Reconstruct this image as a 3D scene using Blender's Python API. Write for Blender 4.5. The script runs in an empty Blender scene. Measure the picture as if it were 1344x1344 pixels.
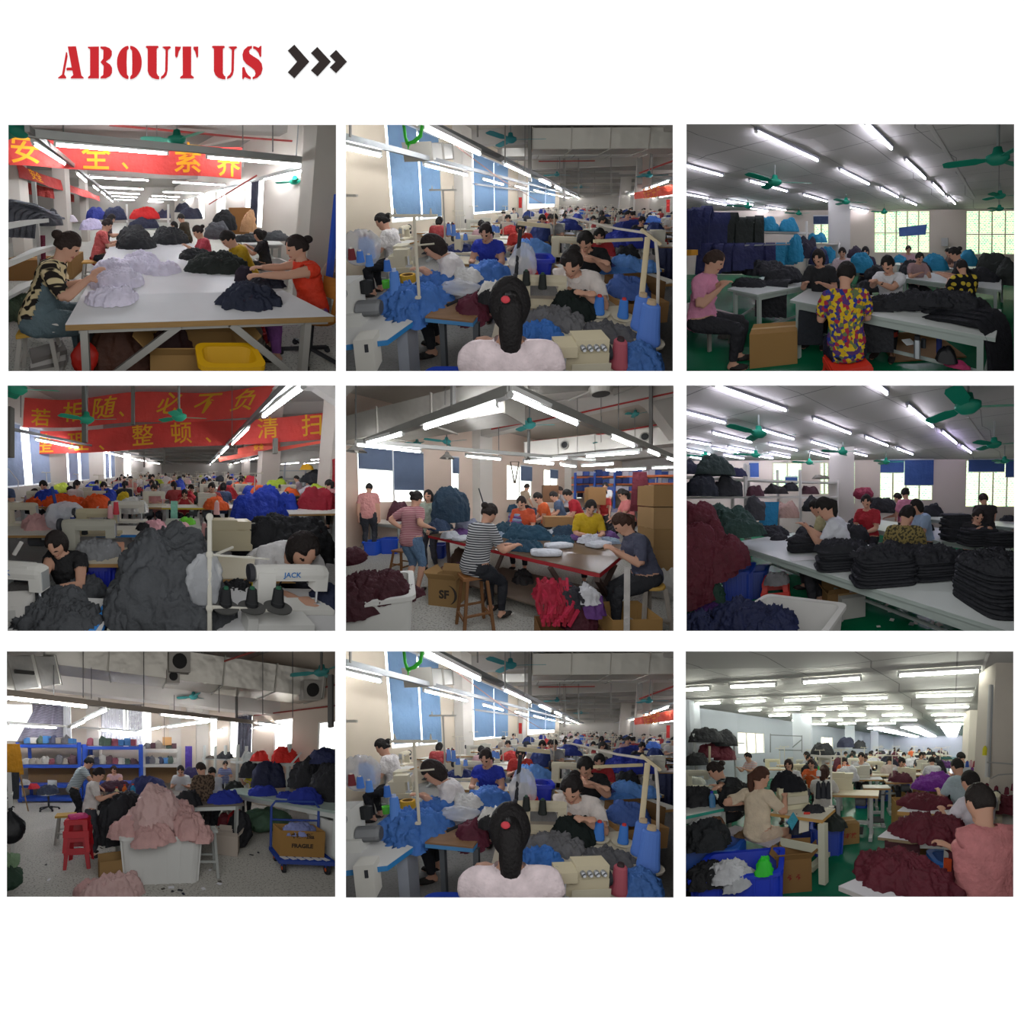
import bpy,bmesh,math,random
import numpy as np
from mathutils import Vector,noise as mnoise
SC=bpy.context.scene
COL=SC.collection
# ---------------------------------------------------------------- camera, light, exposure
UNIT=0.01 # one page pixel is 1 cm of the display board
FOCAL=340.0 # station distance of every box, in page pixels
RECESS=0.55 # depth of the black baffle added behind the board to stop sun spill
KX,KD,ZN=FOCAL*UNIT,1.7,0.8
LAMP,DAY=62.0,4.0 # radiance of the tubes and of the daylight in the windows
cam=bpy.data.cameras.new('camera');cam.type='ORTHO';cam.ortho_scale=13.44
cam.clip_end=100
camo=bpy.data.objects.new('camera',cam);camo.location=(0,-14,0)
camo.rotation_euler=(math.pi/2,0,0);COL.objects.link(camo);SC.camera=camo
W=bpy.data.worlds.new('world');SC.world=W;W.use_nodes=True
W.node_tree.nodes['Background'].inputs[0].default_value=(1,1,1,1)
W.node_tree.nodes['Background'].inputs[1].default_value=0.85
board_sun=bpy.data.lights.new('board_sun','SUN');board_sun.energy=4.0;board_sun.angle=math.radians(0.5)  # grazing light added only to bring the board up to white
suno=bpy.data.objects.new('board_sun',board_sun);suno.rotation_euler=(math.radians(10),0,0);suno.location=(0,-5,12)
COL.objects.link(suno)
vs=SC.view_settings
SC.display_settings.display_device='sRGB'
vs.view_transform='Standard';vs.look='None';vs.gamma=1;vs.use_curve_mapping=False
vs.exposure=0.0
SC.cycles.use_denoising=True
SC.cycles.max_bounces=6;SC.cycles.diffuse_bounces=3;SC.cycles.glossy_bounces=2
SC.cycles.transmission_bounces=2;SC.cycles.transparent_max_bounces=6
SC.cycles.sample_clamp_indirect=4.0;SC.cycles.caustics_reflective=False;SC.cycles.caustics_refractive=False

# ---------------------------------------------------------------- materials
def lin(h):
 h=h.lstrip('#');o=[]
 for i in(0,2,4):
  c=int(h[i:i+2],16)/255
  o.append(c/12.92 if c<.04045 else((c+.055)/1.055)**2.4)
 return(*o,1)
_M={}
def M(h,kind='plain',rough=.6,h2=None,s=1.0,e=1.0):
 key=(h,kind,rough,h2,s,e)
 if key in _M:return _M[key]
 m=bpy.data.materials.new(kind+'_'+h.strip('#'));m.use_nodes=True
 nt=m.node_tree;N=nt.nodes;L=nt.links;b=N['Principled BSDF']
 c=lin(h);c2=lin(h2)if h2 else None
 b.inputs['Base Color'].default_value=c;b.inputs['Roughness'].default_value=rough
 b.inputs['Specular IOR Level'].default_value=.3
 def node(t,**k):
  n=N.new(t)
  for a,v in k.items():n.inputs[a.replace('_',' ')].default_value=v
  return n
 def uv():
  n=N.new('ShaderNodeUVMap');n.uv_map='room';return n.outputs[0]
 def objc():
  return N.new('ShaderNodeTexCoord').outputs['Object']
 def mix(fac,a,bb):
  n=N.new('ShaderNodeMix');n.data_type='RGBA'
  L.new(fac,n.inputs[0]);n.inputs[6].default_value=a;n.inputs[7].default_value=bb
  return n.outputs[2]
 def ramp(sock,p0,p1):
  r=N.new('ShaderNodeValToRGB');L.new(sock,r.inputs[0])
  r.color_ramp.elements[0].position=p0;r.color_ramp.elements[1].position=p1
  return r.outputs[0]
 def scl(c,k):return(*[min(1,x*k)for x in c[:3]],1)
 def noise(vec,sc,det=2):
  n=node('ShaderNodeTexNoise',Scale=sc,Detail=det);L.new(vec,n.inputs['Vector']);return n.outputs[0]
 def bump(h_,st,d=.02):
  n=node('ShaderNodeBump',Strength=st,Distance=d);L.new(h_,n.inputs['Height']);L.new(n.outputs[0],b.inputs['Normal'])
 if kind=='plain':
  L.new(mix(noise(objc(),3*s),scl(c,.93),scl(c,1.05)),b.inputs['Base Color'])
 elif kind=='paper':
  L.new(mix(noise(objc(),3*s),scl(c,.985),c),b.inputs['Base Color'])
 elif kind=='cloth':
  v=objc();n1=noise(v,5*s,3)
  L.new(mix(ramp(n1,.3,.7),scl(c,.84),scl(c,1.14)),b.inputs['Base Color'])
  bump(noise(v,14*s,4),.6,.05);b.inputs['Roughness'].default_value=.85
  b.inputs['Specular IOR Level'].default_value=.35;b.inputs['Roughness'].default_value=.62
 elif kind=='metal':
  b.inputs['Metallic'].default_value=.75
  L.new(mix(noise(objc(),4*s),scl(c,.85),scl(c,1.1)),b.inputs['Base Color'])
 elif kind=='emit':
  b.inputs['Emission Color'].default_value=c;b.inputs['Emission Strength'].default_value=e
 elif kind=='wood':
  v=N.new('ShaderNodeMapping');v.inputs['Scale'].default_value=(2,2,14);L.new(objc(),v.inputs[0])
  L.new(mix(noise(v.outputs[0],3*s,4),scl(c,.75),scl(c,1.15)),b.inputs['Base Color'])
 elif kind=='speckle':
  u=uv();n1=ramp(noise(u,42*s,2),.55,.62);n2=noise(u,1.3,2)
  a=mix(n2,scl(c,.88),scl(c,1.08))
  n=N.new('ShaderNodeMix');n.data_type='RGBA';L.new(n1,n.inputs[0]);L.new(a,n.inputs[6]);n.inputs[7].default_value=c2 or scl(c,.5)
  L.new(n.outputs[2],b.inputs['Base Color'])
 elif kind=='tile': # ceiling boards or floor tiles with joints; h2 is the joint
  k=N.new('ShaderNodeTexBrick');k.offset=0;L.new(uv(),k.inputs['Vector'])
  k.inputs['Color1'].default_value=c;k.inputs['Color2'].default_value=scl(c,.95)
  k.inputs['Mortar'].default_value=c2 or scl(c,.5);k.inputs['Scale'].default_value=s
  k.inputs['Mortar Size'].default_value=.01;k.inputs['Brick Width'].default_value=1;k.inputs['Row Height'].default_value=1
  L.new(k.outputs[0],b.inputs['Base Color'])
 elif kind=='stripe': # horizontal stripes on a garment
  w=node('ShaderNodeTexWave',Scale=s);w.bands_direction='Y';L.new(uv(),w.inputs['Vector'])
  L.new(mix(ramp(w.outputs[0],.4,.6),c,c2),b.inputs['Base Color']);b.inputs['Roughness'].default_value=.85
 elif kind=='blotch': # animal print, camouflage
  L.new(mix(ramp(noise(uv(),13*s,1),.5,.55),c,c2),b.inputs['Base Color']);b.inputs['Roughness'].default_value=.85
 elif kind=='dots':
  w=node('ShaderNodeTexVoronoi',Scale=7*s,Randomness=.35);L.new(uv(),w.inputs['Vector'])
  r=N.new('ShaderNodeValToRGB');r.color_ramp.interpolation='CONSTANT';L.new(w.outputs['Distance'],r.inputs[0])
  r.color_ramp.elements[0].color=c2;r.color_ramp.elements[1].color=c;r.color_ramp.elements[1].position=.36
  L.new(r.outputs[0],b.inputs['Base Color']);b.inputs['Roughness'].default_value=.85
 elif kind=='floral': # many-coloured blossom print
  w=node('ShaderNodeTexVoronoi',Scale=16*s);L.new(uv(),w.inputs['Vector'])
  x=N.new('ShaderNodeSeparateColor');L.new(w.outputs['Color'],x.inputs[0])
  r=N.new('ShaderNodeValToRGB');r.color_ramp.interpolation='CONSTANT';L.new(x.outputs[0],r.inputs[0])
  cs=[c,c2,lin('#d8b020'),lin('#2a3a90'),lin('#a83048'),lin('#6a7a50')]
  for i in range(2,6):r.color_ramp.elements.new(i/6)
  for i,q in enumerate(cs):r.color_ramp.elements[i].position=i/6;r.color_ramp.elements[i].color=q
  L.new(r.outputs[0],b.inputs['Base Color']);b.inputs['Roughness'].default_value=.85
 elif kind=='check':
  k=node('ShaderNodeTexChecker',Scale=s);L.new(uv(),k.inputs[0]);k.inputs[1].default_value=c;k.inputs[2].default_value=c2
  L.new(k.outputs[0],b.inputs['Base Color']);b.inputs['Roughness'].default_value=.85
 elif kind=='netting': # daylight coming through scaffold netting
  u=uv();k=N.new('ShaderNodeTexBrick');L.new(u,k.inputs['Vector']);k.inputs['Scale'].default_value=3*s
  k.inputs['Color1'].default_value=c;k.inputs['Color2'].default_value=c2;k.inputs['Mortar'].default_value=lin('#fffbe6')
  k.inputs['Mortar Size'].default_value=.05
  L.new(k.outputs[0],b.inputs['Emission Color']);b.inputs['Emission Strength'].default_value=e
 elif kind=='film': # clear plastic bag
  b.inputs['Alpha'].default_value=e;b.inputs['Roughness'].default_value=.25
  bump(noise(objc(),9,3),.8,.05)
 elif kind=='foil':
  b.inputs['Metallic'].default_value=.85;b.inputs['Roughness'].default_value=.42
  bump(noise(objc(),3*s,3),.5,.08)
 _M[key]=m
 return m

# ---------------------------------------------------------------- shapes gathered in a part
def rotz(v,a):
 a=math.radians(a);c,s=math.cos(a),math.sin(a)
 return(v[0]*c-v[1]*s,v[0]*s+v[1]*c,v[2])
def unit(v):
 n=np.linalg.norm(v);return v/n if n>1e-9 else v
class Part:
 def __init__(s,name,mats,par=None,smooth=False,uv=None,label=None):
  s.name,s.par,s.smooth,s.uv,s.label=name,par,smooth,uv,label
  s.mats=mats if isinstance(mats,(list,tuple))else[mats]
  s.V,s.F,s.I,s.cur,s.stuff=[],[],[],0,False
 def add(s,V,F,I=None):
  n=len(s.V);s.V.extend([tuple(v)for v in V])
  s.F.extend([tuple(i+n for i in f)for f in F])
  s.I.extend(I if I is not None else[s.cur]*len(F));return s
 def box(s,x0,y0,z0,x1,y1,z1):
  V=[(x0,y0,z0),(x1,y0,z0),(x1,y1,z0),(x0,y1,z0),(x0,y0,z1),(x1,y0,z1),(x1,y1,z1),(x0,y1,z1)]
  return s.add(V,[(3,2,1,0),(4,5,6,7),(0,1,5,4),(1,2,6,5),(2,3,7,6),(3,0,4,7)])
 def cbox(s,c,d,rz=0,rx=0,ry=0):
  V=[]
  for z in(-1,1):
   for x,y in((-1,-1),(1,-1),(1,1),(-1,1)):
    p=[x*d[0]/2,y*d[1]/2,z*d[2]/2]
    if rx:a=math.radians(rx);p[1],p[2]=p[1]*math.cos(a)-p[2]*math.sin(a),p[1]*math.sin(a)+p[2]*math.cos(a)
    if ry:a=math.radians(ry);p[0],p[2]=p[0]*math.cos(a)+p[2]*math.sin(a),-p[0]*math.sin(a)+p[2]*math.cos(a)
    p=rotz(p,rz);V.append((p[0]+c[0],p[1]+c[1],p[2]+c[2]))
  return s.add(V,[(3,2,1,0),(4,5,6,7),(0,1,5,4),(1,2,6,5),(2,3,7,6),(3,0,4,7)])
 def tube(s,pts,r,n=8,flat=1.0):
  P=[np.array(p,float)for p in pts];m=len(P)
  R=r if isinstance(r,(list,tuple))else[r]*m
  T=[unit(P[min(i+1,m-1)]-P[max(i-1,0)])for i in range(m)]
  a=np.array((0,0,1.))if abs(T[0][2])<.9 else np.array((1.,0,0))
  V=[]
  for i in range(m):
   a=unit(a-T[i]*a.dot(T[i]));b=np.cross(T[i],a)
   for k in range(n):
    t=2*math.pi*k/n
    V.append(P[i]+R[i]*(math.cos(t)*a*flat+math.sin(t)*b))
  F=[(i*n+k,i*n+(k+1)%n,(i+1)*n+(k+1)%n,(i+1)*n+k)for i in range(m-1)for k in range(n)]
  F+=[tuple(range(n-1,-1,-1)),tuple(range((m-1)*n,m*n))]
  return s.add(V,F)
 def bar(s,a,b,w,h=None):
  """square bar from a to b, h measured upwards"""
  a,b=np.array(a,float),np.array(b,float);t=unit(b-a);h=h or w
  up=np.array((0,0,1.))if abs(t[2])<.95 else np.array((0,1.,0))
  x=unit(np.cross(t,up));u=np.cross(x,t);V=[]
  for q in(a,b):
   for i,j in((-1,-1),(1,-1),(1,1),(-1,1)):V.append(q+x*i*w/2+u*j*h/2)
  return s.add(V,[(3,2,1,0),(4,5,6,7),(0,1,5,4),(1,2,6,5),(2,3,7,6),(3,0,4,7)])
 def lathe(s,prof,c=(0,0,0),n=16,ax='z',cap=True):
  V=[]
  for r,z in prof:
   for k in range(n):
    t=2*math.pi*k/n;x,y=r*math.cos(t),r*math.sin(t)
    q={'z':(x,y,z),'x':(z,x,y),'y':(y,z,x)}[ax]
    V.append((q[0]+c[0],q[1]+c[1],q[2]+c[2]))
  m=len(prof)
  F=[(i*n+k,i*n+(k+1)%n,(i+1)*n+(k+1)%n,(i+1)*n+k)for i in range(m-1)for k in range(n)]
  if cap:F+=[tuple(range(n-1,-1,-1)),tuple(range((m-1)*n,m*n))]
  return s.add(V,F)
 def ball(s,c,r,n=12,m=8,f=None):
  V,F=[],[]
  for i in range(m+1):
   p=math.pi*i/m
   for k in range(n):
    t=2*math.pi*k/n
    d=(math.sin(p)*math.cos(t),math.sin(p)*math.sin(t),-math.cos(p))
    q=(d[0]*r[0],d[1]*r[1],d[2]*r[2])
    if f:q=f(d,q)
    V.append((c[0]+q[0],c[1]+q[1],c[2]+q[2]))
  for i in range(m):
   for k in range(n):F.append((i*n+k,i*n+(k+1)%n,(i+1)*n+(k+1)%n,(i+1)*n+k))
  return s.add(V,F)
 def grid(s,fn,nu,nv,wrap=False):
  V=[fn(i/nu,j/nv)for i in range(nu+1)for j in range(nv+1)]
  w=nv+1
  return s.add(V,[(i*w+j,(i+1)*w+j,(i+1)*w+j+1,i*w+j+1)for i in range(nu)for j in range(nv)])
 def poly(s,pts,z0,z1):
  """vertical prism over a floor polygon (counter-clockwise)"""
  n=len(pts);V=[(*p[:2],z0)for p in pts]+[(*p[:2],z1)for p in pts]
  F=[tuple(range(n-1,-1,-1)),tuple(range(n,2*n))]+[(i,(i+1)%n,n+(i+1)%n,n+i)for i in range(n)]
  return s.add(V,F)
 def solid(s,front,d):
  """flat outline (any plane) given a thickness d (vector)"""
  n=len(front);V=list(front)+[tuple(np.array(p)+np.array(d))for p in front]
  F=[tuple(range(n)),tuple(range(2*n-1,n-1,-1))]+[(i,n+i,n+(i+1)%n,(i+1)%n)for i in range(n)]
  return s.add(V,F)

# ---------------------------------------------------------------- the nine boxes
class Room:
 """One shadow box of the display: a room in metres seen from its own station point and set into
    the board as a forced-perspective relief, the way a stage set or a diorama is built."""
 def __init__(s,x0,y0,x1,y1,crop,vp,hc,phrase,roll=0):
  s.x0,s.y0,s.x1,s.y1,s.crop,s.phrase=x0,y0,x1,y1,crop,phrase
  s.cx,s.cy=(x0+x1)/2,(y0+y1)/2
  vx,vy=crop[0]+vp[0]/3.0545,crop[1]+vp[1]/3.0545
  p=math.atan((s.cy-vy)/FOCAL);psi=math.atan(-(vx-s.cx)/FOCAL*math.cos(p))
  s.p,s.psi=p,psi
  s.F=np.array((math.sin(psi)*math.cos(p),math.cos(psi)*math.cos(p),-math.sin(p)))
  s.R=np.array((math.cos(psi),-math.sin(psi),0));s.U=np.cross(s.R,s.F)
  s.C=np.array((0,0,hc));s.hc=hc;s.glow=1.0
  s.rnd=random.Random(int(x0*7+y0))
  s.face=-math.degrees(psi) # rz of a thing that looks the way the station looks
 def ray(s,u,v):
  x=(s.crop[0]+u/3.0545-s.cx)/FOCAL;y=-(s.crop[1]+v/3.0545-s.cy)/FOCAL
  return s.F+x*s.R+y*s.U
 def at(s,u,v,z):return s.C+s.ray(u,v)*z
 def on(s,u,v,h=0.0):
  d=s.ray(u,v);return s.C+d*((h-s.hc)/d[2])
 def wy(s,u,v,Y):
  d=s.ray(u,v);return s.C+d*(Y/d[1])
 def wx(s,u,v,X):
  d=s.ray(u,v);return s.C+d*(X/d[0])
 def cam(s,P):
  d=P-s.C;return np.stack([d@s.R,d@s.F,d@s.U],1)
 def world(s,c):
  z=np.maximum(c[:,1],.05);o=np.empty_like(c)
  o[:,0]=(s.cx-672)*UNIT+KX*c[:,0]/z
  o[:,2]=(672-s.cy)*UNIT+KX*c[:,2]/z
  o[:,1]=RECESS+KD*np.log(z/ZN)
  return o
 def lim(s,m=.03):
  return((s.x0-672)*UNIT-m,(s.x1-672)*UNIT+m,(672-s.y1)*UNIT-m,(672-s.y0)*UNIT+m)
 def mesh(s,part,T):
  V=T(np.array(part.V,float));c=s.cam(V);zmin=c[:,1].min()
  if c[:,1].max()<ZN:return None
  F=part.F;uv=None
  if part.uv:
   B=np.array(part.V,float)if part.uv[0]=='l' else V
   if part.uv[1:]=='wall':
    uv=np.stack([B[:,0]+B[:,1],B[:,2]],1)
   else:
    uv=B[:,['xyz'.index(q)for q in part.uv[1:]]]
  lo=s.lim()
  me=bpy.data.meshes.new(part.name)
  # does it need cutting or refining
  need=zmin<ZN
  if not need:
   w=s.world(c)
   if w[:,0].max()<lo[0]or w[:,0].min()>lo[1]or w[:,2].max()<lo[2]or w[:,2].min()>lo[3]:
    bpy.data.meshes.remove(me);return None
   cut=w[:,0].min()<lo[0]or w[:,0].max()>lo[1]or w[:,2].min()<lo[2]or w[:,2].max()>lo[3]
   lz=np.log(c[:,1])
   need=cut or any(abs(lz[f[i]]-lz[f[i-1]])>.22 for f in F for i in range(len(f)))
  if not need:
   me.from_pydata(w.tolist(),[],F)
   if uv is not None:s.setuv(me,uv)
   me.polygons.foreach_set('material_index',part.I)
  else:
   bm=bmesh.new();vs_=[bm.verts.new(q)for q in c];ul=bm.loops.layers.uv.new('room')if uv is not None else None
   for f,mi in zip(F,part.I):
    try:bf=bm.faces.new([vs_[i]for i in f])
    except ValueError:continue
    bf.material_index=mi
    if ul:
     for lp,i in zip(bf.loops,f):lp[ul].uv=uv[i]
   def bis(co,no):
    bmesh.ops.bisect_plane(bm,geom=bm.verts[:]+bm.edges[:]+bm.faces[:],dist=1e-6,plane_co=co,plane_no=no,clear_outer=True)
   if zmin<ZN:bis((0,ZN,0),(0,-1,0))
   # the four planes of the box opening, seen from the station point
   for i,(lv,sg)in enumerate(zip(lo,(-1,1,-1,1))):
    t=(lv-((s.cx-672)if i<2 else(672-s.cy))*UNIT)/KX
    no=Vector((1,-t,0))if i<2 else Vector((0,-t,1))
    bis((0,0,0),no*sg)
   if not bm.faces:bm.free();bpy.data.meshes.remove(me);return None
   for _ in range(6):
    es=[e for e in bm.edges if abs(math.log(max(e.verts[0].co.y,.1)/max(e.verts[1].co.y,.1)))>.3]
    if not es or len(bm.edges)>30000:break
    bmesh.ops.subdivide_edges(bm,edges=es,cuts=1,use_grid_fill=True)
   bmesh.ops.triangulate(bm,faces=[f for f in bm.faces if len(f.verts)>4])
   a=s.world(np.array([v.co[:]for v in bm.verts]))
   for v,q in zip(bm.verts,a):v.co=q
   bm.to_mesh(me);bm.free()
  if part.smooth:me.polygons.foreach_set('use_smooth',[True]*len(me.polygons))
  for m in part.mats:me.materials.append(m)
  return me
 def setuv(s,me,uv):
  ly=me.uv_layers.new(name='room');idx=np.empty(len(me.loops),int);me.loops.foreach_get('vertex_index',idx)
  ly.data.foreach_set('uv',uv[idx].astype(np.float32).ravel())

class Thing:
 def __init__(s,R,name,label,cat=None,loc=(0,0,0),rz=0,sc=1.0,group=None,kind=None):
  s.R,s.name,s.label,s.cat,s.loc,s.rz,s.sc,s.group,s.kind=R,name,label,cat,np.array(loc,float),math.radians(rz),sc,group,kind
  s.parts=[]
 def part(s,name,mats,par=None,**k):
  p=Part(name,mats,par,**k);s.parts.append(p);return p
 def T(s,V):
  c,n=math.cos(s.rz),math.sin(s.rz);V=V*s.sc
  return np.stack([V[:,0]*c-V[:,1]*n,V[:,0]*n+V[:,1]*c,V[:,2]],1)+s.loc
 def done(s):
  got=[]
  for p in s.parts:
   if not p.F:continue
   me=s.R.mesh(p,s.T)
   if me:got.append((p,me))
  if not got:return None
  def props(o):
   if s.kind:o['kind']=s.kind
   if s.label:
    tx=s.label.replace('@','in the '+s.R.phrase)
    o['label']=tx if len(tx.split())<=16 else s.label.replace(' @',', '+s.R.phrase)
   if s.cat:o['category']=s.cat
   if s.group:o['group']=s.group.replace('@','in the '+s.R.phrase)
  def org(me):
   n=len(me.vertices);a=np.empty(n*3);me.vertices.foreach_get('co',a);return a.reshape(n,3)
  if len(s.parts)==1:
   p,me=got[0];a=org(me);b=(a.min(0)+a.max(0))/2;b[2]=a[:,2].min()
   me.vertices.foreach_set('co',(a-b).ravel());me.name=s.name
   o=bpy.data.objects.new(s.name,me);o.location=b;COL.objects.link(o);props(o)
   if p.stuff:o['kind']='stuff'
   return o
  al=[org(m)for _,m in got];lo=np.min([a.min(0)for a in al],0);hi=np.max([a.max(0)for a in al],0)
  b=(lo+hi)/2;b[2]=lo[2]
  root=bpy.data.objects.new(s.name,None);root.empty_display_size=.1;root.location=b;COL.objects.link(root);props(root)
  made={}
  for(p,me),a in zip(got,al):
   me.vertices.foreach_set('co',(a-b).ravel())
   o=bpy.data.objects.new(p.name,me);COL.objects.link(o)
   o.parent=made.get(id(p.par),root);made[id(p)]=o
   if p.label:o['label']=p.label
   if p.stuff:o['kind']='stuff'
  return root

def one(R,name,label,cat,mats,group=None,loc=(0,0,0),rz=0,sc=1.,kind=None,smooth=False,uv=None):
 """a thing that is a single mesh: returns (thing, part)"""
 t=Thing(R,name,label,cat,loc,rz,sc,group,kind)
 return t,t.part(name,mats,smooth=smooth,uv=uv)
# ---------------------------------------------------------------- writing
def glyphs(body,size,bold=0.0):
 c=bpy.data.curves.new('writing','FONT');c.body=body;c.size=size;c.align_x='CENTER';c.align_y='CENTER';c.offset=bold
 c.resolution_u=3
 o=bpy.data.objects.new('writing',c);COL.objects.link(o)
 me=o.evaluated_get(bpy.context.evaluated_depsgraph_get()).to_mesh()
 V=[tuple(v.co)for v in me.vertices];F=[tuple(p.vertices)for p in me.polygons]
 bpy.data.objects.remove(o);bpy.data.curves.remove(c)
 return V,F
def write(part,body,size,fn,bold=0.0):
 V,F=glyphs(body,size,bold)
 part.add([fn(x,y)for x,y,_ in V],F)

# ---------------------------------------------------------------- people
SKIN='#cf9f86';HAIR='#17120f'
def ik(a,t,l1,l2,pole):
 a,t,pole=np.array(a,float),np.array(t,float),np.array(pole,float)
 d=t-a;L=np.linalg.norm(d);L2=min(L,(l1+l2)*.995);d=d/max(L,1e-6);t=a+d*L2
 x=(l1*l1-l2*l2+L2*L2)/(2*L2);h=math.sqrt(max(l1*l1-x*x,0))
 q=pole-d*pole.dot(d);q=unit(q)
 return a+d*x+q*h,t
def person(R,label,p,rz=0,sit=None,lean=12,head=(25,0),hands=None,hair=('bob',HAIR),top='#ffffff',sleeve=.75,
  bot='#1b1c22',leg=.95,skin=SKIN,sc=1.0,vox=.022,fat=1.0,shoe='#2a2624',feet=None,topm=None,extra=None,tags=None,skirt=0,group=None):
 """rz 0 looks along +Y; hands and feet are local targets (x to the person's right hand side, y forward, z up)."""
 t=Thing(R,'person',label,'person',p,rz,sc,group)
 # the hip height follows from the seat
 hz=(sit+.09)if sit is not None else .86
 l=math.radians(lean);u=np.array((0,math.sin(l),math.cos(l)));f=np.array((0,math.cos(l),-math.sin(l)));X=np.array((1.,0,0))
 P0=np.array((0,0,hz));sp=lambda k:P0+u*k
 S=Part('s',None)
 rings=[(-.09,.10,.085),(-.05,.165,.115),(.02,.172,.12),(.10,.155,.112),(.19,.14,.105),(.30,.155,.115),(.39,.165,.112),(.455,.14,.09),(.495,.075,.065),(.52,.05,.05),(.60,.047,.047)]
 n=20;V=[]
 for k,a,b in rings:
  g=fat if k<.45 else 1
  for i in range(n):
   w=2*math.pi*i/n
   V.append(sp(k)+X*math.cos(w)*a*g+f*(math.sin(w)*b*g+(.03 if k>.48 else 0)+(.012 if .25<k<.4 else 0)))
 m=len(rings)
 S.add(V,[(i*n+k,i*n+(k+1)%n,(i+1)*n+(k+1)%n,(i+1)*n+k)for i in range(m-1)for k in range(n)]+[tuple(range(n-1,-1,-1)),tuple(range((m-1)*n,m*n))])
 caps=[('torso',sp(-.05),sp(.15),.14),('torso',sp(.15),sp(.45),.13),('neck',sp(.50),sp(.62)+f*.03,.05)]
 # head
 hp=math.radians(lean*.7+head[0]);hy=math.radians(head[1])
 hf=np.array((math.sin(-hy)*math.cos(hp),math.cos(hy)*math.cos(hp),-math.sin(hp)))
 hx=unit(np.cross(hf,np.array((0,0,1.))));hu=np.cross(hx,hf)
 hc=sp(.572)+f*.042+hu*.085
 H=lambda x,y,z:hc+hx*x+hf*y+hu*z
 def hs(d,q):
  x,y,z=d;w=1.0
  if z<0:w=1-.28*(-z)**1.3
  return H(x*.076*w,y*.097*(1-.12*max(0,-z)*(y<0)),z*.118)
 hb=Part('h',None);hb.ball((0,0,0),(1,1,1),20,14,hs);S.add(hb.V,hb.F)
 for q,r in(((0,.100,-.022),(.013,.016,.014)),((0,.094,0),(.010,.012,.022)),((0,.078,-.098),(.026,.022,.018)),((.078,-.005,-.01),(.010,.020,.030)),((-.078,-.005,-.01),(.010,.020,.030)),((0,.090,-.062),(.022,.012,.010))):
  b=Part('b',None);b.ball((0,0,0),(1,1,1),10,6,lambda d,_,q=q,r=r:H(q[0]+d[0]*r[0],q[1]+d[1]*r[1],q[2]+d[2]*r[2]));S.add(b.V,b.F)
 caps.append(('head',hc-hu*.04,hc+hu*.04,.09))
 # arms and hands
 if hands is None:hands=((.24,.06,hz-.10),(-.24,.06,hz-.10))
 for sd,tgt in((1,hands[0]),(-1,hands[1])):
  sh=sp(.445)+X*sd*.165
  el,wr=ik(sh,tgt,.27,.25,np.array((sd*.5,-.6,-.7)))
  S.tube([sp(.45)+X*sd*.07,sh,sh+(el-sh)*.25,sh+(el-sh)*.6,el],[.065,.062,.056,.048,.040],10)
  S.tube([el,el+(wr-el)*.3,el+(wr-el)*.7,wr],[.041,.043,.034,.027],10)
  d=unit(wr-el);nn=unit(np.array((0,0,-1.))+np.array((-sd*.25,0,0))-d*(np.array((-sd*.25,0,-1.)).dot(d)));la=np.cross(d,nn)
  S.tube([wr-d*.01,wr+d*.04,wr+d*.085],[.026,.037,.036],10,.5)
  for i in range(4):
   o=wr+d*.075+la*(i-1.5)*.021;k=(.9,1.05,1,.8)[i]
   S.tube([o,o+d*.035*k,o+d*.058*k+nn*.018,o+d*.062*k+nn*.042],[.0105,.0100,.0095,.008],6)
  ts=la if np.dot(la,X*-sd)>0 else-la
  S.tube([wr+d*.02+ts*.015,wr+d*.05+ts*.048,wr+d*.082+ts*.05+nn*.02],[.014,.012,.009],6)
  caps+=[('arm',sh,el,.05),('fore',el,wr,.04),('hand',wr,wr+d*.15,.03)]
 # legs
 if feet is None:feet=((.11,.34,.07),(-.11,.36,.07))if sit is not None else((.10,.02,.07),(-.10,-.02,.07))
 ankles=[]
 for sd,tgt in((1,feet[0]),(-1,feet[1])):
  hp_=P0+X*sd*.09-np.array((0,0,.02))
  kn,an=ik(hp_,tgt,.42,.40,np.array((sd*.15,1,.6))if sit is not None else np.array((0,1,0)))
  S.tube([hp_-X*sd*.02,hp_+(kn-hp_)*.3,hp_+(kn-hp_)*.7,kn],[.095*fat,.088*fat,.068,.056],12)
  S.tube([kn,kn+(an-kn)*.3,kn+(an-kn)*.7,an],[.056,.058,.042,.034],12)
  fd=np.array((sd*.12,1,0));fd /= np.linalg.norm(fd)
  S.tube([an-fd*.05-(0,0,.03),an+fd*.03-(0,0,.03),an+fd*.12-(0,0,.045),an+fd*.17-(0,0,.05)],[.030,.038,.034,.018],8)
  caps+=[('thigh',hp_,kn,.08),('calf',kn,an,.05),('foot',an-(0,0,.03),an+fd*.16-(0,0,.05),.035)];ankles.append((an,fd))
 # one continuous skin over the whole figure
 me=bpy.data.meshes.new('tmp');me.from_pydata([tuple(v)for v in S.V],[],S.F);o=bpy.data.objects.new('tmp',me);COL.objects.link(o)
 md=o.modifiers.new('r','REMESH');md.mode='VOXEL';md.voxel_size=vox
 sm=o.modifiers.new('s','SMOOTH');sm.factor=.5;sm.iterations=2
 e=o.evaluated_get(bpy.context.evaluated_depsgraph_get());em=e.to_mesh();nv=len(em.vertices)
 A=np.empty(nv*3);em.vertices.foreach_get('co',A);A=A.reshape(nv,3);Nn=np.empty(nv*3);em.vertices.foreach_get('normal',Nn);Nn=Nn.reshape(nv,3)
 F=[tuple(q.vertices)for q in em.polygons]
 bpy.data.objects.remove(o);bpy.data.meshes.remove(me)
 names=['torso','neck','head','arm','fore','hand','thigh','calf','foot']
 best=np.full(nv,1e9);reg=np.zeros(nv,int);par=np.zeros(nv)
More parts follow.
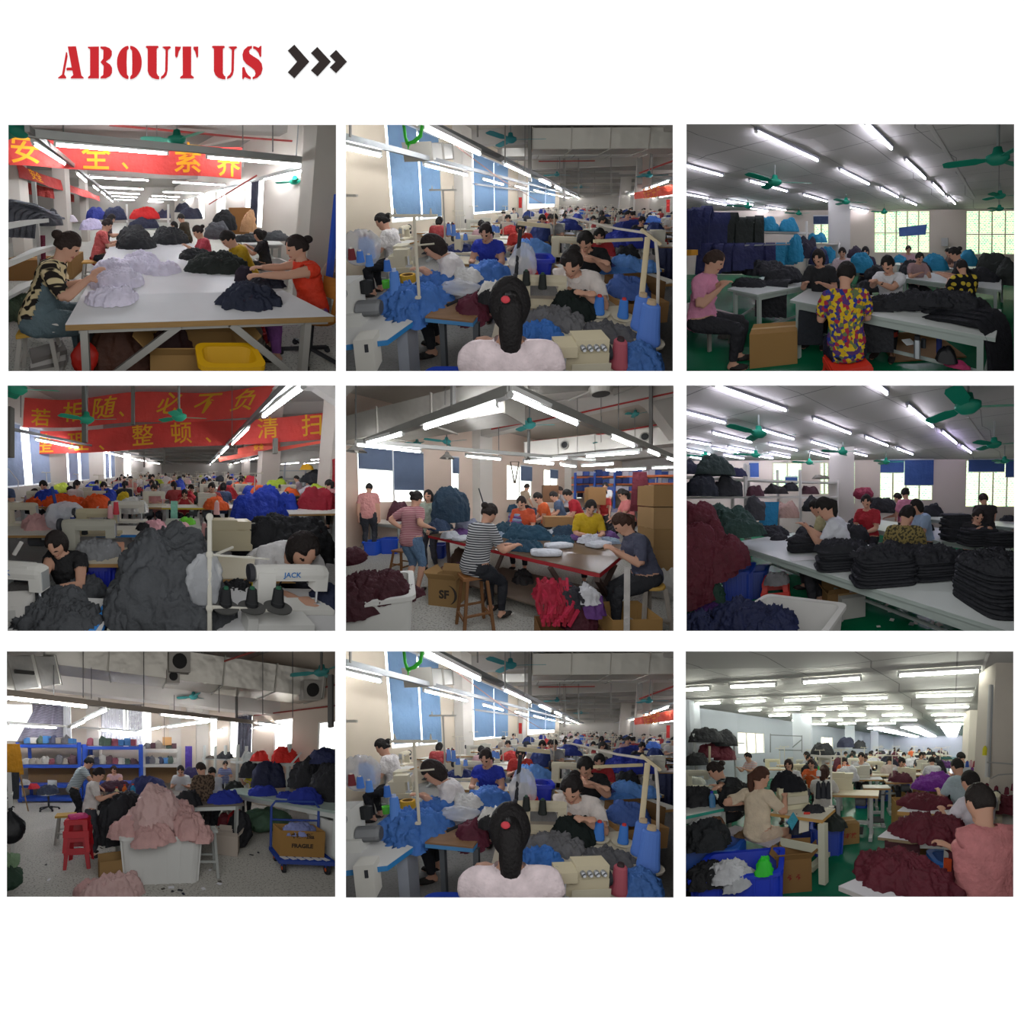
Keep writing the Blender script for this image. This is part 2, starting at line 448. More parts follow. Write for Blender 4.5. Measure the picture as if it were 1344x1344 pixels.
 for nm,a,b,r in caps:
  ab=b-a;k=np.clip(((A-a)@ab)/(ab@ab),0,1);d=np.linalg.norm(A-a-k[:,None]*ab,axis=1)-r
  w=d<best;best[w]=d[w];reg[w]=names.index(nm);par[w]=k[w]
 spn=(A-P0)@u
 body=t.part('body',[M(skin,'plain',.5),M('#1a1210','plain',.4),M('#a8615a','plain',.5)],smooth=True)
 hl=np.stack([(A-hc)@hx,(A-hc)@hf,(A-hc)@hu],1)
 mi=np.zeros(nv,int)
 for sx in(1,-1):
  mi[(np.abs(hl[:,0]-sx*.032)<.012)&(np.abs(hl[:,2]-.012)<.005+vox*.15)&(hl[:,1]>.05)]=1
  if vox<.0115:mi[(np.abs(hl[:,0]-sx*.034)<.016)&(np.abs(hl[:,2]-.040)<.003+vox*.1)&(hl[:,1]>.05)]=1
 mi[(np.abs(hl[:,0])<.020)&(np.abs(hl[:,2]+.062)<.008)&(hl[:,1]>.07)]=2
 body.add(A,F,[int(mi[q[0]])for q in F])
 def shell(name,mm,keep,off,uvm=None,par_=None):
  used={};V=[];G=[]
  for q in F:
   if sum(keep[i]for i in q)<len(q):continue
   g=[]
   for i in q:
    if i not in used:
     used[i]=len(V);w=A[i]
     V.append(w+Nn[i]*(off+.008*mnoise.noise(Vector(w)*9)+(.009*(.4-abs(mnoise.noise(Vector((w[0]*7+w[2]*4,w[1]*9,w[2]*11)))*2))if off>.012 else 0)))
    g.append(used[i])
   G.append(tuple(g))
  pt=t.part(name,mm,par_,smooth=True,uv=uvm);pt.add(V,G);return pt
 def cm(c):return c if isinstance(c,bpy.types.Material)else M(c,'cloth')
 isr=lambda*k:np.isin(reg,[names.index(x)for x in k])
 up=(isr('torso')&(spn>-.10)&(spn<.515))|(isr('arm')&(par<(sleeve if sleeve<1 else 2)))|(isr('fore')&(par<sleeve-1))|(isr('neck')&(spn<.515))
 lo=(isr('torso')&(spn<.05))|isr('thigh')&(par<(leg*2 if leg<.5 else 2))|(isr('calf')&(par<(leg-.5)*2))
 shell('trousers' if not skirt else 'skirt',cm(bot),lo,.010)
 shell('shirt',cm(topm or top),up,.016,'lxz')
 for an,fd in ankles:
  sh=t.part('shoe',cm(shoe),smooth=True)
  sh.ball(an+fd*.06-(0,0,.038),(.044,.044,.034),10,6,lambda d,q,fd=fd:(d[0]*.046+fd[0]*d[1]*.115,d[1]*.115,max(d[2],-.8)*.036))
 if extra:extra(t,dict(sp=sp,u=u,f=f,H=H,A=A,N=Nn,F=F,reg=reg,isr=isr,spn=spn,shell=shell,par=par))
 # hair
 st,hcol=hair[0],hair[1];hm=M(hcol,'cloth',s=1.5)
 hr=t.part('hair',hm,smooth=True);low={'short':-.6,'bob':-1.2,'pony':-.45,'thick':-.8,'bun':-.45,'long':-1.2,'crop':-.62}[st];sz=.004 if st=='crop' else .016
 def hh(d,_):
  x,y,z=d;face=y>.30 and z<.50+.25*(abs(x)<.2)-.1
  w=1-(.28*(-z)**1.3 if z<0 and st not in('bob','long')else 0)
  if face or z<(low if y<-.15 or st in('bob','long')else max(low,-.12)):k=.72
  else:k=1
  jit=1+.03*mnoise.noise(Vector((x*4,y*4,z*2+hc[2])))
  zz=z*(.118+sz)if z>0 else z*(.118 if st not in('bob','long')else .150)
  return H(x*(.078+sz)*w*k*jit,(y*(.097+sz)-.006)*k*jit,zz*(k if k<1 else 1)*jit)
 hr.ball((0,0,0),(1,1,1),22,14,hh)
 if st=='bun':hr.ball(H(0,-.125,.035),(.046,.046,.042),12,8)
 if st in('pony','long','thick'):
  w=1.5 if st=='long' else 1.35 if st=='thick' else 1
  dn=np.array((0,0,-1.));a=H(0,-.10,.03)
  hr.tube([a,a-f*.05+dn*.03,a-f*.055+dn*.14,a-f*.03+dn*.26,a-f*.02+dn*.33],[.026*w,.036*w,.036*w,.026*w,.006],10)
 t.done()
 return t

# ---------------------------------------------------------------- cloth
def fold(x,y,s,seed):return 1-abs(mnoise.noise(Vector((x*s,y*s,seed))))*2
def heap(R,label,mat_,p,dim,rz=0,seed=1,folds=.3,n=0,m=0,sharp=2.6,cat='clothes',name='garment_pile',group=None,stuff=True):
 """a loose heap of crumpled cloth lying on what p stands on"""
 t,q=one(R,name,label,cat,mat_,group,p,rz,smooth=True)
 w,d,h=dim;V=[];zc=max(.8,float((np.array(p,float)-R.C)@R.F));px=max(w,d,h)/zc*FOCAL
 big=(w*d*h)**(1/3);L=max(.05,min(.105,big*.28));amp=folds*.5*min(big,.34)
 n=int(min(120,max(18,px*1.3)));m=int(min(40,max(7,px*.45)))
 for i in range(m+1):
  r=i/m;ph=r*math.pi/2
  for k in range(n):
   a=2*math.pi*k/n;ca,sa=math.cos(a),math.sin(a)
   o=1+.22*mnoise.noise(Vector((ca*1.6,sa*1.6,seed*3.1)))+.10*mnoise.noise(Vector((ca*4,sa*4,seed*3.1)))
   rr=(r**.85 if h<w*.7 else math.sin(ph)**.9)*o;x,y=ca*rr,sa*rr
   z=(max(0,1-r**sharp)**.8 if h<w*.7 else math.cos(ph)**(2/sharp))*(1+.35*mnoise.noise(Vector((x*1.5+seed*2.3,y*1.5,seed))))
   P=Vector((x*w/2,y*d/2,z*h));q3=Vector((P.x,P.y,P.z*.6))/L+Vector((seed*5.3,seed*1.1,0))
   wv=mnoise.noise_vector(q3*.8)*.5
   dv,_=mnoise.voronoi(q3*.9+wv)
   lump=min(1,(dv[1]-dv[0])*2.4)**.7
   fo=fold(q3.x+wv.x*1.8,q3.y*.5+q3.z+wv.y,1.0,seed)*.5+fold(q3.x+q3.z*.7+wv.y,q3.y+wv.x*2,2.1,seed+7)*.35+fold(q3.x*.6+wv.y*2,q3.y+q3.z+wv.x,4.2,seed+3)*.2
   ds=amp*(lump*.25+fo*1.1+.6*fold(a*2.4+wv.x*2.2,r*.9+wv.y,1.3,seed+5)*min(1,r*2)-.75)
   N_=Vector((x*2/w,y*2/d,(z+.05)*1.2/h)).normalized()
   P=P+N_*ds
   V.append((P.x,P.y,max(P.z,0)if i<m else-.002))
 F=[(i*n+k,(i+1)*n+k,(i+1)*n+(k+1)%n,i*n+(k+1)%n)for i in range(m)for k in range(n)]
 q.add(V,F);q.stuff=stuff;t.done()
def slab(q,w,d,h,seed,x=0,y=0,z=0,n=28):
 """one folded garment: a soft rounded slab with a lip of folds"""
 V=[];prof=[(.0,0),(.9,0),(.985,.12),(1,.45),(.985,.85),(.9,1.0),(.5,1.06),(0,1.08)]
 for s,zz in prof:
  for k in range(n):
   a=2*math.pi*k/n;c,sn=math.cos(a),math.sin(a)
   e=.42;ux=math.copysign(abs(c)**e,c);uy=math.copysign(abs(sn)**e,sn)
   j=1+.05*mnoise.noise(Vector((ux*2,uy*2,seed*1.7)))
   V.append((x+ux*w/2*s*j,y+uy*d/2*s*j,z+h*zz*(1+.25*mnoise.noise(Vector((ux*2*s,uy*2*s,seed+9))))))
 m=len(prof);q.add(V,[(i*n+k,i*n+(k+1)%n,(i+1)*n+(k+1)%n,(i+1)*n+k)for i in range(m-1)for k in range(n)])
def stack(R,label,mat_,p,w,d,count,h,rz=0,jit=.02,group=None,cat='garment',name='folded_garment'):
 r=random.Random(int(p[0]*100+p[1]*37));p=np.array(p,float)
 for i in range(count):
  o=rotz((r.uniform(-jit,jit),r.uniform(-jit,jit),0),rz)
  k=1-.012*i
  t,q=one(R,name,label,cat,mat_,group or label,p+o+(0,0,i*h),rz+r.uniform(-4,4),smooth=True)
  slab(q,w*k,d*k,h*1.05,i+p[0]*5);t.done()
def drape(R,label,mat_,path,width,p=(0,0,0),rz=0,pleats=5,th=.05,seed=1,name='garment',cat='garment',group=None,taper=1.0,nv=18):
 """a garment laid along a path in its own Y-Z plane and pleated across its width"""
 t,q=one(R,name,label,cat,mat_,group,p,rz,smooth=True)
 P=[np.array((0,a,b),float)for a,b in path];L=[0]
 for i in range(1,len(P)):L.append(L[-1]+np.linalg.norm(P[i]-P[i-1]))
 def pt(v):
  s=v*L[-1]
  for i in range(1,len(P)):
   if s<=L[i]or i==len(P)-1:
    k=(s-L[i-1])/(L[i]-L[i-1]);d=unit(P[i]-P[i-1]);return P[i-1]+(P[i]-P[i-1])*k,np.array((0,-d[2],d[1]))
 def fn(u_,v,sgn=1):
  o,nn=pt(v);nn=nn*sgn if nn[2]>=-.2 else nn*sgn
  e=math.sin(math.pi*min(max(u_,0),1))**.5
  k=th*e*(.55+.35*math.sin(u_*pleats*2*math.pi+seed+v*1.5)+.3*mnoise.noise(Vector((u_*5,v*4,seed))))
  w=width*(1+(taper-1)*v)*(1+.05*mnoise.noise(Vector((seed,v*4,u_))))
  r=o+nn*k;return((u_-.5)*w,r[1]+.02*mnoise.noise(Vector((u_*6,3,seed)))*(v>.9),r[2])
 nu=max(8,pleats*5)
 q.grid(lambda a,b:fn(a,b),nu,nv);q.grid(lambda a,b:(lambda o:((a-.5)*width*(1+(taper-1)*b),o[1],o[2]-.002))(pt(b)[0]),nu,nv)
 t.done()

# ---------------------------------------------------------------- furniture and fittings
def table(R,label,c,h,topm,th=.03,edge=None,legm=None,legs=True,group=None,name='work_table',brace=True,lw=.05,inset=.12,shelf=None):
 """c: four floor-plan corners, near left, near right, far right, far left"""
 c=[np.array(p[:2],float)for p in c];t=Thing(R,name,label,'table',(0,0,0),0,1,group)
 a=t.part('tabletop',topm,uv='wxy');a.poly(c,h-.004,h)
 e=t.part('edge',edge or topm);e.poly(c,h-th,h-.005)
 lm=legm or M('#b9bcb8','metal',.5);mid=sum(c)/4
 L=[p+unit(mid-p)*inset for p in c]
 if legs:
  for p in L:
   g=t.part('leg',lm);g.box(p[0]-lw/2,p[1]-lw/2,0,p[0]+lw/2,p[1]+lw/2,h-th)
  f=t.part('frame',lm)
  for i in range(4):f.bar((*L[i],h-th-.04),(*L[(i+1)%4],h-th-.04),.03,.07)
  if brace:
   b=t.part('brace',lm)
   for i,j in((0,3),(1,2)):b.bar((*L[i],.22),(*L[j],.22),.03)
   b.bar((*((L[0]+L[3])/2),.22),(*((L[1]+L[2])/2),.22),.03)
 if shelf:
  s=t.part('lower_shelf',shelf);s.poly([p+(mid-p)*.06 for p in L],.20,.22)
 t.done()
def stool(R,label,p,h=.48,r=.17,seatm='#c08a48',legm='#b8b4ac',kind='square',rz=0,group=None,sc=1):
 t=Thing(R,'stool',label,'stool',p,rz,sc,group);sm,lm=M(seatm,'wood',.5),M(legm,'plain',.5)
 s=t.part('seat',sm)
 if kind=='round':s.lathe([(0,h-.035),(r*.97,h-.035),(r,h-.02),(r*.96,h),(0,h)],n=20)
 else:s.box(-r,-r*.8,h-.035,r,r*.8,h)
 T_,B=r*.68,r*1.05
 for i,j in((-1,-1),(1,-1),(1,1),(-1,1)):
  g=t.part('leg',lm);g.bar((i*T_,j*T_,h-.03),(i*B,j*B,0),.034)
 g=t.part('rung',lm);k=.75;q=T_+(B-T_)*k;z=h*(1-k)
 for i,j,a,b in((-1,-1,1,-1),(1,-1,1,1),(1,1,-1,1),(-1,1,-1,-1)):g.bar((i*q,j*q,z+.06*(i==j)),(a*q,b*q,z+.06*(i==j)),.024)
 t.done()
def plastic_stool(R,label,p,h=.45,r=.17,col='#d8242a',rz=0,group=None,sc=1):
 t=Thing(R,'plastic_stool',label,'stool',p,rz,sc,group);m=M(col,'plain',.35)
 s=t.part('seat',m);s.poly([(-r,-r),(r,-r),(r,r),(-r,r)],h-.02,h);s.poly([(-r*1.05,-r*1.05),(r*1.05,-r*1.05),(r*1.05,r*1.05),(-r*1.05,r*1.05)],h-.07,h-.02)
 for i,j in((-1,-1),(1,-1),(1,1),(-1,1)):
  g=t.part('leg',m);a,b=r,r*1.22
  g.add([(i*a,j*a,h-.06),(i*a*.55,j*a,h-.06),(i*a*.9,j*b,0),(i*b,j*b,0),(i*a,j*a*.55,h-.06),(i*b,j*a*.9,0)],
   [(0,1,2,3),(0,3,5,4),(1,0,4),(2,5,3),(1,4,5,2)])
 g=t.part('apron',m);q=r*1.1
 for i,j,a,b in((-1,-1,1,-1),(1,-1,1,1),(1,1,-1,1),(-1,1,-1,-1)):g.bar((i*q,j*q,h-.2),(a*q,b*q,h-.2),.015,.09)
 t.done()
def carton(R,label,p,d,rz=0,col='#a9814f',open_=True,text=None,group=None,name='cardboard_box',tcol='#3a2a18',sc=1,flap=1,ts=.1):
 w,l,h=d;t=Thing(R,name,label,'box',p,rz,sc,group);m=M(col,'plain',.8)
 b=t.part('body',m);k=.008
 for x0,y0,x1,y1 in((-w/2,-l/2,w/2,-l/2+k),(-w/2,l/2-k,w/2,l/2),(-w/2,-l/2+k,-w/2+k,l/2-k),(w/2-k,-l/2+k,w/2,l/2-k)):b.box(x0,y0,0,x1,y1,h)
 b.box(-w/2+k,-l/2+k,.0,w/2-k,l/2-k,.01)
 if open_ and flap:
  for i,(c,dd,a)in enumerate((((0,-l/2,h),(w,.01,l*.3),1),((0,l/2,h),(w,.01,l*.3),-1))):
   g=t.part('flap',m);g.cbox((0,c[1]-a*l*.09,h+l*.11),(w,.008,l*.3),rx=a*38)
  for a in(1,-1):
   g=t.part('flap',m);g.cbox((a*(w/2+w*.09),0,h+w*.1),(.008,l*.96,w*.28),ry=a*42)
 elif not open_:
  g=t.part('lid',m);g.box(-w/2,-l/2,h,w/2,l/2,h+.008)
  g=t.part('tape',M('#c8a878','plain',.3));g.box(-w/2-.002,-.03,h+.008,w/2+.002,.03,h+.011)
 if text:
  g=t.part('lettering',M(tcol,'plain'),b)
  for s_,dy in(text if isinstance(text,list)else[(text,.5)]):
   write(g,s_,ts,lambda x,y,dy=dy:(x,-l/2-.004,h*dy+y),.004)
 t.done()
def tub(R,label,p,d,rz=0,col='#e8e6e0',rough=.35,group=None,name='plastic_tub',th=.02,taper=.9,ribs=0,cat='tub',rim=.03,sc=1):
 w,l,h=d;t=Thing(R,name,label,cat,p,rz,sc,group);m=M(col,'plain',rough)
 def ring(k,z,o=0,n=8):
  P=[]
  for cx,cy,a0 in((1,1,0),(-1,1,90),(-1,-1,180),(1,-1,270)):
   for i in range(n // 2+1):
    a=math.radians(a0+90*i/(n // 2));r=.07
    P.append(((w/2*k+o-r)*cx+r*math.cos(a),(l/2*k+o-r)*cy+r*math.sin(a),z))
  return P
 b=t.part('body',m,smooth=False)
 rs=[ring(taper,.0),ring(1,h),ring(1,h,-th),ring(taper,.02,-th)];n=len(rs[0])
 b.add(sum(rs,[]),[(i*n+k,i*n+(k+1)%n,(i+1)*n+(k+1)%n,(i+1)*n+k)for i in range(3)for k in range(n)]+[tuple(range(n-1,-1,-1)),tuple(range(3*n,4*n))])
 r_=t.part('rim',m);q=[ring(1,h-rim,.0),ring(1,h-rim,.025),ring(1,h+.005,.025),ring(1,h+.005,-th)]
 r_.add(sum(q,[]),[(i*n+k,i*n+(k+1)%n,(i+1)*n+(k+1)%n,(i+1)*n+k)for i in range(3)for k in range(n)])
 if ribs:
  g=t.part('rib',m)
  for i in range(ribs):
   x=(i+.5)/ribs-.5
   for sy in(-1,1):g.bar((x*w*taper,sy*(l/2*taper+.006),.02),(x*w,sy*(l/2+.006),h-rim),.02)
   for sx in(-1,1):g.bar((sx*(w/2*taper+.006),x*l*taper,.02),(sx*(w/2+.006),x*l,h-rim),.02)
 t.done()
def lamp(R,label,a,b,r=.016,housing='#e6e6e2',group='fluorescent lamps @',w=.06,col='#f6f8ff',e=None,below=True):
 """a fluorescent batten: a, b are the ends of its tube"""
 a,b=np.array(a,float),np.array(b,float);t=Thing(R,'fluorescent_lamp',label,'lamp',(0,0,0),0,1,group)
 h=t.part('housing',M(housing,'plain',.4));d=unit(b-a);z=np.array((0,0,r+.028))
 h.bar(a-d*.03+z,b+d*.03+z,w,.045)
 g=t.part('tube',M(col,'emit',.3,e=e or LAMP*R.glow));g.tube([a,b],r,8)
 for q,s_ in((a,-1),(b,1)):
  c=t.part('end_cap',M('#d8d8d4','plain',.4));c.tube([q+d*s_*.035,q],r*1.25,8)
 t.done()
def bar_thing(R,name,label,cat,pts,w,mat_,group=None,h=None,round_=False):
 t,q=one(R,name,label,cat,mat_,group)
 for i in range(len(pts)-1):
  if round_:q.tube([pts[i],pts[i+1]],w/2,8)
  else:q.bar(pts[i],pts[i+1],w,h)
 t.done()
def fan(R,label,p,top,span=.55,rz=0,col='#1f8f74',tilt=6,group=None):
 """ceiling fan, p is its motor, top the ceiling height"""
 t=Thing(R,'ceiling_fan',label,'fan',p,rz,1,group);m=M(col,'plain',.4)
 r=t.part('rod',M('#8a8f8c','plain',.5));r.tube([(0,0,.05),(0,0,top-p[2])],.014,8)
 h=t.part('motor',m,smooth=True);h.lathe([(0,-.07),(.07,-.06),(.13,-.01),(.13,.04),(.06,.07),(.045,.14),(.0,.15)],n=18)
 for i in range(3):
  a=i*120;b=t.part('blade',m)
  V=[]
  for q,wd in((.10,.035),(.18,.05),(.24,.075),(span*.9,.075),(span,.05)):
   for s_ in(-1,1):
    V.append(rotz((q,s_*wd,s_*wd*math.tan(math.radians(tilt))*2),a))
  V+=[(x,y,z+.008)for x,y,z in V]
  F=[(2*i_,2*i_+1,2*i_+3,2*i_+2)for i_ in range(4)];F+=[tuple(k+10 for k in f_[::-1])for f_ in F]
  F+=[(2*i_,2*i_+2,2*i_+12,2*i_+10)for i_ in range(4)]+[(2*i_+1,2*i_+11,2*i_+13,2*i_+3)for i_ in range(4)]
  b.add(V,F)
 t.done()
def struct(R,name,mats,uv=None,label=None):
 t=Thing(R,name,label,None,kind='structure');return t,t.part(name,mats,uv=uv)
def plane_floor(R,name,mat_,z,xr=(-14,14),yr=(-6,40),label=None):
 t,q=struct(R,name,mat_,'wxy',label);ys=[yr[0],0,1,2,3,4.5,6,8,11,15,20,28,yr[1]];ys=[y for y in ys if yr[0]<=y<=yr[1]]
 if ys[-1]<yr[1]:ys.append(yr[1])
 nx=12;V=[(xr[0]+(xr[1]-xr[0])*i/nx,y,z)for y in ys for i in range(nx+1)];w=nx+1
 F=[(j*w+i,j*w+i+1,(j+1)*w+i+1,(j+1)*w+i)for j in range(len(ys)-1)for i in range(nx)]
 q.add(V,F if z<R.hc else[f[::-1]for f in F]);t.done()
def wall(R,name,mat_,a,b,z0=0,z1=3.2,th=.15,holes=(),label=None,uv='wwall'):
 """upright wall from a to b (floor plan), holes: (s0, s1, z0, z1) in metres along it"""
 t,q=struct(R,name,mat_,uv,label);a,b=np.array(a[:2],float),np.array(b[:2],float);L=np.linalg.norm(b-a);d=(b-a)/L
 n=np.array((-d[1],d[0]))
 if n.dot(-a)>0:n=-n
 S=sorted({0,L,*[h[0]for h in holes],*[h[1]for h in holes]});S=[x for x in S if 0<=x<=L];Z=sorted({z0,z1,*[h[2]for h in holes],*[h[3]for h in holes]})
 for i in range(len(S)-1):
  for j in range(len(Z)-1):
   sm,zm=(S[i]+S[i+1])/2,(Z[j]+Z[j+1])/2
   if any(h[0]<sm<h[1]and h[2]<zm<h[3]for h in holes):continue
   p0,p1=a+d*S[i],a+d*S[i+1]
   V=[(*p0,Z[j]),(*p1,Z[j]),(*p1,Z[j+1]),(*p0,Z[j+1])];V+=[(x+n[0]*th,y+n[1]*th,z)for x,y,z in V]
   q.add(V,[(0,1,2,3),(7,6,5,4),(0,4,5,1),(1,5,6,2),(2,6,7,3),(3,7,4,0)])
 t.done()
def window(R,n,a,d,s0,s1,z0,z1,pane,cols=2,framem=None,label=None,bars=()):
 """window set in a wall that starts at a and runs along the unit vector d"""
 a,d=np.array(a[:2],float),np.array(d[:2],float);nn=np.array((-d[1],d[0]));nn=-nn if nn.dot(-a)>0 else nn
 t=Thing(R,'window_%d'%n,label,None,kind='structure');fm=framem or M('#e8e6e2','plain',.4)
 P=lambda s_,z,o:(*(a+d*s_+nn*o),z)
 g=t.part('pane',pane,uv='wwall');g.add([P(s0,z0,.10),P(s1,z0,.10),P(s1,z1,.10),P(s0,z1,.10)],[(0,1,2,3)])
 f=t.part('window_frame',fm)
 for i in range(cols+1):
  s_=s0+(s1-s0)*i/cols;f.bar(P(s_,z0,.06),P(s_,z1,.06),.05)
 for z in(z0,z1,*bars):f.bar(P(s0,z,.06),P(s1,z,.06),.05)
 t.done()
def blind(R,label,a,d,s0,s1,z0,z1,mat_,off=.05,group=None,cat='blind',name='roller_blind',pleats=0):
 a,d=np.array(a[:2],float),np.array(d[:2],float);nn=np.array((-d[1],d[0]));nn=nn if nn.dot(-a)>0 else-nn
 t=Thing(R,name,label,cat,(0,0,0),0,1,group);P=lambda s_,z,o:np.array((*(a+d*s_+nn*o),z))
 f=t.part('fabric',mat_,uv='wwall',smooth=pleats>0)
 if pleats:
  f.grid(lambda u,v:tuple(P(s0+(s1-s0)*u,z1+(z0-z1)*v,off+.05*math.sin(u*pleats*6.28))),pleats*6,6)
  b=t.part('curtain_rail',M('#888888','metal'));b.tube([P(s0-.05,z1+.03,off),P(s1+.05,z1+.03,off)],.015)
 else:
  f.add([tuple(P(s0,z0,off)),tuple(P(s1,z0,off)),tuple(P(s1,z1,off)),tuple(P(s0,z1,off)),tuple(P(s0,z0,off+.004)),tuple(P(s1,z0,off+.004)),tuple(P(s1,z1,off+.004)),tuple(P(s0,z1,off+.004))],
   [(0,1,2,3),(7,6,5,4),(0,4,5,1),(2,6,7,3),(1,5,6,2),(3,7,4,0)])
  b=t.part('bottom_bar',M('#d8dce0','plain'));b.bar(P(s0,z0,off+.004),P(s1,z0,off+.004),.025)
  b=t.part('roller',M('#c8ccd0','plain'));b.tube([P(s0,z1+.02,off),P(s1,z1+.02,off)],.03)
 t.done()
def sewing_machine(R,label,p,rz=0,col='#ddd8c4',dark='#33343a',kind='lock',group=None,sc=1,mark=None,lod=0):
 """needle towards -X, handwheel towards +X, the seam side faces -Y"""
 t=Thing(R,'sewing_machine',label,'sewing machine',p,rz,sc,group);m,k=M(col,'plain',.35),M(dark,'plain',.4)
 if kind=='lock':
  b=t.part('bed',m);b.box(-.27,-.09,0,.27,.09,.035)
  a=t.part('arm',m,smooth=False)
  a.lathe([(0,-.24),(.045,-.235),(.055,-.2),(.058,.2),(.05,.26),(0,.265)],(0,0,.27),12,'x')
  a.box(-.235,-.045,.15,-.15,.045,.29);a.box(.13,-.06,.03,.25,.06,.29);a.box(-.15,-.045,.225,.14,.045,.315)
  n=t.part('needle_bar',M('#c9ccd0','metal',.3));n.tube([(-.19,0,.15),(-.19,0,.05)],.008);n.box(-.215,-.03,.036,-.165,.02,.045)
  w=t.part('handwheel',k);w.lathe([(0,.27),(.062,.272),(.065,.285),(.06,.305),(0,.31)],(0,0,.27),16,'x')
  if not lod:
   v=t.part('faceplate',M('#a8abac','metal',.35));v.box(-.242,-.035,.16,-.237,.035,.28)
   v=t.part('control_panel',k);v.cbox((.19,-.062,.23),(.09,.01,.05))
   v=t.part('tension_dial',M('#b9bcc0','metal',.3));v.lathe([(0,-.062),(.02,-.06),(.02,-.045)],(-.12,0,.24),12,'y')
   v=t.part('dial',k);v.lathe([(0,-.085),(.03,-.08),(.032,-.06),(0,-.058)],(.19,0,.14),14,'y')
  if mark:
   v=t.part('lettering',M(mark[1],'plain'),a)
   sg=mark[2];write(v,mark[0],.05,lambda x,y:(x*-sg+.02,sg*.0615 if sg>0 else-.062,.275+y),.001)
 else: # boxy overlock head
  b=t.part('bed',m);b.box(-.2,-.13,0,.2,.13,.06)
  a=t.part('arm',m);a.box(-.18,-.06,.06,.2,.13,.2);a.box(-.05,-.05,.2,.2,.1,.30);a.box(-.2,-.1,.2,-.05,.06,.28)
  n=t.part('needle_bar',M('#c9ccd0','metal',.3));n.tube([(-.14,-.09,.2),(-.14,-.09,.08)],.012);n.box(-.17,-.12,.062,-.10,-.06,.075)
  w=t.part('handwheel',k);w.lathe([(0,.2),(.07,.205),(.072,.22),(.06,.25),(0,.255)],(0,.04,.15),16,'x')
  if not lod:
   for i in range(4):
    v=t.part('tension_dial',M('#b9bcc0','metal',.3));v.lathe([(0,-.052),(.016,-.09),(.020,-.075),(.020,-.05),(0,-.05)],(0+i*.05,0,.25),12,'y')
   v=t.part('cover',M('#c9c2ac','plain',.4));v.box(-.1,-.135,.07,.18,-.13,.17)
 t.done()
def sewing_table(R,label,p,rz=0,d=(1.05,.55),h=.75,topm='#d9d6cc',edge='#b58a52',group=None,sc=1,legm='#b4b8b6',lod=0,motor=True):
 t=Thing(R,'sewing_table',label,'table',p,rz,sc,group);w,l=d;lm=M(legm,'plain',.5)
 a=t.part('tabletop',M(topm,'plain',.4));a.box(-w/2,-l/2,h-.008,w/2,l/2,h)
 a=t.part('edge',M(edge,'wood',.5));a.box(-w/2,-l/2,h-.04,w/2,l/2,h-.009)
 for sx in(-1,1):
  g=t.part('leg',lm);x=sx*(w/2-.12)
  g.bar((x,0,.05),(x,0,h-.04),.06);g.box(x-.03,-l/2+.02,0,x+.03,l/2-.02,.06);g.box(x-.03,-l/2+.05,h-.08,x+.03,l/2-.05,h-.04)
 if not lod:
  g=t.part('crossbar',lm);g.bar((-w/2+.12,.1,.22),(w/2-.12,.1,.22),.05)
  if motor:
   g=t.part('motor',M('#55585c','plain',.5));g.lathe([(0,-.1),(.08,-.09),(.085,.08),(0,.1)],(.1,.05,h-.16),12,'x')
   g=t.part('pedal',M('#3c3d40','plain',.6));g.cbox((0,-.05,.12),(.3,.2,.02),rx=15)
 t.done()
def cone(R,label,p,mat_,h=.19,r=.05,group=None,cap='#8a2a2a',sc=1,spool=True):
 t=Thing(R,'thread_cone',label,'thread',p,0,sc,group)
 q=t.part('thread',mat_,smooth=False);q.lathe([(0,.004),(r*.96,.004),(r,.02),(r*.9,h*.25),(r*.72,h*.86),(r*.6,h*.9),(0,h*.9)],n=16)
 q=t.part('core',M(cap,'plain',.5));q.lathe([(r*.35,h*.88),(r*.4,h*.9),(r*.34,h),(0,h)],n=12)
 t.done()
def thread_stand(R,label,p,h=1.0,rz=0,arms=2,col='#ddd6c0',group=None,trays=0,sc=1):
 t=Thing(R,'thread_stand',label,'thread stand',p,rz,sc,group);m=M(col,'plain',.4)
 q=t.part('pole',m);q.tube([(0,0,0),(0,0,h)],.012);q.lathe([(0,0),(.035,0),(.035,.015),(0,.02)],n=12)
 q=t.part('guide_arm',m);q.cbox((0,0,h-.01),(.34,.03,.02))
 for i in range(arms):x=-.13+.26*i/max(1,arms-1);q.tube([(x,0,h),(x,-.02,h+.04),(x,-.04,h)],.004,6)
 for i in range(trays):
  g=t.part('spool_tray',M('#50504e','plain',.5));x=(i-(trays-1)/2)*.17
  g.lathe([(0,h*.3),(.075,h*.3),(.08,h*.3+.012),(0,h*.3+.008)],(x,-.09,0),16);g.bar((0,0,h*.3-.004),(x,-.09,h*.3-.004),.015)
 t.done()
def office_chair(R,label,p,rz=0,col='#c8842c',metal='#2c2c30',sc=1,back=True):
 t=Thing(R,'office_chair',label,'chair',p,rz,sc);m,k=M(col,'wood',.5),M(metal,'plain',.4)
 s=t.part('seat',m);s.lathe([(0,.44),(.2,.44),(.215,.455),(.2,.48),(0,.48)],n=20)
 c=t.part('column',k);c.tube([(0,0,.1),(0,0,.44)],.028)
 b=t.part('base',k)
 for i in range(5):
  a=i*72+10;e=rotz((.27,0,.06),a);b.bar((0,0,.11),e,.035,.03)
  w=t.part('caster',k);w.ball((e[0],e[1],.03),(.03,.03,.03),8,6)
 if back:
  b=t.part('backrest',m);b.grid(lambda u,v:(math.sin((u-.5)*1.6)*.24,-.02-math.cos((u-.5)*1.6)*.2,.62+v*.22),10,3);b.bar((0,-.2,.47),(0,-.22,.68),.03)
 t.done()
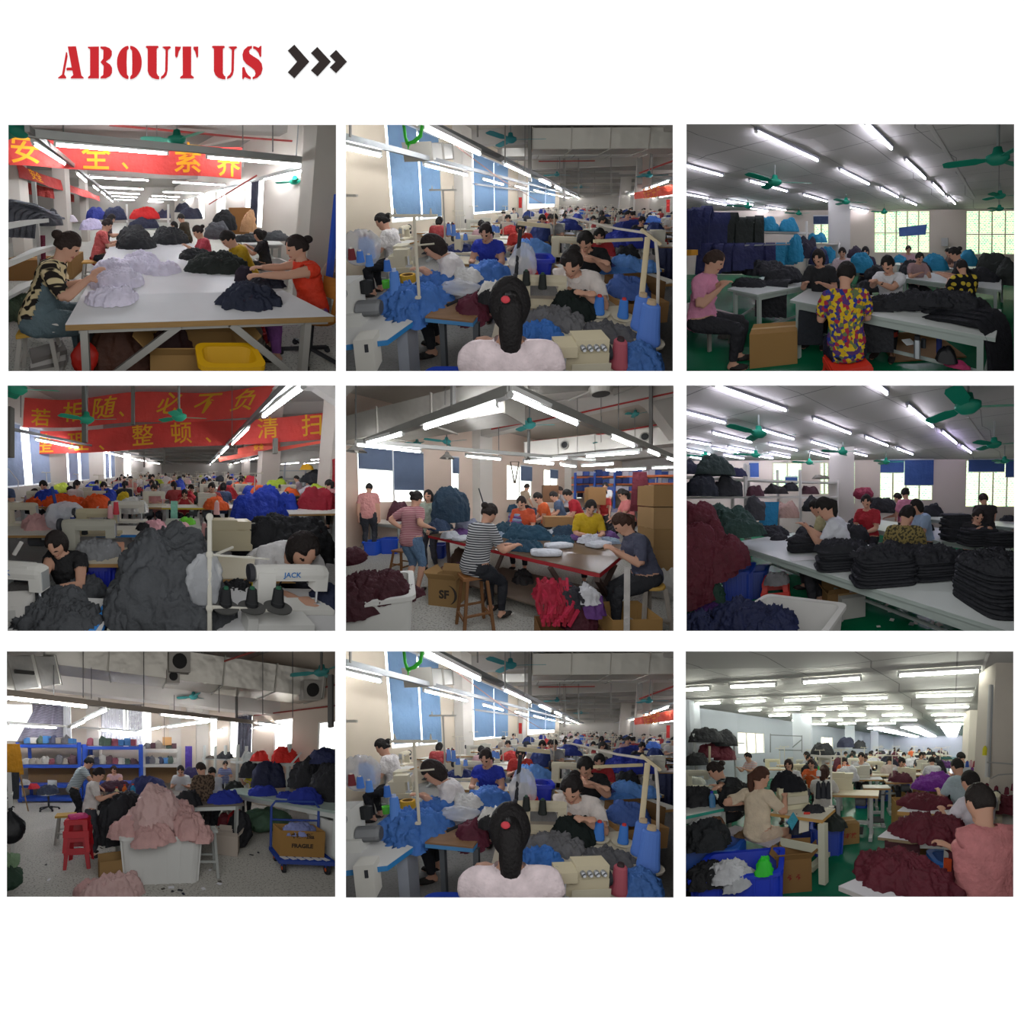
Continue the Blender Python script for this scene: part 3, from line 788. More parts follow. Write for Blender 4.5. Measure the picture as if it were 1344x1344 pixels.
def shelf_unit(R,label,p,w,d,zs,rz=0,col='#dcdcd8',post=None,pw=.05,top=None,group=None,name='shelf_rack',bays=1):
 t=Thing(R,name,label,'shelf',p,rz,1,group);m,k=M(col,'plain',.5),M(post or col,'plain',.5)
 for z in zs:
  s=t.part('shelf_board',m);s.box(-w/2,-d/2,z-.04,w/2,d/2,z)
 for i in range(bays+1):
  x=-w/2+w*i/bays
  for y in(-d/2,d/2):
   q=t.part('post',k);q.box(x-pw/2,y-pw/2,0,x+pw/2,y+pw/2,top or zs[-1]+.1)
 t.done()
def banner(R,label,corners,mat_,texts,sag=.0,size=.5,tcol='#e8a018',name='banner'):
 """corners: lower left, lower right, upper right, upper left; texts: (string, s along 0-1, height 0-1, size)"""
 c=[np.array(q,float)for q in corners];t=Thing(R,name,label,'banner')
 nn=unit(np.cross(c[1]-c[0],c[3]-c[0]))
 if nn.dot(R.C-c[0])<0:nn=-nn
 def S(u,v,o=0):
  q=c[0]*(1-u)*(1-v)+c[1]*u*(1-v)+c[2]*u*v+c[3]*(1-u)*v
  return q+nn*(o+.03*math.sin(u*17+v*2))-np.array((0,0,sag*math.sin(math.pi*u*2)**2*(.4+.6*v)))
 f=t.part('cloth',mat_,smooth=True);f.grid(lambda u,v:tuple(S(u,v)),48,4);f.grid(lambda u,v:tuple(S(1-u,v,-.006)),48,4)
 Lw,Lh=np.linalg.norm(c[1]-c[0]),np.linalg.norm(c[3]-c[0])
 g=t.part('lettering',M(tcol,'plain',.6))
 for s_,u0,v0,k in texts:
  write(g,s_,k,lambda x,y:tuple(S(u0+x/Lw,v0+y/Lh,.012)),.006)
 h=t.part('hem',mat_);h.tube([S(i/24,1)for i in range(25)],.008,6)
 t.done()
def bag(R,label,p,d,mat_,rz=0,seed=1,name='plastic_bag',cat='bag',knot=True,group=None,sharp=1.0):
 t=Thing(R,name,label,cat,p,rz,1,group);w,l,h=d
 q=t.part('sack',mat_,smooth=True)
 def f(dd,_):
  x,y,z=dd;zz=(z+1)/2;k=1-.75*max(0,zz-.6)/.4*sharp;k*=1+.13*fold(x*2+z,y*2+z*2,1.6,seed)+.07*fold(x*2-z,y*2+z,4.5,seed+2)
  if not knot:
   x,y=math.copysign(abs(x)**.65,x),math.copysign(abs(y)**.65,y);k*=1+.22*mnoise.noise(Vector((x*1.6,y*1.6+seed,z*1.8)));zz=min(1,zz*(1.0+.25*mnoise.noise(Vector((x*2.5,y*2,seed)))))
  return(x*w/2*k,y*l/2*k,max(zz,.02)*h)
 q.ball((0,0,0),(1,1,1),44,26,f)
 if knot:
  q=t.part('knot',mat_,smooth=True);q.ball((0,0,h*1.0),(w*.10,l*.1,h*.05),8,6);q.tube([(0,0,h),(w*.1,0,h*1.08),(w*.16,0,h*1.05)],w*.03,6)
 t.done()
def duct(R,label,a,b,w,h,group=None,mat_=None,name='air_duct',vents=0,side=-1):
 a,b=np.array(a,float),np.array(b,float);t=Thing(R,name,label,'duct',(0,0,0),0,1,group);m=mat_ or M('#b8b6ac','foil',s=1)
 q=t.part('casing',m);q.bar(a,b,w,h)
 fm=M('#a09c92','metal',.5);L=np.linalg.norm(b-a);d=(b-a)/L;n=max(2,int(L/1.2))
 for i in range(n+1):
  c=a+d*L*i/n;j=t.part('flange',fm);j.bar(c-d*.015,c+d*.015,w+.05,h+.05)
 x=unit(np.cross(d,(0,0,1.)))*side
 for i in range(vents):
  c=a+d*L*(i+.6)/vents+x*(w/2)
  v=t.part('vent',M('#8c8a82','metal',.5));v.tube([c,c+x*.14],.16,16)
  g=t.part('vent_opening',M('#1e1e1e','plain'),v);g.tube([c+x*.135,c+x*.145],.12,16)
 t.done()

def stations(R,spots,seed,garms,tops,rv=180,p_person=.7,p_heap=.7,mcol='#d6d0bc',tlab='sewing table of the rear rows @',near=6,edge='#b58a52'):
 """rows of sewing stations: table, machine, worker, cloth"""
 r=random.Random(seed)
 for i,(x,y,a)in enumerate(spots):
  z=float((np.array((x,y,0))-R.C)@R.F);far=z>near;rz=R.face+a
  o=lambda dx,dy,h:np.array(rotz((dx,dy,0),rz))+(x,y,h)
  w='far' if far else 'middle'
  sewing_table(R,w+' sewing table in the crowded rows @',(x,y,0),rz,(1.1,.55),.75,r.choice(('#d8d4c6','#cfc9b8','#c9ccd0')),edge,'rear sewing tables @',lod=far,motor=not far)
  sewing_machine(R,w+' cream sewing machine in the crowded rows @',o(r.uniform(-.1,.1),.02,.75),rz+r.choice((0,0,180)),r.choice((mcol,'#c8c4b4','#e0dccb')),'#3a3a3e',r.choice(('lock','over')),'rear sewing machines @',lod=1)
  c=r.choice(garms)
  if r.random()<p_heap:
   heap(R,w+' '+c[1]+' garments lying in the crowded rows @',M(c[0],'cloth'),o(r.uniform(-.3,.3),r.uniform(-.1,.4),.755 if r.random()<.7 else .72),(r.uniform(.4,.8),r.uniform(.35,.6),r.uniform(.15,.4)),r.uniform(0,90),i,.3,20,7,group=c[1]+' garments in the rear rows @')
  if r.random()<.6:
   thread_stand(R,w+' thread stand in the crowded rows @',o(.42,.2,.75),r.uniform(.5,.75),rz,2,'#cfc8b4','rear thread stands @')
  if r.random()<p_person:
   t=r.choice(tops);hs=r.uniform(-12,12)
   person(R,w+' person in a '+t[1]+' shirt sewing in the crowded rows @',o(r.uniform(-.1,.1),-.52,0),rz+hs,.45,r.uniform(5,25),(r.uniform(10,35),r.uniform(-20,20)),((.13,.42,.84),(-.13,.42,.84)),(r.choice(('short','bob','bun','pony')),HAIR),t[0],sc=r.uniform(.93,1.05),vox=.024 if not far else .034,group='%s-shirted workers in the rear rows @'%t[1])
# ---------------------------------------------------------------- the display board
def page(x,y,d=0.0):return((x-672)*UNIT,-d,(672-y)*UNIT)
C1,C2,C3=(6,450,896),(160,502,850),None
BOX=dict(a=(11,164,441,487),b=(454,164,883,487),c=(901,163,1331,487),d=(10,506,440,828),e=(454,506,884,828),
  f=(901,506,1331,828),g=(9,855,440,1177),h=(454,855,884,1178),i=(900,855,1330,1177))
ORG=dict(a=(6,160),b=(450,160),c=(896,160),d=(6,502),e=(450,502),f=(896,502),g=(6,850),h=(450,850),i=(896,850))
NAMES=dict(a='upper left room',b='upper middle room',c='upper right room',d='middle left room',e='central room',f='middle right room',
   g='lower left room',h='lower middle room',i='lower right room')
def flat(name,mats,quads):
 me=bpy.data.meshes.new(name);V,F=[],[]
 for q in quads:
  F.append(tuple(range(len(V),len(V)+4)));V+=q
 me.from_pydata(V,[],F);me.materials.append(mats)
 o=bpy.data.objects.new(name,me);COL.objects.link(o);o['kind']='structure';return o
xs=sorted({-60,1404,*[b[0]for b in BOX.values()],*[b[2]for b in BOX.values()]})
ys=sorted({-60,1404,*[b[1]for b in BOX.values()],*[b[3]for b in BOX.values()]})
qs=[]
for i in range(len(xs)-1):
 for j in range(len(ys)-1):
  xm,ym=(xs[i]+xs[i+1])/2,(ys[j]+ys[j+1])/2
  if any(b[0]<xm<b[2]and b[1]<ym<b[3]for b in BOX.values()):continue
  qs.append([page(xs[i],ys[j+1]),page(xs[i+1],ys[j+1]),page(xs[i+1],ys[j]),page(xs[i],ys[j])])
bo=flat('wall_front',M('#ffffff','paper',.9),qs);bo['label']='white display board around the nine rooms'
BACK=RECESS+KD*math.log(60)
for k,b in BOX.items():
 for nm,y0,y1,mm,g in(('trim_baffle',0,RECESS,M('#0c0c0c','plain',.9),.002),('wall_casing',RECESS,BACK,M('#8c8a86','plain',.9),.045)):  # unseen baffle added against sun spill; unseen casing closes each box to outside light
  A=[((b[0]-672)*UNIT-g,(672-b[3])*UNIT-g),((b[2]-672)*UNIT+g,(672-b[3])*UNIT-g),((b[2]-672)*UNIT+g,(672-b[1])*UNIT+g),((b[0]-672)*UNIT-g,(672-b[1])*UNIT+g)]
  Q=[]
  for i in range(4):
   p,q=A[i],A[(i+1)%4];Q.append([(p[0],y0,p[1]),(p[0],y1,p[1]),(q[0],y1,q[1]),(q[0],y0,q[1])])
  if y0>0:Q.append([(x,y1,z)for x,z in A])
  flat(nm,mm,Q)
# heading: red stencil capitals and three black chevrons fixed on the board
def shape(me_name,polys,mat_,parent=None,org=(0,0)):
 me=bpy.data.meshes.new(me_name);bm=bmesh.new()
 for P in polys:
  f=bm.faces.new([bm.verts.new((x-org[0],0,z-org[1]))for x,z in P])
  bm.normal_update()
  if f.normal.y>0:f.normal_flip()
 bmesh.ops.triangulate(bm,faces=bm.faces[:])
 r=bmesh.ops.extrude_face_region(bm,geom=bm.faces[:]);vs_=[g for g in r['geom']if isinstance(g,bmesh.types.BMVert)]
 bmesh.ops.translate(bm,vec=(0,-.004,0),verts=vs_)
 bmesh.ops.recalc_face_normals(bm,faces=bm.faces[:]);bm.to_mesh(me);bm.free();me.materials.append(mat_)
 o=bpy.data.objects.new(me_name,me);COL.objects.link(o);o.parent=parent;return o
def hp(u,v,x0=70):return((x0+u/6.72-672)*UNIT,(672-50-v/6.72)*UNIT)
def arc(cx,cy,rx,ry,a0,a1,n=14):return[(cx+rx*math.cos(math.radians(a0+(a1-a0)*i/n)),cy-ry*math.sin(math.radians(a0+(a1-a0)*i/n)))for i in range(n+1)]
def uletter(o):return[[(814+o,78),(822+o,68),(922+o,68),(930+o,80),(912+o,95),(912+o,310),(922+o,330),(934+o,338),(934+o,364),(905+o,362),(870+o,350),(845+o,325),(832+o,290),(832+o,95)],
      [(960+o,78),(975+o,74),(1030+o,72),(1038+o,84),(1012+o,104),(1008+o,285),(998+o,325),(978+o,350),(948+o,362),(950+o,340),(972+o,322),(986+o,295),(990+o,104)]]
LET=[('A',70,[[(128,74),(200,72),(248,330),(268,348),(266,356),(155,356),(153,346),(176,325),(168,286),(118,285),(114,270),(122,260),(162,259)],
    [(112,122),(122,128),(126,160),(96,320),(114,345),(112,356),(45,356),(42,348),(76,322)]]),
 ('B',70,[[(305,76),(402,74),(402,356),(306,356),(306,344),(324,328),(324,98),(305,86)],
    [(416,74),(460,74),(495,88),(516,115),(516,150),(500,180),(462,208),(500,232),(518,262),(518,305),(500,335),(462,356),(416,356),(418,340),(440,325),(444,245),(416,212),(440,180),(442,105),(416,90)]]),
 ('O',70,[arc(664,215,103,147,92,268,22)+[(664,340),(650,320),(646,215),(650,110),(666,90)],
    arc(678,215,102,147,-90,90,22)+[(678,92),(694,112),(696,215),(694,320),(678,340)]]),
 ('U',70,uletter(0)),
 ('T',70,[[(1140,74),(1216,74),(1216,325),(1240,344),(1236,356),(1120,356),(1118,344),(1142,325)],
    [(1074,74),(1126,76),(1120,96),(1106,120),(1096,165),(1086,174),(1074,160)],[(1278,74),(1236,76),(1236,96),(1252,120),(1262,165),(1268,174),(1278,162)]]),
 ('U',270,uletter(-760)),
 ('S',270,[[(408,68),(370,74),(336,105),(324,145),(330,190),(356,226),(400,258),(432,285),(440,312),(432,335),(414,344),(414,364),(455,350),(488,318),(502,270),(494,225),(468,190),(420,160),(388,138),(382,115),(392,98),(408,90)],
    [(418,70),(440,74),(466,86),(480,70),(492,68),(490,164),(478,166),(464,128),(440,102),(418,92)],
    [(322,262),(332,254),(342,258),(356,300),(376,328),(398,344),(398,364),(375,358),(345,344),(330,364),(322,356)]])]
RED=M('#c3141f','plain',.6)
hd=bpy.data.objects.new('heading_sign',None);hd.location=(*((-4.6,0)),5.7);COL.objects.link(hd)
hd['label']='red stencil heading reading ABOUT US on the white board';hd['category']='sign'
for ch,x0,P in LET:shape('letter_'+'shape',[[hp(u,v,x0)for u,v in q]for q in P],RED,hd,(-4.6,5.7))
for n,lb,P in((1,'large black chevron arrow next to the red heading',[(782,58),(914,208),(782,355),(724,302),(806,208),(724,110)]),
   (2,'medium black chevron arrow between the large and small ones',[(984,78),(1104,208),(986,338),(928,284),(1000,208),(928,132)]),
   (3,'small black chevron arrow at the tip of the row',[(1150,104),(1246,208),(1150,310),(1094,258),(1144,210),(1094,158)])):
 c=hp(P[1][0],P[1][1],270);o=shape('chevron_arrow',[[hp(u,v,270)for u,v in P]],M('#231815','plain',.6),None,c)
 o.location=(c[0],0,c[1]);o['label']=lb;o['category']='arrow';o['group']='black chevrons beside the heading'
def room(k,vp,hc):return Room(*BOX[k],ORG[k],vp,hc,NAMES[k])
def who(R,label,u,v,z,rv=180,sit=.45,lean=14,head=(25,0),hands=None,tab=.78,reach=.40,smin=.86,smax=1.12,**k):
 """a person whose head is seen at (u, v), z metres from the station"""
 hz=(sit+.09)if sit is not None else .86;l=math.radians(lean);hp_=math.radians(lean*.7+head[0])
 fy=.572*math.sin(l)+.042*math.cos(l)+.085*math.sin(hp_);hh=hz+.572*math.cos(l)-.042*math.sin(l)+.085*math.cos(hp_)
 c=R.at(u,v,z);sc=min(smax,max(smin,c[2]/hh));rz=R.face+rv
 o=rotz((0,fy*sc,hh*sc),rz);p=np.array((c[0]-o[0],c[1]-o[1],c[2]-o[2]))
 if hands is None:hands=((.12,reach,(tab-p[2])/sc+.06),(-.12,reach,(tab-p[2])/sc+.06))
 elif isinstance(hands,str):hands=None
 else:
  hl=[]
  for q in hands:
   if len(q)==3:hl.append(q);continue
   # a hand given as seen (u, v, z, 'px')
   d=(R.at(q[0],q[1],q[2])-p)/sc;hl.append(rotz(tuple(d),-rz))
  hands=hl
 if 'vox' not in k:k['vox']=.015 if z<3.2 else .02 if z<6 else .03
 person(R,label,p,rz,sit,lean,head,hands,sc=sc,**k)
 return p,sc,rz
# ---------------------------------------------------------------- room a: the long white packing table
def room_a():
 R=room('a',(540,350),1.53);R.glow=1.7;on,at=R.on,R.at;H=.78
 plane_floor(R,'floor',M('#b9b8b0','speckle',.5,'#8d8c86'),0)
 plane_floor(R,'ceiling',M('#8a857e','plain',.9),4.0)
 wall(R,'wall_back',M('#8f8a83'),(-14,30),(16,30),0,4.0)
 wx=on(1185,470,.9)[0]+.25
 # window wall along the hall
 win=[(4.6,6.2),(8.2,9.8),(12,13.6),(16,17.6)]
 wall(R,'wall_right',M('#c9c2b8'),(wx+.4,1),(wx+.4,30),0,4.0,holes=[(a-1,b-1,.9,2.5)for a,b in win])
 for i,(a,b)in enumerate(win):
  window(R,i+1,(wx+.4,1),(0,1),a-1,b-1,.9,2.5,M('#f2f6f4','emit',e=DAY))
 blind(R,'navy curtain tied back in the first window @',(wx+.4,1),(0,1),4.35,5.0,.75,2.45,M('#3c4152','cloth'),.12,name='curtain',cat='curtain',pleats=4)
 blind(R,'navy curtain at the second window @',(wx+.4,1),(0,1),7.3,7.9,.8,2.45,M('#34384a','cloth'),.12,name='curtain',cat='curtain',pleats=4)
 def column(u0,u1,v,z,lb,col='#c9c4ba'):
  a,b=at(u0,v,z),at(u1,v,z);t,q=struct(R,'wall_column',M(col),None,lb)
  q.poly([a,b,b+R.F*.4,a+R.F*.4],0,4.0);t.done()
 column(1232,1350,300,3.9,'white pillar')
 column(15,62,300,6.2,'pillar');column(196,246,300,8.5,'pillar','#aaa49b');column(300,325,300,12,'pillar','#a39d94')
 # roof beams and pipes
 for k,(y,h)in enumerate(((7,3.6),(12,3.6),(18,3.6))):
  t,q=struct(R,'ceiling_beam',M('#96918a'));q.box(-14,y,h,16,y+.4,4.0);t.done()
 t,q=struct(R,'ceiling_haunch',M('#c2bcb2'));a=at(880,20,7);
 q.solid([tuple(at(760,100,8)),tuple(at(920,12,8)),tuple(at(1150,12,8)),tuple(at(1240,95,8)),tuple(at(1180,60,8)),tuple(at(950,60,8))],(0,.4,0));t.done()
 bar_thing(R,'sprinkler_pipe','red sprinkler pipe high above the table @','pipe',[at(420,12,5.5),at(950,62,6.5),at(1225,82,7)],.05,M('#8c2f2a','plain',.5),round_=True)
 bar_thing(R,'sprinkler_pipe','thin red pipe crossing behind the banner @','pipe',[at(820,330,9),at(1010,215,6)],.04,M('#9a4038','plain',.5),round_=True)
 for i,(u,v0,v1,z)in enumerate(((955,12,180,5),(1075,12,120,5),(1268,12,130,4),(1300,12,110,4),(570,12,60,4.5),(610,12,60,5),(235,12,60,3.5))):
  bar_thing(R,'hanger_rod','thin steel rod holding up the lamp frame @','rod',[at(u,v0,z),at(u,v1,z)],.018,M('#6c6a68','metal'),group='thin steel hanger rods @')
 LH=2.35;L=lambda u,v,h=LH:on(u,v,h)
 rail=M('#9fa09c','metal',.45)
 bar_thing(R,'lamp_rail','grey front rail carrying two bright lamps @','rail',[L(95,45),L(1265,158)],.05,rail,h=.09)
 bar_thing(R,'lamp_rail','grey rail running back over the left lamp row @','rail',[L(90,25),L(470,330)],.05,rail,h=.07)
 bar_thing(R,'lamp_rail','grey rail running back over the window-side lamp row @','rail',[L(1330,140),L(700,318)],.05,rail,h=.07)
 LL=[((118,90),(240,168),'double lamp at the head of the left row @'),((208,93),(648,128),'long bright lamp under the front rail, left one @'),((815,143),(1185,173),'long bright lamp under the front rail, right one @'),
  ((1040,230),(1245,186),'lamp slanting back from the pillar @'),((290,207),(326,239),'second lamp of the left row @'),((345,222),(575,235),'cross lamp behind the big banner, left side @'),
  ((675,242),(882,254),'cross lamp behind the big banner, right side @'),((868,274),(940,253),'second lamp of the window-side row @'),((355,258),(376,275),'third lamp of the left row @'),
  ((775,302),(815,288),'third lamp of the window-side row @')]
 for a,b,lb in LL:lamp(R,'fluorescent '+lb,L(*a),L(*b))
 far=[((390,263),(555,271)),((635,281),(795,288)),((415,284),(540,290)),((590,297),(700,302)),((430,298),(530,303)),((580,309),(690,313)),((440,311),(520,314)),((575,319),(665,322)),
  ((388,282),(402,293)),((408,299),(420,308)),((425,313),(434,320)),((718,313),(746,306)),((445,321),(515,323)),((600,326),(650,328))]
 for a,b in far:lamp(R,'far fluorescent lamp hanging above the rear tables @',L(*a),L(*b),group='far lamps above the rear tables @')
 for(a,b,lb)in(((880,290),(1030,296),'first'),((1075,292),(1222,304),'second'),((912,318),(1012,324),'third'),((1040,316),(1180,321),'fourth')):
  lamp(R,'fluorescent lamp by the windows, %s of four @'%lb,L(*a),L(*b),group='lamps by the windows @')
 BR=M('#c23a34','cloth',s=.5)
 banner(R,'wide red banner with yellow characters over the table @',[at(12,172,4.8),at(950,228,5.2),at(952,104,5.2),at(12,58,4.8)],BR,
  [('安',.075,.5,.58),('全',.36,.42,.56),('、',.51,.35,.4),('素',.755,.5,.56),('养',.94,.42,.5)])
 banner(R,'long red banner along the left aisle @',[at(60,224,6),at(385,318,13),at(380,298,13),at(40,165,6)],M('#a5332e','cloth',s=.5),[('安全',.12,.5,.34)])
 banner(R,'short red cloth hanging between the left pillars @',[at(95,290,8),at(200,308,8.2),at(195,268,8.2),at(95,245,8)],M('#a83a34','cloth'),[])
 banner(R,'small red cloth behind the second left pillar @',[at(246,318,11),at(278,322,11),at(278,292,11),at(246,286,11)],M('#a83a34','cloth'),[])
 fan(R,'green ceiling fan above the front rail @',at(690,75,3.6),4,.5,60);fan(R,'green fan at the corner edge @',at(60,38,3),4,.6,20)
 fan(R,'small green fan over the windows @',at(1180,88,8),4,.5,10);fan(R,'green fan beside the pillar top @',at(1292,122,4.2),4,.3,80);fan(R,'green fan low before the window @',at(1162,240,6.5),4,.5,0)
 # the table
 table(R,'long white packing table with wooden edge @',[on(243,812,H),on(1322,778,H),on(722,474,H),on(436,474,H)],H,M('#dcdcdf','plain',.25),.045,M('#a5824f','wood',.5),legs=False)
 t=Thing(R,'table_trestle','grey steel trestle legs bracing the front of the white table @','trestle');g=M('#a4a29c','metal',.5)
 q=t.part('leg',g);q.bar(on(705,812,.73),on(400,1040,.2),.05);q=t.part('leg',g);q.bar(on(905,808,.73),on(1190,1040,.2),.05)
 q=t.part('leg',g);q.bar(on(1210,795,.73),(*on(1210,795,.73)[:2],0),.05);q=t.part('leg',g);q.bar(on(320,830,.73),(*on(320,830,.73)[:2],0),.05)
 q=t.part('rail',g);q.bar(on(300,832,.72),on(1290,795,.72),.04);t.done()
 # clothes on the table
 lav=M('#e4def2','cloth');blk=M('#191a1d','cloth');nav=M('#20263a','cloth')
 for u,v,w,d,hh,s in((430,715,.42,.26,.10,1),(455,650,.55,.38,.12,2),(430,605,.45,.4,.14,3),(540,590,.5,.45,.13,4),(630,600,.42,.4,.10,5),(545,570,.5,.35,.15,6)):
  heap(R,'crumpled pile of pale lavender garments %s @'%('nearest the apron woman','in the middle of the white pile','at the back of the white pile','beside the white pile','at the edge of the white pile','behind the white pile')[s-1],lav,on(u,v,H),(w,d,hh),0,s,.3,40,14,group='lavender garments on the white table @')
 for u,v,w,d,hh,s,c,lb in((530,500,.75,.8,.26,11,blk,'heap of black garments at the far left of the table @'),(520,470,.8,1.0,.3,16,blk,'rear heap of black garments on the table @'),(660,478,.8,1.3,.32,12,blk,'heap of black garments at the far right of the table @'),(765,545,.5,.5,.12,13,blk,'small black heap by the yellow blouse @'),
         (852,590,.72,.5,.18,14,M('#1e2420','cloth'),'dark green black heap before the yellow blouse @'),(975,720,.5,.36,.12,15,nav,'navy garments piled before the red blouse @'),(1040,655,.42,.25,.07,18,M('#1c1f2e','cloth'),'flat navy garment behind the navy pile @')):
  heap(R,lb,c,on(u,v,H),(w,d,hh),0,s,.3,40,12)
 heap(R,'checked maroon cloth held by the red blouse woman @',M('#7c5a66','check',.8,'#2c2430',40),on(958,640,H),(.16,.2,.16),0,21,.3)
 # people
 def apron(t,a):
  front=a['isr']('torso')&((a['A']-a['sp'](0))@a['f']>-.02)&(a['spn']<.38)
  m=M('#5d7077','cloth');a['shell']('apron',m,front|(a['isr']('thigh')&(a['A'][:,2]>.42)),.035)
  q=t.parts[-1];q2=t.part('apron_skirt',m,smooth=True);q2.grid(lambda u,v:((u-.5)*.42,.30+.06*math.sin(u*9)+.05*v,.52-.42*v),10,6)
  g=t.part('lettering',M('#e8e6e0'),q);write(g,'B',.09,lambda x,y:(.215,.17+x,.50+y),.006)
 p,sc,rz=who(R,'person in a leopard blouse and grey apron sitting at the white table @',255,497,2.35,-72,.45,20,(22,0),[(345,622,2.2,0),(320,640,2.25,0)],hair=('bun','#2c1d17'),topm=M('#d9c79c','blotch',.8,'#231d1a',1.3),sleeve=.9,bot='#232226',vox=.014,extra=apron)
 stool(R,'wooden stool under the woman in the grey apron @',(p[0],p[1],0),.46*sc,.17,'#c59a3c',rz=rz)
 p,sc,rz=who(R,'person in a red blouse and purple trousers reaching over the table @',1170,503,2.55,84,.46,13,(14,0),[(965,590,2.45,0),(985,620,2.3,0)],hair=('bun','#221613'),top='#dd3a1c',sleeve=.35,bot='#8d559c',vox=.014)
 office_chair(R,'swivel chair with wooden seat and black star base @',(p[0],p[1],p[2]),rz,'#b5762c')
 who(R,'person in a yellow blouse bending over the black garments @',895,468,3.7,95,.45,25,(30,0),hair=('short','#1c1614'),top='#b8940f',tab=H)
 who(R,'person in a coral shirt with a bun at the table @',775,440,4.8,95,.45,12,(25,0),hair=('bun','#2a1c1a'),top='#b5414f',tab=H)
 who(R,'person in black and yellow standing by the far table end @',708,385,6.6,60,None,14,(20,0),top='#3a3020',hair=('short',HAIR),tab=H)
 who(R,'person in a brown blouse sitting past the black heap @',680,415,7.2,120,.45,10,(25,0),top='#8a5a4a',tab=H)
 who(R,'person in a coral blouse and pale vest on the left @',412,412,5.4,-70,.45,12,(25,0),top='#c25a58',hair=('short','#241a16'),tab=H)
 who(R,'person in a dark shirt behind the coral blouse on the left @',428,388,7,-70,.5,12,(25,0),top='#4a3a3c',tab=H)
 who(R,'person in black with long hair sitting by the window table @',1018,452,5.0,60,.45,10,(20,0),top='#1d1c20',hair=('long',HAIR),tab=.74)
 # left shelf with hanging garments
 wm=M('#d5d5d0');t=Thing(R,'shelf_rack','white shelf rack at the left edge @','shelf')
 def board(vs_,z0,z1,h):
  a,b,c=on(-60,vs_[0],h),on(vs_[2],vs_[1],h),on(vs_[2]-30,vs_[1]-12,h);q=t.part('shelf_board',wm)
  q.poly([a,b,b+R.F*.5,a+R.F*.9-R.R*.2],h-.04,h)
 board((590,512,146),0,0,.85+.3);board((415,395,62),0,0,1.44);board((740,640,135),0,0,.42)
 x=at(140,540,3.4);q=t.part('post',wm);q.bar((x[0],x[1],0),(x[0],x[1],at(140,245,3.4)[2]),.045);t.done()
 for i in range(7):
  a=at(25+i*21,340+i*9,3.0+i*.06);drape(R,'grey checked garment hanging over the left shelf @',M('#62646c','cloth'),[(-.3,0),(.0,.05),(.12,.0),(.16,-.34+.02*i)],.13,a,180+R.face-30,2,.05,i,group='grey garments over the left shelf @')
 drape(R,'maroon garment hanging under the grey ones @',M('#7c2c44','cloth'),[(0,0),(.05,-.4)],.08,at(150,455,3.4),180,2,.03,3)
 # floor clutter
 heap(R,'green cloth sack lying under the left shelf @',M('#5c6d58','cloth'),on(70,770,0),(.7,.5,.25),0,31,.2)
 carton(R,'brown carton under the left shelf by the wall @',on(100,625,0),(.8,.5,.45),R.face,'#8a6238',open_=False)
 carton(R,'cardboard box standing on the aisle behind the apron woman @',on(255,610,0),(.5,1.0,.45),R.face+5,'#9a7648',open_=False)
 carton(R,'open brown carton under the white table @',on(760,1040,0),(.75,.4,.38),R.face,'#a5814e')
 tub(R,'yellow plastic tub under the front of the table @',at(893,1058,1.85),(.40,.26,.24),R.face,'#e0ab14')
 heap(R,'brown fabric heap under the table @',M('#553528','cloth'),on(480,1000,0),(.6,.5,.55),0,33,.2);heap(R,'dark maroon cloth heap under the table @',M('#3c2220','cloth'),on(640,960,0),(.7,.6,.5),0,34,.2)
 heap(R,'tan cloth pile in the shade under the table @',M('#7b5b40','cloth'),on(850,900,0),(.8,.5,.5),0,35,.2);heap(R,'mixed scraps beside the blue package @',M('#8a8478','cloth'),on(960,930,0),(.4,.3,.35),0,36,.3)
 heap(R,'red cloth on the floor by the purple trousers @',M('#b02a2c','cloth'),on(1010,880,0),(.35,.3,.16),0,38,.3)
 bag(R,'red plastic bag hanging at the table leg @',on(325,1010,0.12),(.2,.16,.34),M('#cc2d22','plain',.35),0,3)
 bag(R,'red shopping bag on the floor of the left aisle @',on(372,578,0),(.35,.25,.42),M('#a02226','plain',.5),0,5)
 stool(R,'wooden stool in the left aisle @',on(350,640,0),.45,.17,'#c09040',group=None)
 for i in range(4):
  t,q=one(R,'paper_bundle','bundle of grey papers under the apron woman stool @','paper',M(('#b8b4b0','#8c8884','#c8c4c0','#77726e')[i]),'paper bundles under the stool @',on(180,985,0)+(0,0,i*.05),i*9);q.cbox((0,0,.022),(.3,.22,.044));t.done()
 # far end: racks and colourful heaps
 for k,(u,v,z,c,w,d,h,lb)in enumerate(((560,388,9,'#c92324',1.0,.6,.36,'bright red garments heaped on the rear shelf @'),(370,390,9,'#24307c',.6,.6,.42,'royal blue garments heaped on the rear shelf @'),(445,392,8.5,'#1d2440',.8,.6,.4,'navy garments heaped on the rear shelf @'),
     (348,430,8,'#b7b0cc',.7,.6,.3,'lavender garments on the left rear table @'),(560,425,8.5,'#20253c',1.0,.7,.3,'dark blue garments under the rear shelf @'),(640,385,10,'#2a2f4a',.5,.5,.3,'navy heap beside the red garments @'),(745,388,9,'#2b2f42',.8,.6,.35,'slate heap right of the rear shelf @'),(715,362,11,'#1f2332',.7,.5,.35,'dark heap far behind the rear shelf @'),
     (880,432,6.2,'#17181b',.55,.5,.42,'black bundle by the window side @'),(850,466,5.8,'#54555a',.5,.5,.35,'grey bundle by the window side @'),(970,478,5.4,'#272b2e',.6,.4,.12,'dark clothes on the window table @'),(1085,472,5,'#494c50',.5,.4,.14,'grey clothes on the window table @'),(180,415,6.5,'#26262b',.6,.5,.35,'dark heap on the left aisle shelf @'),(260,400,9,'#b0aab2',.5,.4,.2,'pale heap on the left aisle shelf @'))):
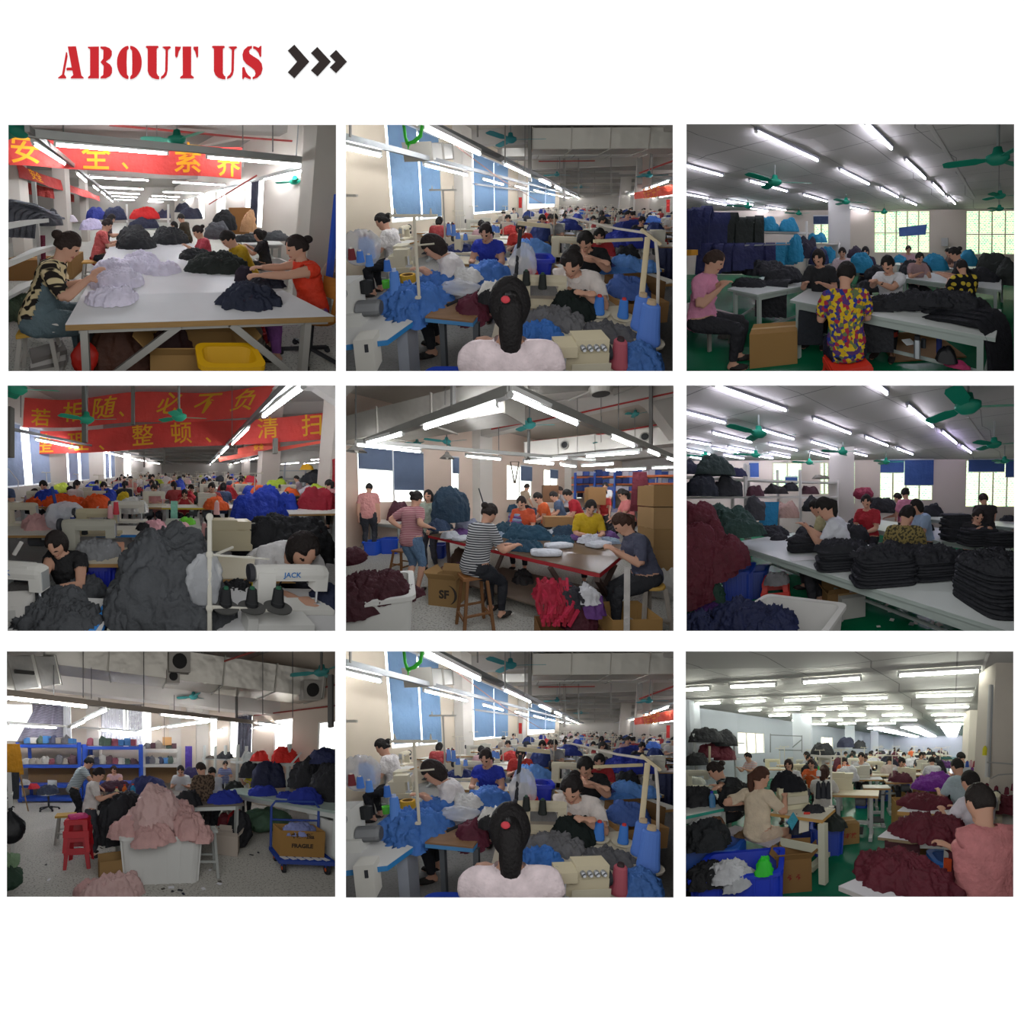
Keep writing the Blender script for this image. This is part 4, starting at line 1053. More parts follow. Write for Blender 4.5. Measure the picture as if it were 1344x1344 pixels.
  heap(R,lb,M(c,'cloth'),at(u,v,z),(w,d,h),0,50+k,.25,24,8)
 t=Thing(R,'shelf_rack','white rack with red garments at the far end @','shelf')
 for v,z in((390,9),(430,9)):q=t.part('shelf_board',wm);a=at(490,v,z);b=at(665,v,z);q.poly([a,b,b+R.F*.7,a+R.F*.7],a[2]-.03,a[2])
 for u in(490,656):q=t.part('post',wm);a=at(u,330,8.9);q.bar((a[0],a[1],0),a,.07)
 t.done()
 # window-side table and bits
 table(R,'grey side table by the windows @',[on(955,492,.74),on(1120,492,.74),on(1080,462,.74),on(940,462,.74)],.74,M('#c5c7c4','plain',.4),.03)
 tub(R,'white plastic tub between the table and the windows @',on(1065,655,.0),(.55,.6,.5),R.face,'#dcdad6')
 carton(R,'brown carton under the white pillar @',on(1232,640,.0),(.4,.4,.62),R.face,'#8d6a48',open_=False)
 carton(R,'tall brown cardboard sheet leaning by the window @',at(938,450,7.5),(.6,.1,.75),R.face,'#8c6236',open_=False)
 heap(R,'tan paper pattern bundle on the carton @',M('#c99b70','cloth'),at(975,440,6.8),(.35,.2,.5),0,71,.4,stuff=False,cat='paper',name='paper_bundle')
 bar_thing(R,'blue_pole','bright blue pole leaning at the right edge @','pole',[at(1300,640,2.9),at(1335,290,2.9)],.05,M('#2450c0','plain',.4))
 heap(R,'beige sack behind the swivel chair @',M('#b09a86','cloth'),on(1310,800,0)+(0,0,.5),(.35,.3,.32),0,73,.2)
 drape(R,'maroon cloth hanging by the pillar @',M('#5d2634','cloth'),[(0,0),(.05,-.4)],.14,at(1195,390,5),180,2,.05,3)
room_a()
# ---------------------------------------------------------------- rooms b and h: the crowded sewing hall (shown twice)
def room_b(key):
 R=room(key,(1000,325),1.6);R.glow=1.4;on,at=R.on,R.at
 plane_floor(R,'floor',M('#8c8a86','speckle',.5,'#7a7874'),0)
 plane_floor(R,'ceiling',M('#a8a195','plain',.9),4.3,(-16,16),(-4,45))
 wall(R,'wall_back',M('#a39d93'),(-14,40),(16,40),0,4.3)
 XW=at(200,380,6.5)[0];Wn=[]
 for u0,u1 in((192,398),(522,662),(742,850),(872,905)):
  a,b=R.wx(u0,330,XW)[1],R.wx(u1,330,XW)[1];Wn.append((min(a,b),max(a,b)))
 wall(R,'wall_left',M('#c9bca6'),(XW,0),(XW,40),0,4.3,holes=[(a,b,1.1,3.6)for a,b in Wn])
 for i,(a,b)in enumerate(Wn):
  window(R,i+1,(XW,0),(0,1),a,b,1.1,3.6,M('#f4f6f4','emit',e=DAY*.8))
  m=(a+b)/2;bl=M('#6f8fae','cloth',s=.3)
  for j,(s0,s1)in enumerate(((a+.03,m-.04),(m+.04,b-.12))):
   if i<3:blind(R,'blue roller blind over the %s half of window %s from the front @'%(('front','rear')[j],('one','two','three')[i]),(XW,0),(0,1),s0,s1,1.22-.05*j+.3*(i>1),3.6,bl,.04,group='blue roller blinds @')
 for u,z,w in((470,9.2,.5),(708,16,.5)):
  a=R.wx(u,330,XW);t,q=struct(R,'wall_pilaster',M('#cac4b8'));q.box(XW,a[1]-.4,0,XW+.35,a[1]+.4,4.3);t.done()
 for u,z,w in((1200,14,.7),(1130,22,.8)):
  a=at(u,330,z);t,q=struct(R,'wall_column',M('#b5aea3'));q.box(a[0]-w/2,a[1],0,a[0]+w/2,a[1]+w,4.3);t.done()
 for y in(9.5,13,17,22,28):
  t,q=struct(R,'ceiling_beam',M('#b0aba2'));q.box(-9,y,3.75,14,y+.35,4.3);t.done()
 duct(R,'big silver air duct crossing below the ceiling @',at(755,82,8.5),at(1345,78,8.5),1.0,.62,mat_=M('#a8a59c','foil',s=.6))
 duct(R,'smaller foil duct behind the big duct @',at(640,128,10),at(1345,118,10),.6,.3,mat_=M('#bab8b0','foil'))
 duct(R,'foil air conditioning box over the first window @',at(300,120,4.6),at(395,120,5.6),.5,.28,mat_=M('#c2c0b8','foil'))
 rp=M('#9c3832','plain',.5)
 bar_thing(R,'sprinkler_pipe','red pipe under the big duct @','pipe',[at(785,158,11),at(1010,156,11)],.05,rp,round_=True)
 bar_thing(R,'sprinkler_pipe','red pipe rising at the far upper corner @','pipe',[at(1190,205,11),at(1340,150,9)],.07,rp,round_=True)
 bar_thing(R,'sprinkler_pipe','slanting pink cord crossing the blinds @','cord',[at(340,12,3.4),at(640,235,6),at(830,345,10)],.02,M('#a8867c','plain'),round_=True)
 for i,(u,v0,v1,z,w)in enumerate(((888,130,318,15,.16),(1190,128,250,12,.2),(750,12,240,8,.10),(945,120,300,14,.08),(1075,115,290,13,.05),(540,12,60,4,.02),(650,12,170,4.5,.02),(730,12,190,6,.02),(870,120,260,10,.025),(1240,125,270,9,.025),(1010,120,300,16,.04),(30,12,60,3,.02))):
  bar_thing(R,'hanger_rod','grey post hanging from the roof @','post',[at(u,v0,z),at(u,v1,z)],w,M('#8d8a84','metal',.5),group='grey hanging posts @')
 for i,(v,z)in enumerate(((190,18),(215,20),(238,24),(262,28),(285,34))):
  bar_thing(R,'roof_truss','grey cross truss under the far roof, number %s from the front @'%('one','two','three','four','five')[i],'beam',[at(700+45*i,v,z),at(1345,v-8+i*3,z)],.3,M('#8f8b85','metal',.6))
 LH=2.3;L=lambda u,v:on(u,v,LH);rail=M('#8d8f8e','metal',.45)
 bar_thing(R,'lamp_rail','grey rail over the lamp row nearest the aisle @','rail',[on(300,-10,LH+.1),on(985,312,LH+.1)],.09,rail,h=.09)
 bar_thing(R,'lamp_rail','grey rail over the middle lamp row @','rail',[on(5,60,LH+.08),on(975,308,LH+.08)],.07,rail,h=.08)
 bar_thing(R,'lamp_rail','grey rail over the window-side lamp row @','rail',[on(5,178,LH+.08),on(960,308,LH+.08)],.07,rail,h=.08)
 bar_thing(R,'lamp_rail','grey rail over the far aisle lamps @','rail',[on(1345,218,LH+.08),on(1045,318,LH+.08)],.07,rail,h=.08)
 rows=[('row nearest the aisle',[((322,22),(546,128)),((645,170),(750,218)),((785,233),(832,255)),((848,260),(876,274)),((886,278),(906,288)),((914,291),(930,299)),((936,301),(950,308)),((955,310),(985,320))]),
   ('middle row',[((5,103),(146,135)),((328,174),(496,214)),((562,230),(642,252)),((690,258),(740,270)),((765,274),(805,284)),((822,287),(850,294)),((865,297),(905,306))]),
   ('window-side row',[((5,194),(118,211)),((222,225),(350,244)),((408,249),(488,262)),((522,267),(576,275)),((602,279),(642,286)),((662,288),(690,293)),((705,295),(740,300)),((755,302),(800,308))]),
   ('far aisle row',[((1238,263),(1306,238)),((1182,282),(1222,268)),((1145,294),(1170,286)),((1118,303),(1136,297)),((1095,311),(1110,306)),((1062,321),(1088,313)),((1270,302),(1325,294)),((1212,308),(1250,303)),((1165,315),(1200,310)),((1110,322),(1150,317))])]
 od=('first','second','third','fourth','fifth','sixth','seventh','eighth','ninth','tenth')
 for nm,ls in rows:
  for i,(a,b)in enumerate(ls):lamp(R,'%s fluorescent lamp of the %s @'%(od[i],nm),L(*a),L(*b),.022 if i==0 else .018)
 t=Thing(R,'ribbon','bright green ribbon tied round the front lamp @','ribbon');g=M('#3fd03a','plain',.5)
 q=t.part('bow',g,smooth=True);q.tube([at(245,15,2.3),at(250,60,2.3),at(262,92,2.3)],[.02,.02,.03],8,.4);q.tube([at(318,15,2.3),at(312,55,2.3),at(285,80,2.3),at(255,88,2.3)],[.02,.022,.022,.015],8,.4);q.tube([at(262,85,2.29),at(262,110,2.29)],[.018,.006],8,.4);t.done()
 fan(R,'teal ceiling fan before the big duct @',at(672,72,5.5),4.3,.75,12,'#2c7f84');fan(R,'teal fan farther down the hall @',at(858,212,12),4.3,.7,40,'#2c7f84');fan(R,'teal fan over the far aisle @',at(1226,215,9),4.3,.6,0,'#2c7f84');fan(R,'small teal fan deep in the hall @',at(955,262,20),4.3,.7,30,'#2c7f84')
 banner(R,'orange red banner with characters over the far aisle @',[at(1170,310,13),at(1345,288,8),at(1345,246,8),at(1170,284,13)],M('#d84a30','cloth',s=.5),[('安全生产',.5,.5,.55)],tcol='#e07a28')
 banner(R,'narrow red scroll on the window pillar @',[at(705,345,12),at(718,345,12),at(718,303,12),at(705,303,12)],M('#c4302c','cloth'),[]);banner(R,'narrow red scroll at the right edge @',[at(1296,362,12),at(1312,362,12),at(1312,312,12),at(1296,312,12)],M('#c4302c','cloth'),[])
 # the crowd of stations behind
 sp=[]
 for j,y in enumerate((6.0,7.4,9.0,10.8,12.8,15,17.5,20.5,24,28)):
  for x in(-5.2,-3.9,-2.5,-1.2,.1,1.3,2.6,3.8):
   if XW+.8<x:sp.append((x+.2*(j%2),y+.15*((j*3+int(x*5))%3),180 if j%3 else 0))
 dk=[('#22356e','navy'),('#3c68b8','blue'),('#1f2026','black'),('#d8d4d0','white'),('#1c2c86','royal blue'),('#22356e','navy'),('#5a544e','grey'),('#b4302c','red')]
 tp=[('#e0dcd8','white'),('#22242c','black'),('#9c3a3a','red'),('#5a6a8a','blue'),('#b8a898','beige'),('#c8a0a0','pink')]
 stations(R,sp,5,dk,tp)
 # mid-field
 bl=M('#4678c4','cloth');nv=M('#1c2a66','cloth');cr='#d8cfb4'
 st=lambda lb,u,v,rz=0,d=(1.1,.55),h=.75,**k:sewing_table(R,lb,on(u,v,h)*(1,1,0),R.face+rz,d,h,**k)
 st('wooden edged sewing table before the woman in royal blue @',560,555,-8,(1.15,.5),topm='#cfc6ae');st('sewing table beside the man in black @',1060,580,12,(1.3,.55));st('sewing table with wooden edge in front of the open carton @',1130,630,15,(1.0,.5))
 st('sewing table by the far left worker @',210,485,80,(.9,.6));st('cluttered sewing table behind the plastic bag @',690,480,-10,(1.2,.6));st('sewing table with a machine at the left window @',330,440,0,(1.2,.6))
 sewing_machine(R,'cream sewing machine in front of the woman in royal blue @',on(510,530,.75),R.face+170,cr);sewing_machine(R,'cream machine beside the red-shirted worker @',on(770,430,.75),R.face+170,cr);sewing_machine(R,'cream sewing machine next to the man in black @',on(900,540,.75),R.face+160,cr)
 sewing_machine(R,'boxy cream overlock by the woman in the white tee @',on(245,590,.78),R.face+100,cr,kind='over');sewing_machine(R,'cream machine on the table by the far left worker @',on(250,470,.75),R.face+90,cr)
 for u,v,w,d,h,s,c,lb in((590,640,.5,.4,.2,1,'#4272bd','blue garments heaped behind the woman in the white tee @'),(595,552,.42,.25,.10,2,'#4678c8','blue cloth under the hands of the woman in royal blue @'),(760,530,.6,.5,.22,3,'#5f8fd0','light blue garments heaped behind the plastic bag @'),
         (900,430,.8,.6,.3,4,'#20307a','royal blue garments in the middle of the hall @'),(1020,590,.45,.3,.14,5,'#3d4688','patterned navy cloth before the man in black @'),(1105,610,.4,.2,.07,6,'#4c80ca','light blue cloth on the table of the man in black @'),(1140,540,.3,.3,.17,7,'#15161c','black cloth ball on the rear table @'),
         (1145,690,.36,.3,.16,8,'#3c5a9c','blue cloth over the edge of the carton @'),(1140,495,1.0,.7,.28,9,'#1e2f96','royal blue garments on the long rear table @'),(770,455,.5,.3,.08,10,'#b02830','red cloth on the machine of the red-shirted worker @'),(1160,440,1.2,.7,.3,11,'#1c2c7c','deep blue garments on the far table @'),
         (395,430,.5,.4,.14,12,'#20294e','navy cloth by the first window @'),(1160,590,.6,.3,.14,13,'#5a8cd0','light blue cloth hanging in the second row @'),(470,520,.5,.4,.12,14,'#1d2a5e','dark blue cloth left of the royal blue worker @')):
  heap(R,lb,M(c,'cloth'),on(u,v,.76),(w,d,h),0,s+20,.3)
 for i in range(3):
  drape(R,'navy garment hanging at the right edge @',M('#232a4c','cloth'),[(0,0),(.05,-.5)],.2,at(1290+i*16,505,3.6+.1*i),200,2,.06,i,group='navy garments hanging at the right edge @')
 # people
 who(R,'person in a white top with tied hair by the window @',158,398,4.4,95,.45,10,(20,0),hair=('bun',HAIR),top='#e2dcd8',tab=.76)
 who(R,'person in a white tee bending over blue cloth @',362,497,2.65,100,.45,22,(32,0),[(325,600,2.5,0),(345,612,2.7,0)],hair=('bob','#241a18'),top='#ded8d8',bot='#22242a')
 who(R,'person in a royal blue blouse at a cream machine @',572,442,3.6,165,.45,12,(25,5),hair=('bun','#241a17'),top='#1c2f9c',sleeve=.5,tab=.76)
 p,sc,rz=who(R,'person in a pale tee leaning over a machine @',918,565,2.15,152,.46,24,(24,0),[(965,690,1.95,0),(985,700,1.9,0)],hair=('bun','#1b1413'),top='#dfd6d0',bot='#3a3c44',vox=.013)
 who(R,'person in a black tee with short hair @',972,478,3.0,150,.46,22,(30,0),[(1040,560,2.7,0),(1015,555,2.7,0)],hair=('short',HAIR),top='#17181c')
 who(R,'person in a red shirt behind the man in black @',1028,455,4.0,160,.45,15,(25,0),hair=('bob',HAIR),top='#b02a30',tab=.76)
 who(R,'person in a red blouse behind the plastic bag @',712,425,4.8,175,.45,14,(30,0),hair=('bob',HAIR),top='#c0362c',tab=.76)
 who(R,'person in a white shirt past the red blouse @',800,392,6.2,165,.45,10,(25,0),hair=('short',HAIR),top='#dedad6',tab=.76);who(R,'person in a grey shirt next to the white shirt @',848,388,6.6,170,.45,10,(25,0),hair=('short',HAIR),top='#8a8a8c',tab=.76)
 p,sc,rz=who(R,'person with a long ponytail and pale pink top seen from behind @',668,738,1.13,2,.45,12,(18,0),[(585,880,1.5,0),(745,890,1.5,0)],hair=('thick','#141011'),top='#ead9dc',sleeve=.9,bot='#22304e',vox=.011)
 t,q=one(R,'hair_tie','red hair tie on the ponytail @','hair tie',M('#c8404a','plain'));c=at(652,712,.955);q.ball(c,(.018,.014,.014),10,6);t.done()
 # near table with overlock on the right
 H=.76
 table(R,'near sewing table top under the overlock machine @',[on(560,1010,H),on(1300,1060,H),on(1120,735,H),on(620,770,H)],H,M('#cfc7b4','plain',.4),.035,M('#a98452','wood'),group=None,name='sewing_table')
 table(R,'middle sewing table top under the cream machine of the pale tee @',[on(640,760,H),on(1160,790,H),on(1110,700,H),on(690,690,H)],H-.01,M('#a09484','plain',.4),.035,M('#a98452','wood'),name='sewing_table')
 sewing_machine(R,'cream overlock machine with four tension dials @',on(945,1010,H),R.face+4,'#d3c8aa',kind='over',sc=.66)
 sewing_machine(R,'long cream machine in front of the pale tee @',on(800,735,H),R.face+175,'#cdc3a8',sc=.8)
 for u,v,h,r,lb in((1025,770,.15,.042,'blue thread cone with red tip, left of the pair @'),(1122,785,.15,.038,'blue thread cone with red tip, right of the pair @')):
  cone(R,lb,on(u,v,H+.03),M('#3f7fd4','plain',.5),h,r,cap='#d03a3a')
  t,q=one(R,'spool_tray','cream tray under the '+lb.replace(' @','').replace('blue thread ','')+' @','tray',M('#cfc6b0','plain'));q.lathe([(0,0),(.075,0),(.08,.015),(0,.012)],on(u,v,H+.013),18);t.done()
 for u,v,h,r,lb in((1192,830,.25,.062,'large blue thread cone behind its twin @'),(1222,885,.27,.065,'large blue thread cone at the front @')):
  cone(R,lb,on(u,v,H+.02),M('#5a86dc','plain',.5),h,r,cap='#c0a888')
  t,q=one(R,'spool_tray','round tray under the '+lb,'tray',M('#b8b0a0','plain'));q.lathe([(0,0),(.085,0),(.09,.015),(0,.012)],on(u,v,H+.004),18);t.done()
 cone(R,'pink thread cone by the overlock @',on(1105,985,H),M('#b85a68','plain',.5),.17,.045,cap='#3a2a2c')
 for u,v,lb in((735,655,'black thread cone on the left of the cream machine @'),(800,670,'black thread cone on the right of the cream machine @')):cone(R,lb,on(u,v,.95),M('#1e2320','plain',.5),.13,.035,cap='#2a4a3a')
 t=Thing(R,'thread_stand','tall beige thread stand over the blue cones @','thread stand');m=M('#d8c8a4','plain',.4);b0,b1=at(1198,700,1.75),at(1222,462,1.75)
 q=t.part('pole',m);q.tube([b0,b1],.018);q=t.part('guide_arm',m);q.bar(at(1195,430,1.75),at(1275,492,1.7),.035,.02);q=t.part('wire',M('#d8d0c4','plain'));q.tube([at(905,382,2.6),at(1100,428,2.2),at(1235,448,1.75)],.010,6);q.tube([at(1255,480,1.7),at(1265,600,1.7),at(1262,730,1.7)],.010,6);t.done()
 bar_thing(R,'guide_bar','cream bar on the stand of the second row @','bar',[at(1005,478,2.6),at(1200,470,2.6)],.03,M('#d8c8a0','plain'));bar_thing(R,'guide_bar','cream bar above the red-shirted worker @','bar',[at(700,405,4.4),at(830,418,4.4)],.07,M('#d8c8a0','plain'))
 heap(R,'black garments with green trim at the cream machine @',M('#17201e','blotch',.85,'#1f8a6c',1.2),on(925,770,H),(.3,.24,.16),0,41,.4);heap(R,'grey cloth spread behind the overlock @',M('#6d6d70','cloth'),on(850,800,H),(.4,.3,.07),0,42,.4)
 heap(R,'blue cloth under the arm of the ponytail woman @',M('#3f7acc','cloth'),on(790,880,H),(.28,.26,.1),0,43,.4);heap(R,'blue cloth by the pink cone @',M('#4472b8','cloth'),on(1190,970,H),(.2,.2,.09),0,44,.4);heap(R,'grey cloth between the trays and overlock @',M('#5c5c60','cloth'),on(1060,850,H),(.3,.2,.06),0,45,.4)
 t=Thing(R,'scissors','orange handled scissors by the overlock @','scissors');q=t.part('handle',M('#e8622a','plain'));q.tube([at(852,920,1.2),at(842,1000,1.15)],.012,8);q=t.part('blade',M('#b0b0b0','metal'));q.bar(at(852,920,1.2),at(858,880,1.25),.014,.006);t.done()
 # left machine
 table(R,'white sewing table with blue edge at the left front @',[on(-60,900,H),on(178,872,H),on(300,785,H),on(60,745,H)],H,M('#d8d8d6','plain',.35),.04,M('#2f86c8','plain',.4),legs=False,name='sewing_table')
 t=Thing(R,'steel_stand','grey steel machine leg under the blue edge @','frame');g=M('#b6bcc8','metal',.45);q=t.part('leg',g);a=on(255,800,.7);q.box(a[0]-.05,a[1]-.06,0,a[0]+.05,a[1]+.06,.72);q=t.part('foot',g);q.box(a[0]-.2,a[1]-.08,0,a[0]+.06,a[1]+.08,.06);t.done()
 t=Thing(R,'control_box','white control box under the left table @','control box',at(105,985,1.62),R.face+10);q=t.part('body',M('#dcdad2','plain'));q.box(-.05,-.06,0,.06,.06,.22);q=t.part('switch',M('#33343a','plain'));q.box(.01,-.064,.14,.03,-.06,.19);t.done()
 t=Thing(R,'sewing_machine','large white overlock with grey motor at the left edge @','sewing machine',on(70,790,H),R.face+8);w=M('#d5d5d0','plain',.35);g=M('#7c7e80','metal',.5);q=t.part('body',w);q.box(-.22,-.1,0,.0,.12,.3);q.box(-.22,-.14,0,.06,.1,.09)
 q=t.part('motor',g);q.lathe([(0,-.02),(.058,-.015),(.062,.12),(.05,.14),(0,.14)],(.03,-.05,.1),14,'x');q=t.part('handwheel',M('#a9abac','metal',.4));q.lathe([(0,-.13),(.045,-.125),(.045,-.11),(0,-.105)],(-.06,0,.24),14,'y');q.lathe([(0,-.14),(.03,-.135),(.03,-.12),(0,-.115)],(-.14,0,.12),14,'y')
 q=t.part('oil_cup',M('#1d2022','plain'));q.lathe([(0,0),(.04,0),(.042,.09),(0,.1)],(.04,.06,.18),12);t.done()
 heap(R,'blue garments draped over the left sewing table @',bl,on(300,740,H),(.5,.4,.17),20,51,.4,52,16);heap(R,'blue cloth hanging over the blue table edge @',bl,on(262,800,H-.06),(.32,.26,.13),0,52,.45);heap(R,'blue cloth beside the woman in the white tee @',bl,on(385,665,H),(.45,.3,.14),0,53,.4)
 cone(R,'tall blue thread cone on the left tray @',on(213,705,.86),M('#5b8fe0','plain',.5),.24,.045,cap='#b9c8e8')
 t,q=one(R,'spool_tray','dark round tray under the tall blue cone @','tray',M('#565452','plain'));q.lathe([(0,0),(.11,0),(.115,.012),(0,.01)],on(240,690,.85),20);t.done()
 for u,v,c,lb in((38,555,'#7a2a30','small red thread cone at the left edge @'),(72,565,'#4a80d8','small blue thread cone by the red cone @'),(108,580,'#5a90e0','small blue thread cone by the black cup @'),(180,600,'#3a70c8','blue thread cone behind the tall one @')):cone(R,lb,at(u,v,1.95),M(c,'plain'),.1,.028,cap='#d8d0c8')
 t=Thing(R,'ring','yellow tape roll on the cream overlock @','tape',on(262,640,.86));q=t.part('roll',M('#d8a830','plain'));q.lathe([(.05,0),(.07,0),(.07,.07),(.05,.07)],n=18,cap=False);q=t.part('core',M('#7a5a28','plain'));q.lathe([(.045,.0),(.05,.0),(.05,.07),(.045,.07)],n=18,cap=False);t.done()
 t,q=one(R,'green_cup','bright green cup by the tall blue cone @','cup',M('#6fe048','plain'));q.lathe([(0,0),(.03,0),(.035,.07),(.03,.07),(.026,.01),(0,.01)],on(175,665,.84),14,cap=False);t.done()
 thread_stand(R,'tall cream thread pole beside the white tee @',at(306,705,2.0),.64,R.face,2,'#d8d0bc');bar_thing(R,'guide_bar','short cream arm on the tall thread pole @','bar',[at(240,500,2.0),at(366,488,2.0)],.012,M('#c8c0ac','plain'));thread_stand(R,'thin thread stand left of the first blind @',at(16,700,2.2),.85,R.face,1,'#d0ccc0');thread_stand(R,'thread stand with blue cones by the royal blue worker @',at(412,520,3.4),.8,R.face,2,'#b8b4a8')
 for i,(u,v)in enumerate(((425,455),(445,458),(462,470),(492,475),(605,440),(620,445))):cone(R,'blue thread cone on the rear stand @',at(u,v,3.6),M('#6a92dc','plain'),.18 if i<2 else .1,.035,group='blue cones on the rear stand @')
 film=M('#e6e8ee','film',.25,e=.38)
 bag(R,'clear plastic bag with blue cones at the left @',at(85,575,2.3),(.28,.2,.32),film,0,3,knot=False,sharp=.3);bag(R,'clear plastic bag hanging on the black pole @',at(722,645,2.3),(.2,.18,.36),film,0,6,knot=False,sharp=.5)
 for i,(u,v)in enumerate(((80,545),(98,540),(118,548))):cone(R,'blue thread cone inside the clear bag @',at(u,v,2.32),M('#86aee8','plain'),.2,.03,group='blue cones in the clear bag @')
 bar_thing(R,'pole','black pole wrapped in tape beside the clear bag @','pole',[at(690,660,2.2),at(712,430,2.2)],.035,M('#23242a','plain'),round_=True);bar_thing(R,'pole','black rod lying toward the maroon cloth @','rod',[at(418,735,1.9),at(560,672,2.2)],.025,M('#1c1c20','plain'),round_=True)
 tub(R,'royal blue plastic bin behind the clear bag @',at(795,615,2.75),(.2,.3,.2),R.face,'#1f2fae');tub(R,'blue plastic bin at the bottom edge @',at(392,1215,1.5),(.2,.3,.25),R.face,'#1d42b8')
 heap(R,'maroon cloth on the low middle table @',M('#5c2234','cloth'),at(520,790,2.0),(.25,.25,.17),0,61,.3);heap(R,'white and black cloth behind the ponytail woman @',M('#dcdad4','cloth'),at(620,700,1.9),(.22,.2,.1),0,62,.4);heap(R,'black cloth beside the white cloth @',M('#1b1b1f','cloth'),at(580,718,1.85),(.12,.12,.08),0,63,.3)
 heap(R,'white cloth on the table behind the plastic roll @',M('#d6d4d2','cloth'),at(485,630,2.6),(.35,.25,.1),0,64,.3);heap(R,'red cloth scrap by the blue bin @',M('#c02a30','cloth'),at(755,640,2.4),(.12,.14,.12),0,65,.3);bag(R,'rolled clear plastic film on the middle table @',at(470,690,2.2),(.3,.16,.12),film,0,8,knot=False,sharp=.3)
 t=Thing(R,'work_table','low table with orange and blue edge behind the maroon cloth @','table',at(468,762,1.95),R.face-12);q=t.part('tabletop',M('#8a6848','wood'));q.box(-.2,-.15,0,.16,.15,.012);q=t.part('edge',M('#4a8ac0','plain'));q.box(-.2,-.15,-.03,.16,.15,-.002)
 for x in(-.1,.16):q=t.part('leg',M('#5c6064','metal'));q.box(x-.02,-.1,-.7,x+.02,-.06,-.03)
 t.done()
 carton(R,'open cardboard box under the right-hand table @',at(1160,775,2.3),(.4,.35,.18),R.face+10,'#9a7448',flap=0);carton(R,'brown carton deep under the right-hand table @',at(1160,700,2.7),(.45,.35,.2),R.face+10,'#6c5030',flap=0)
room_b('b')
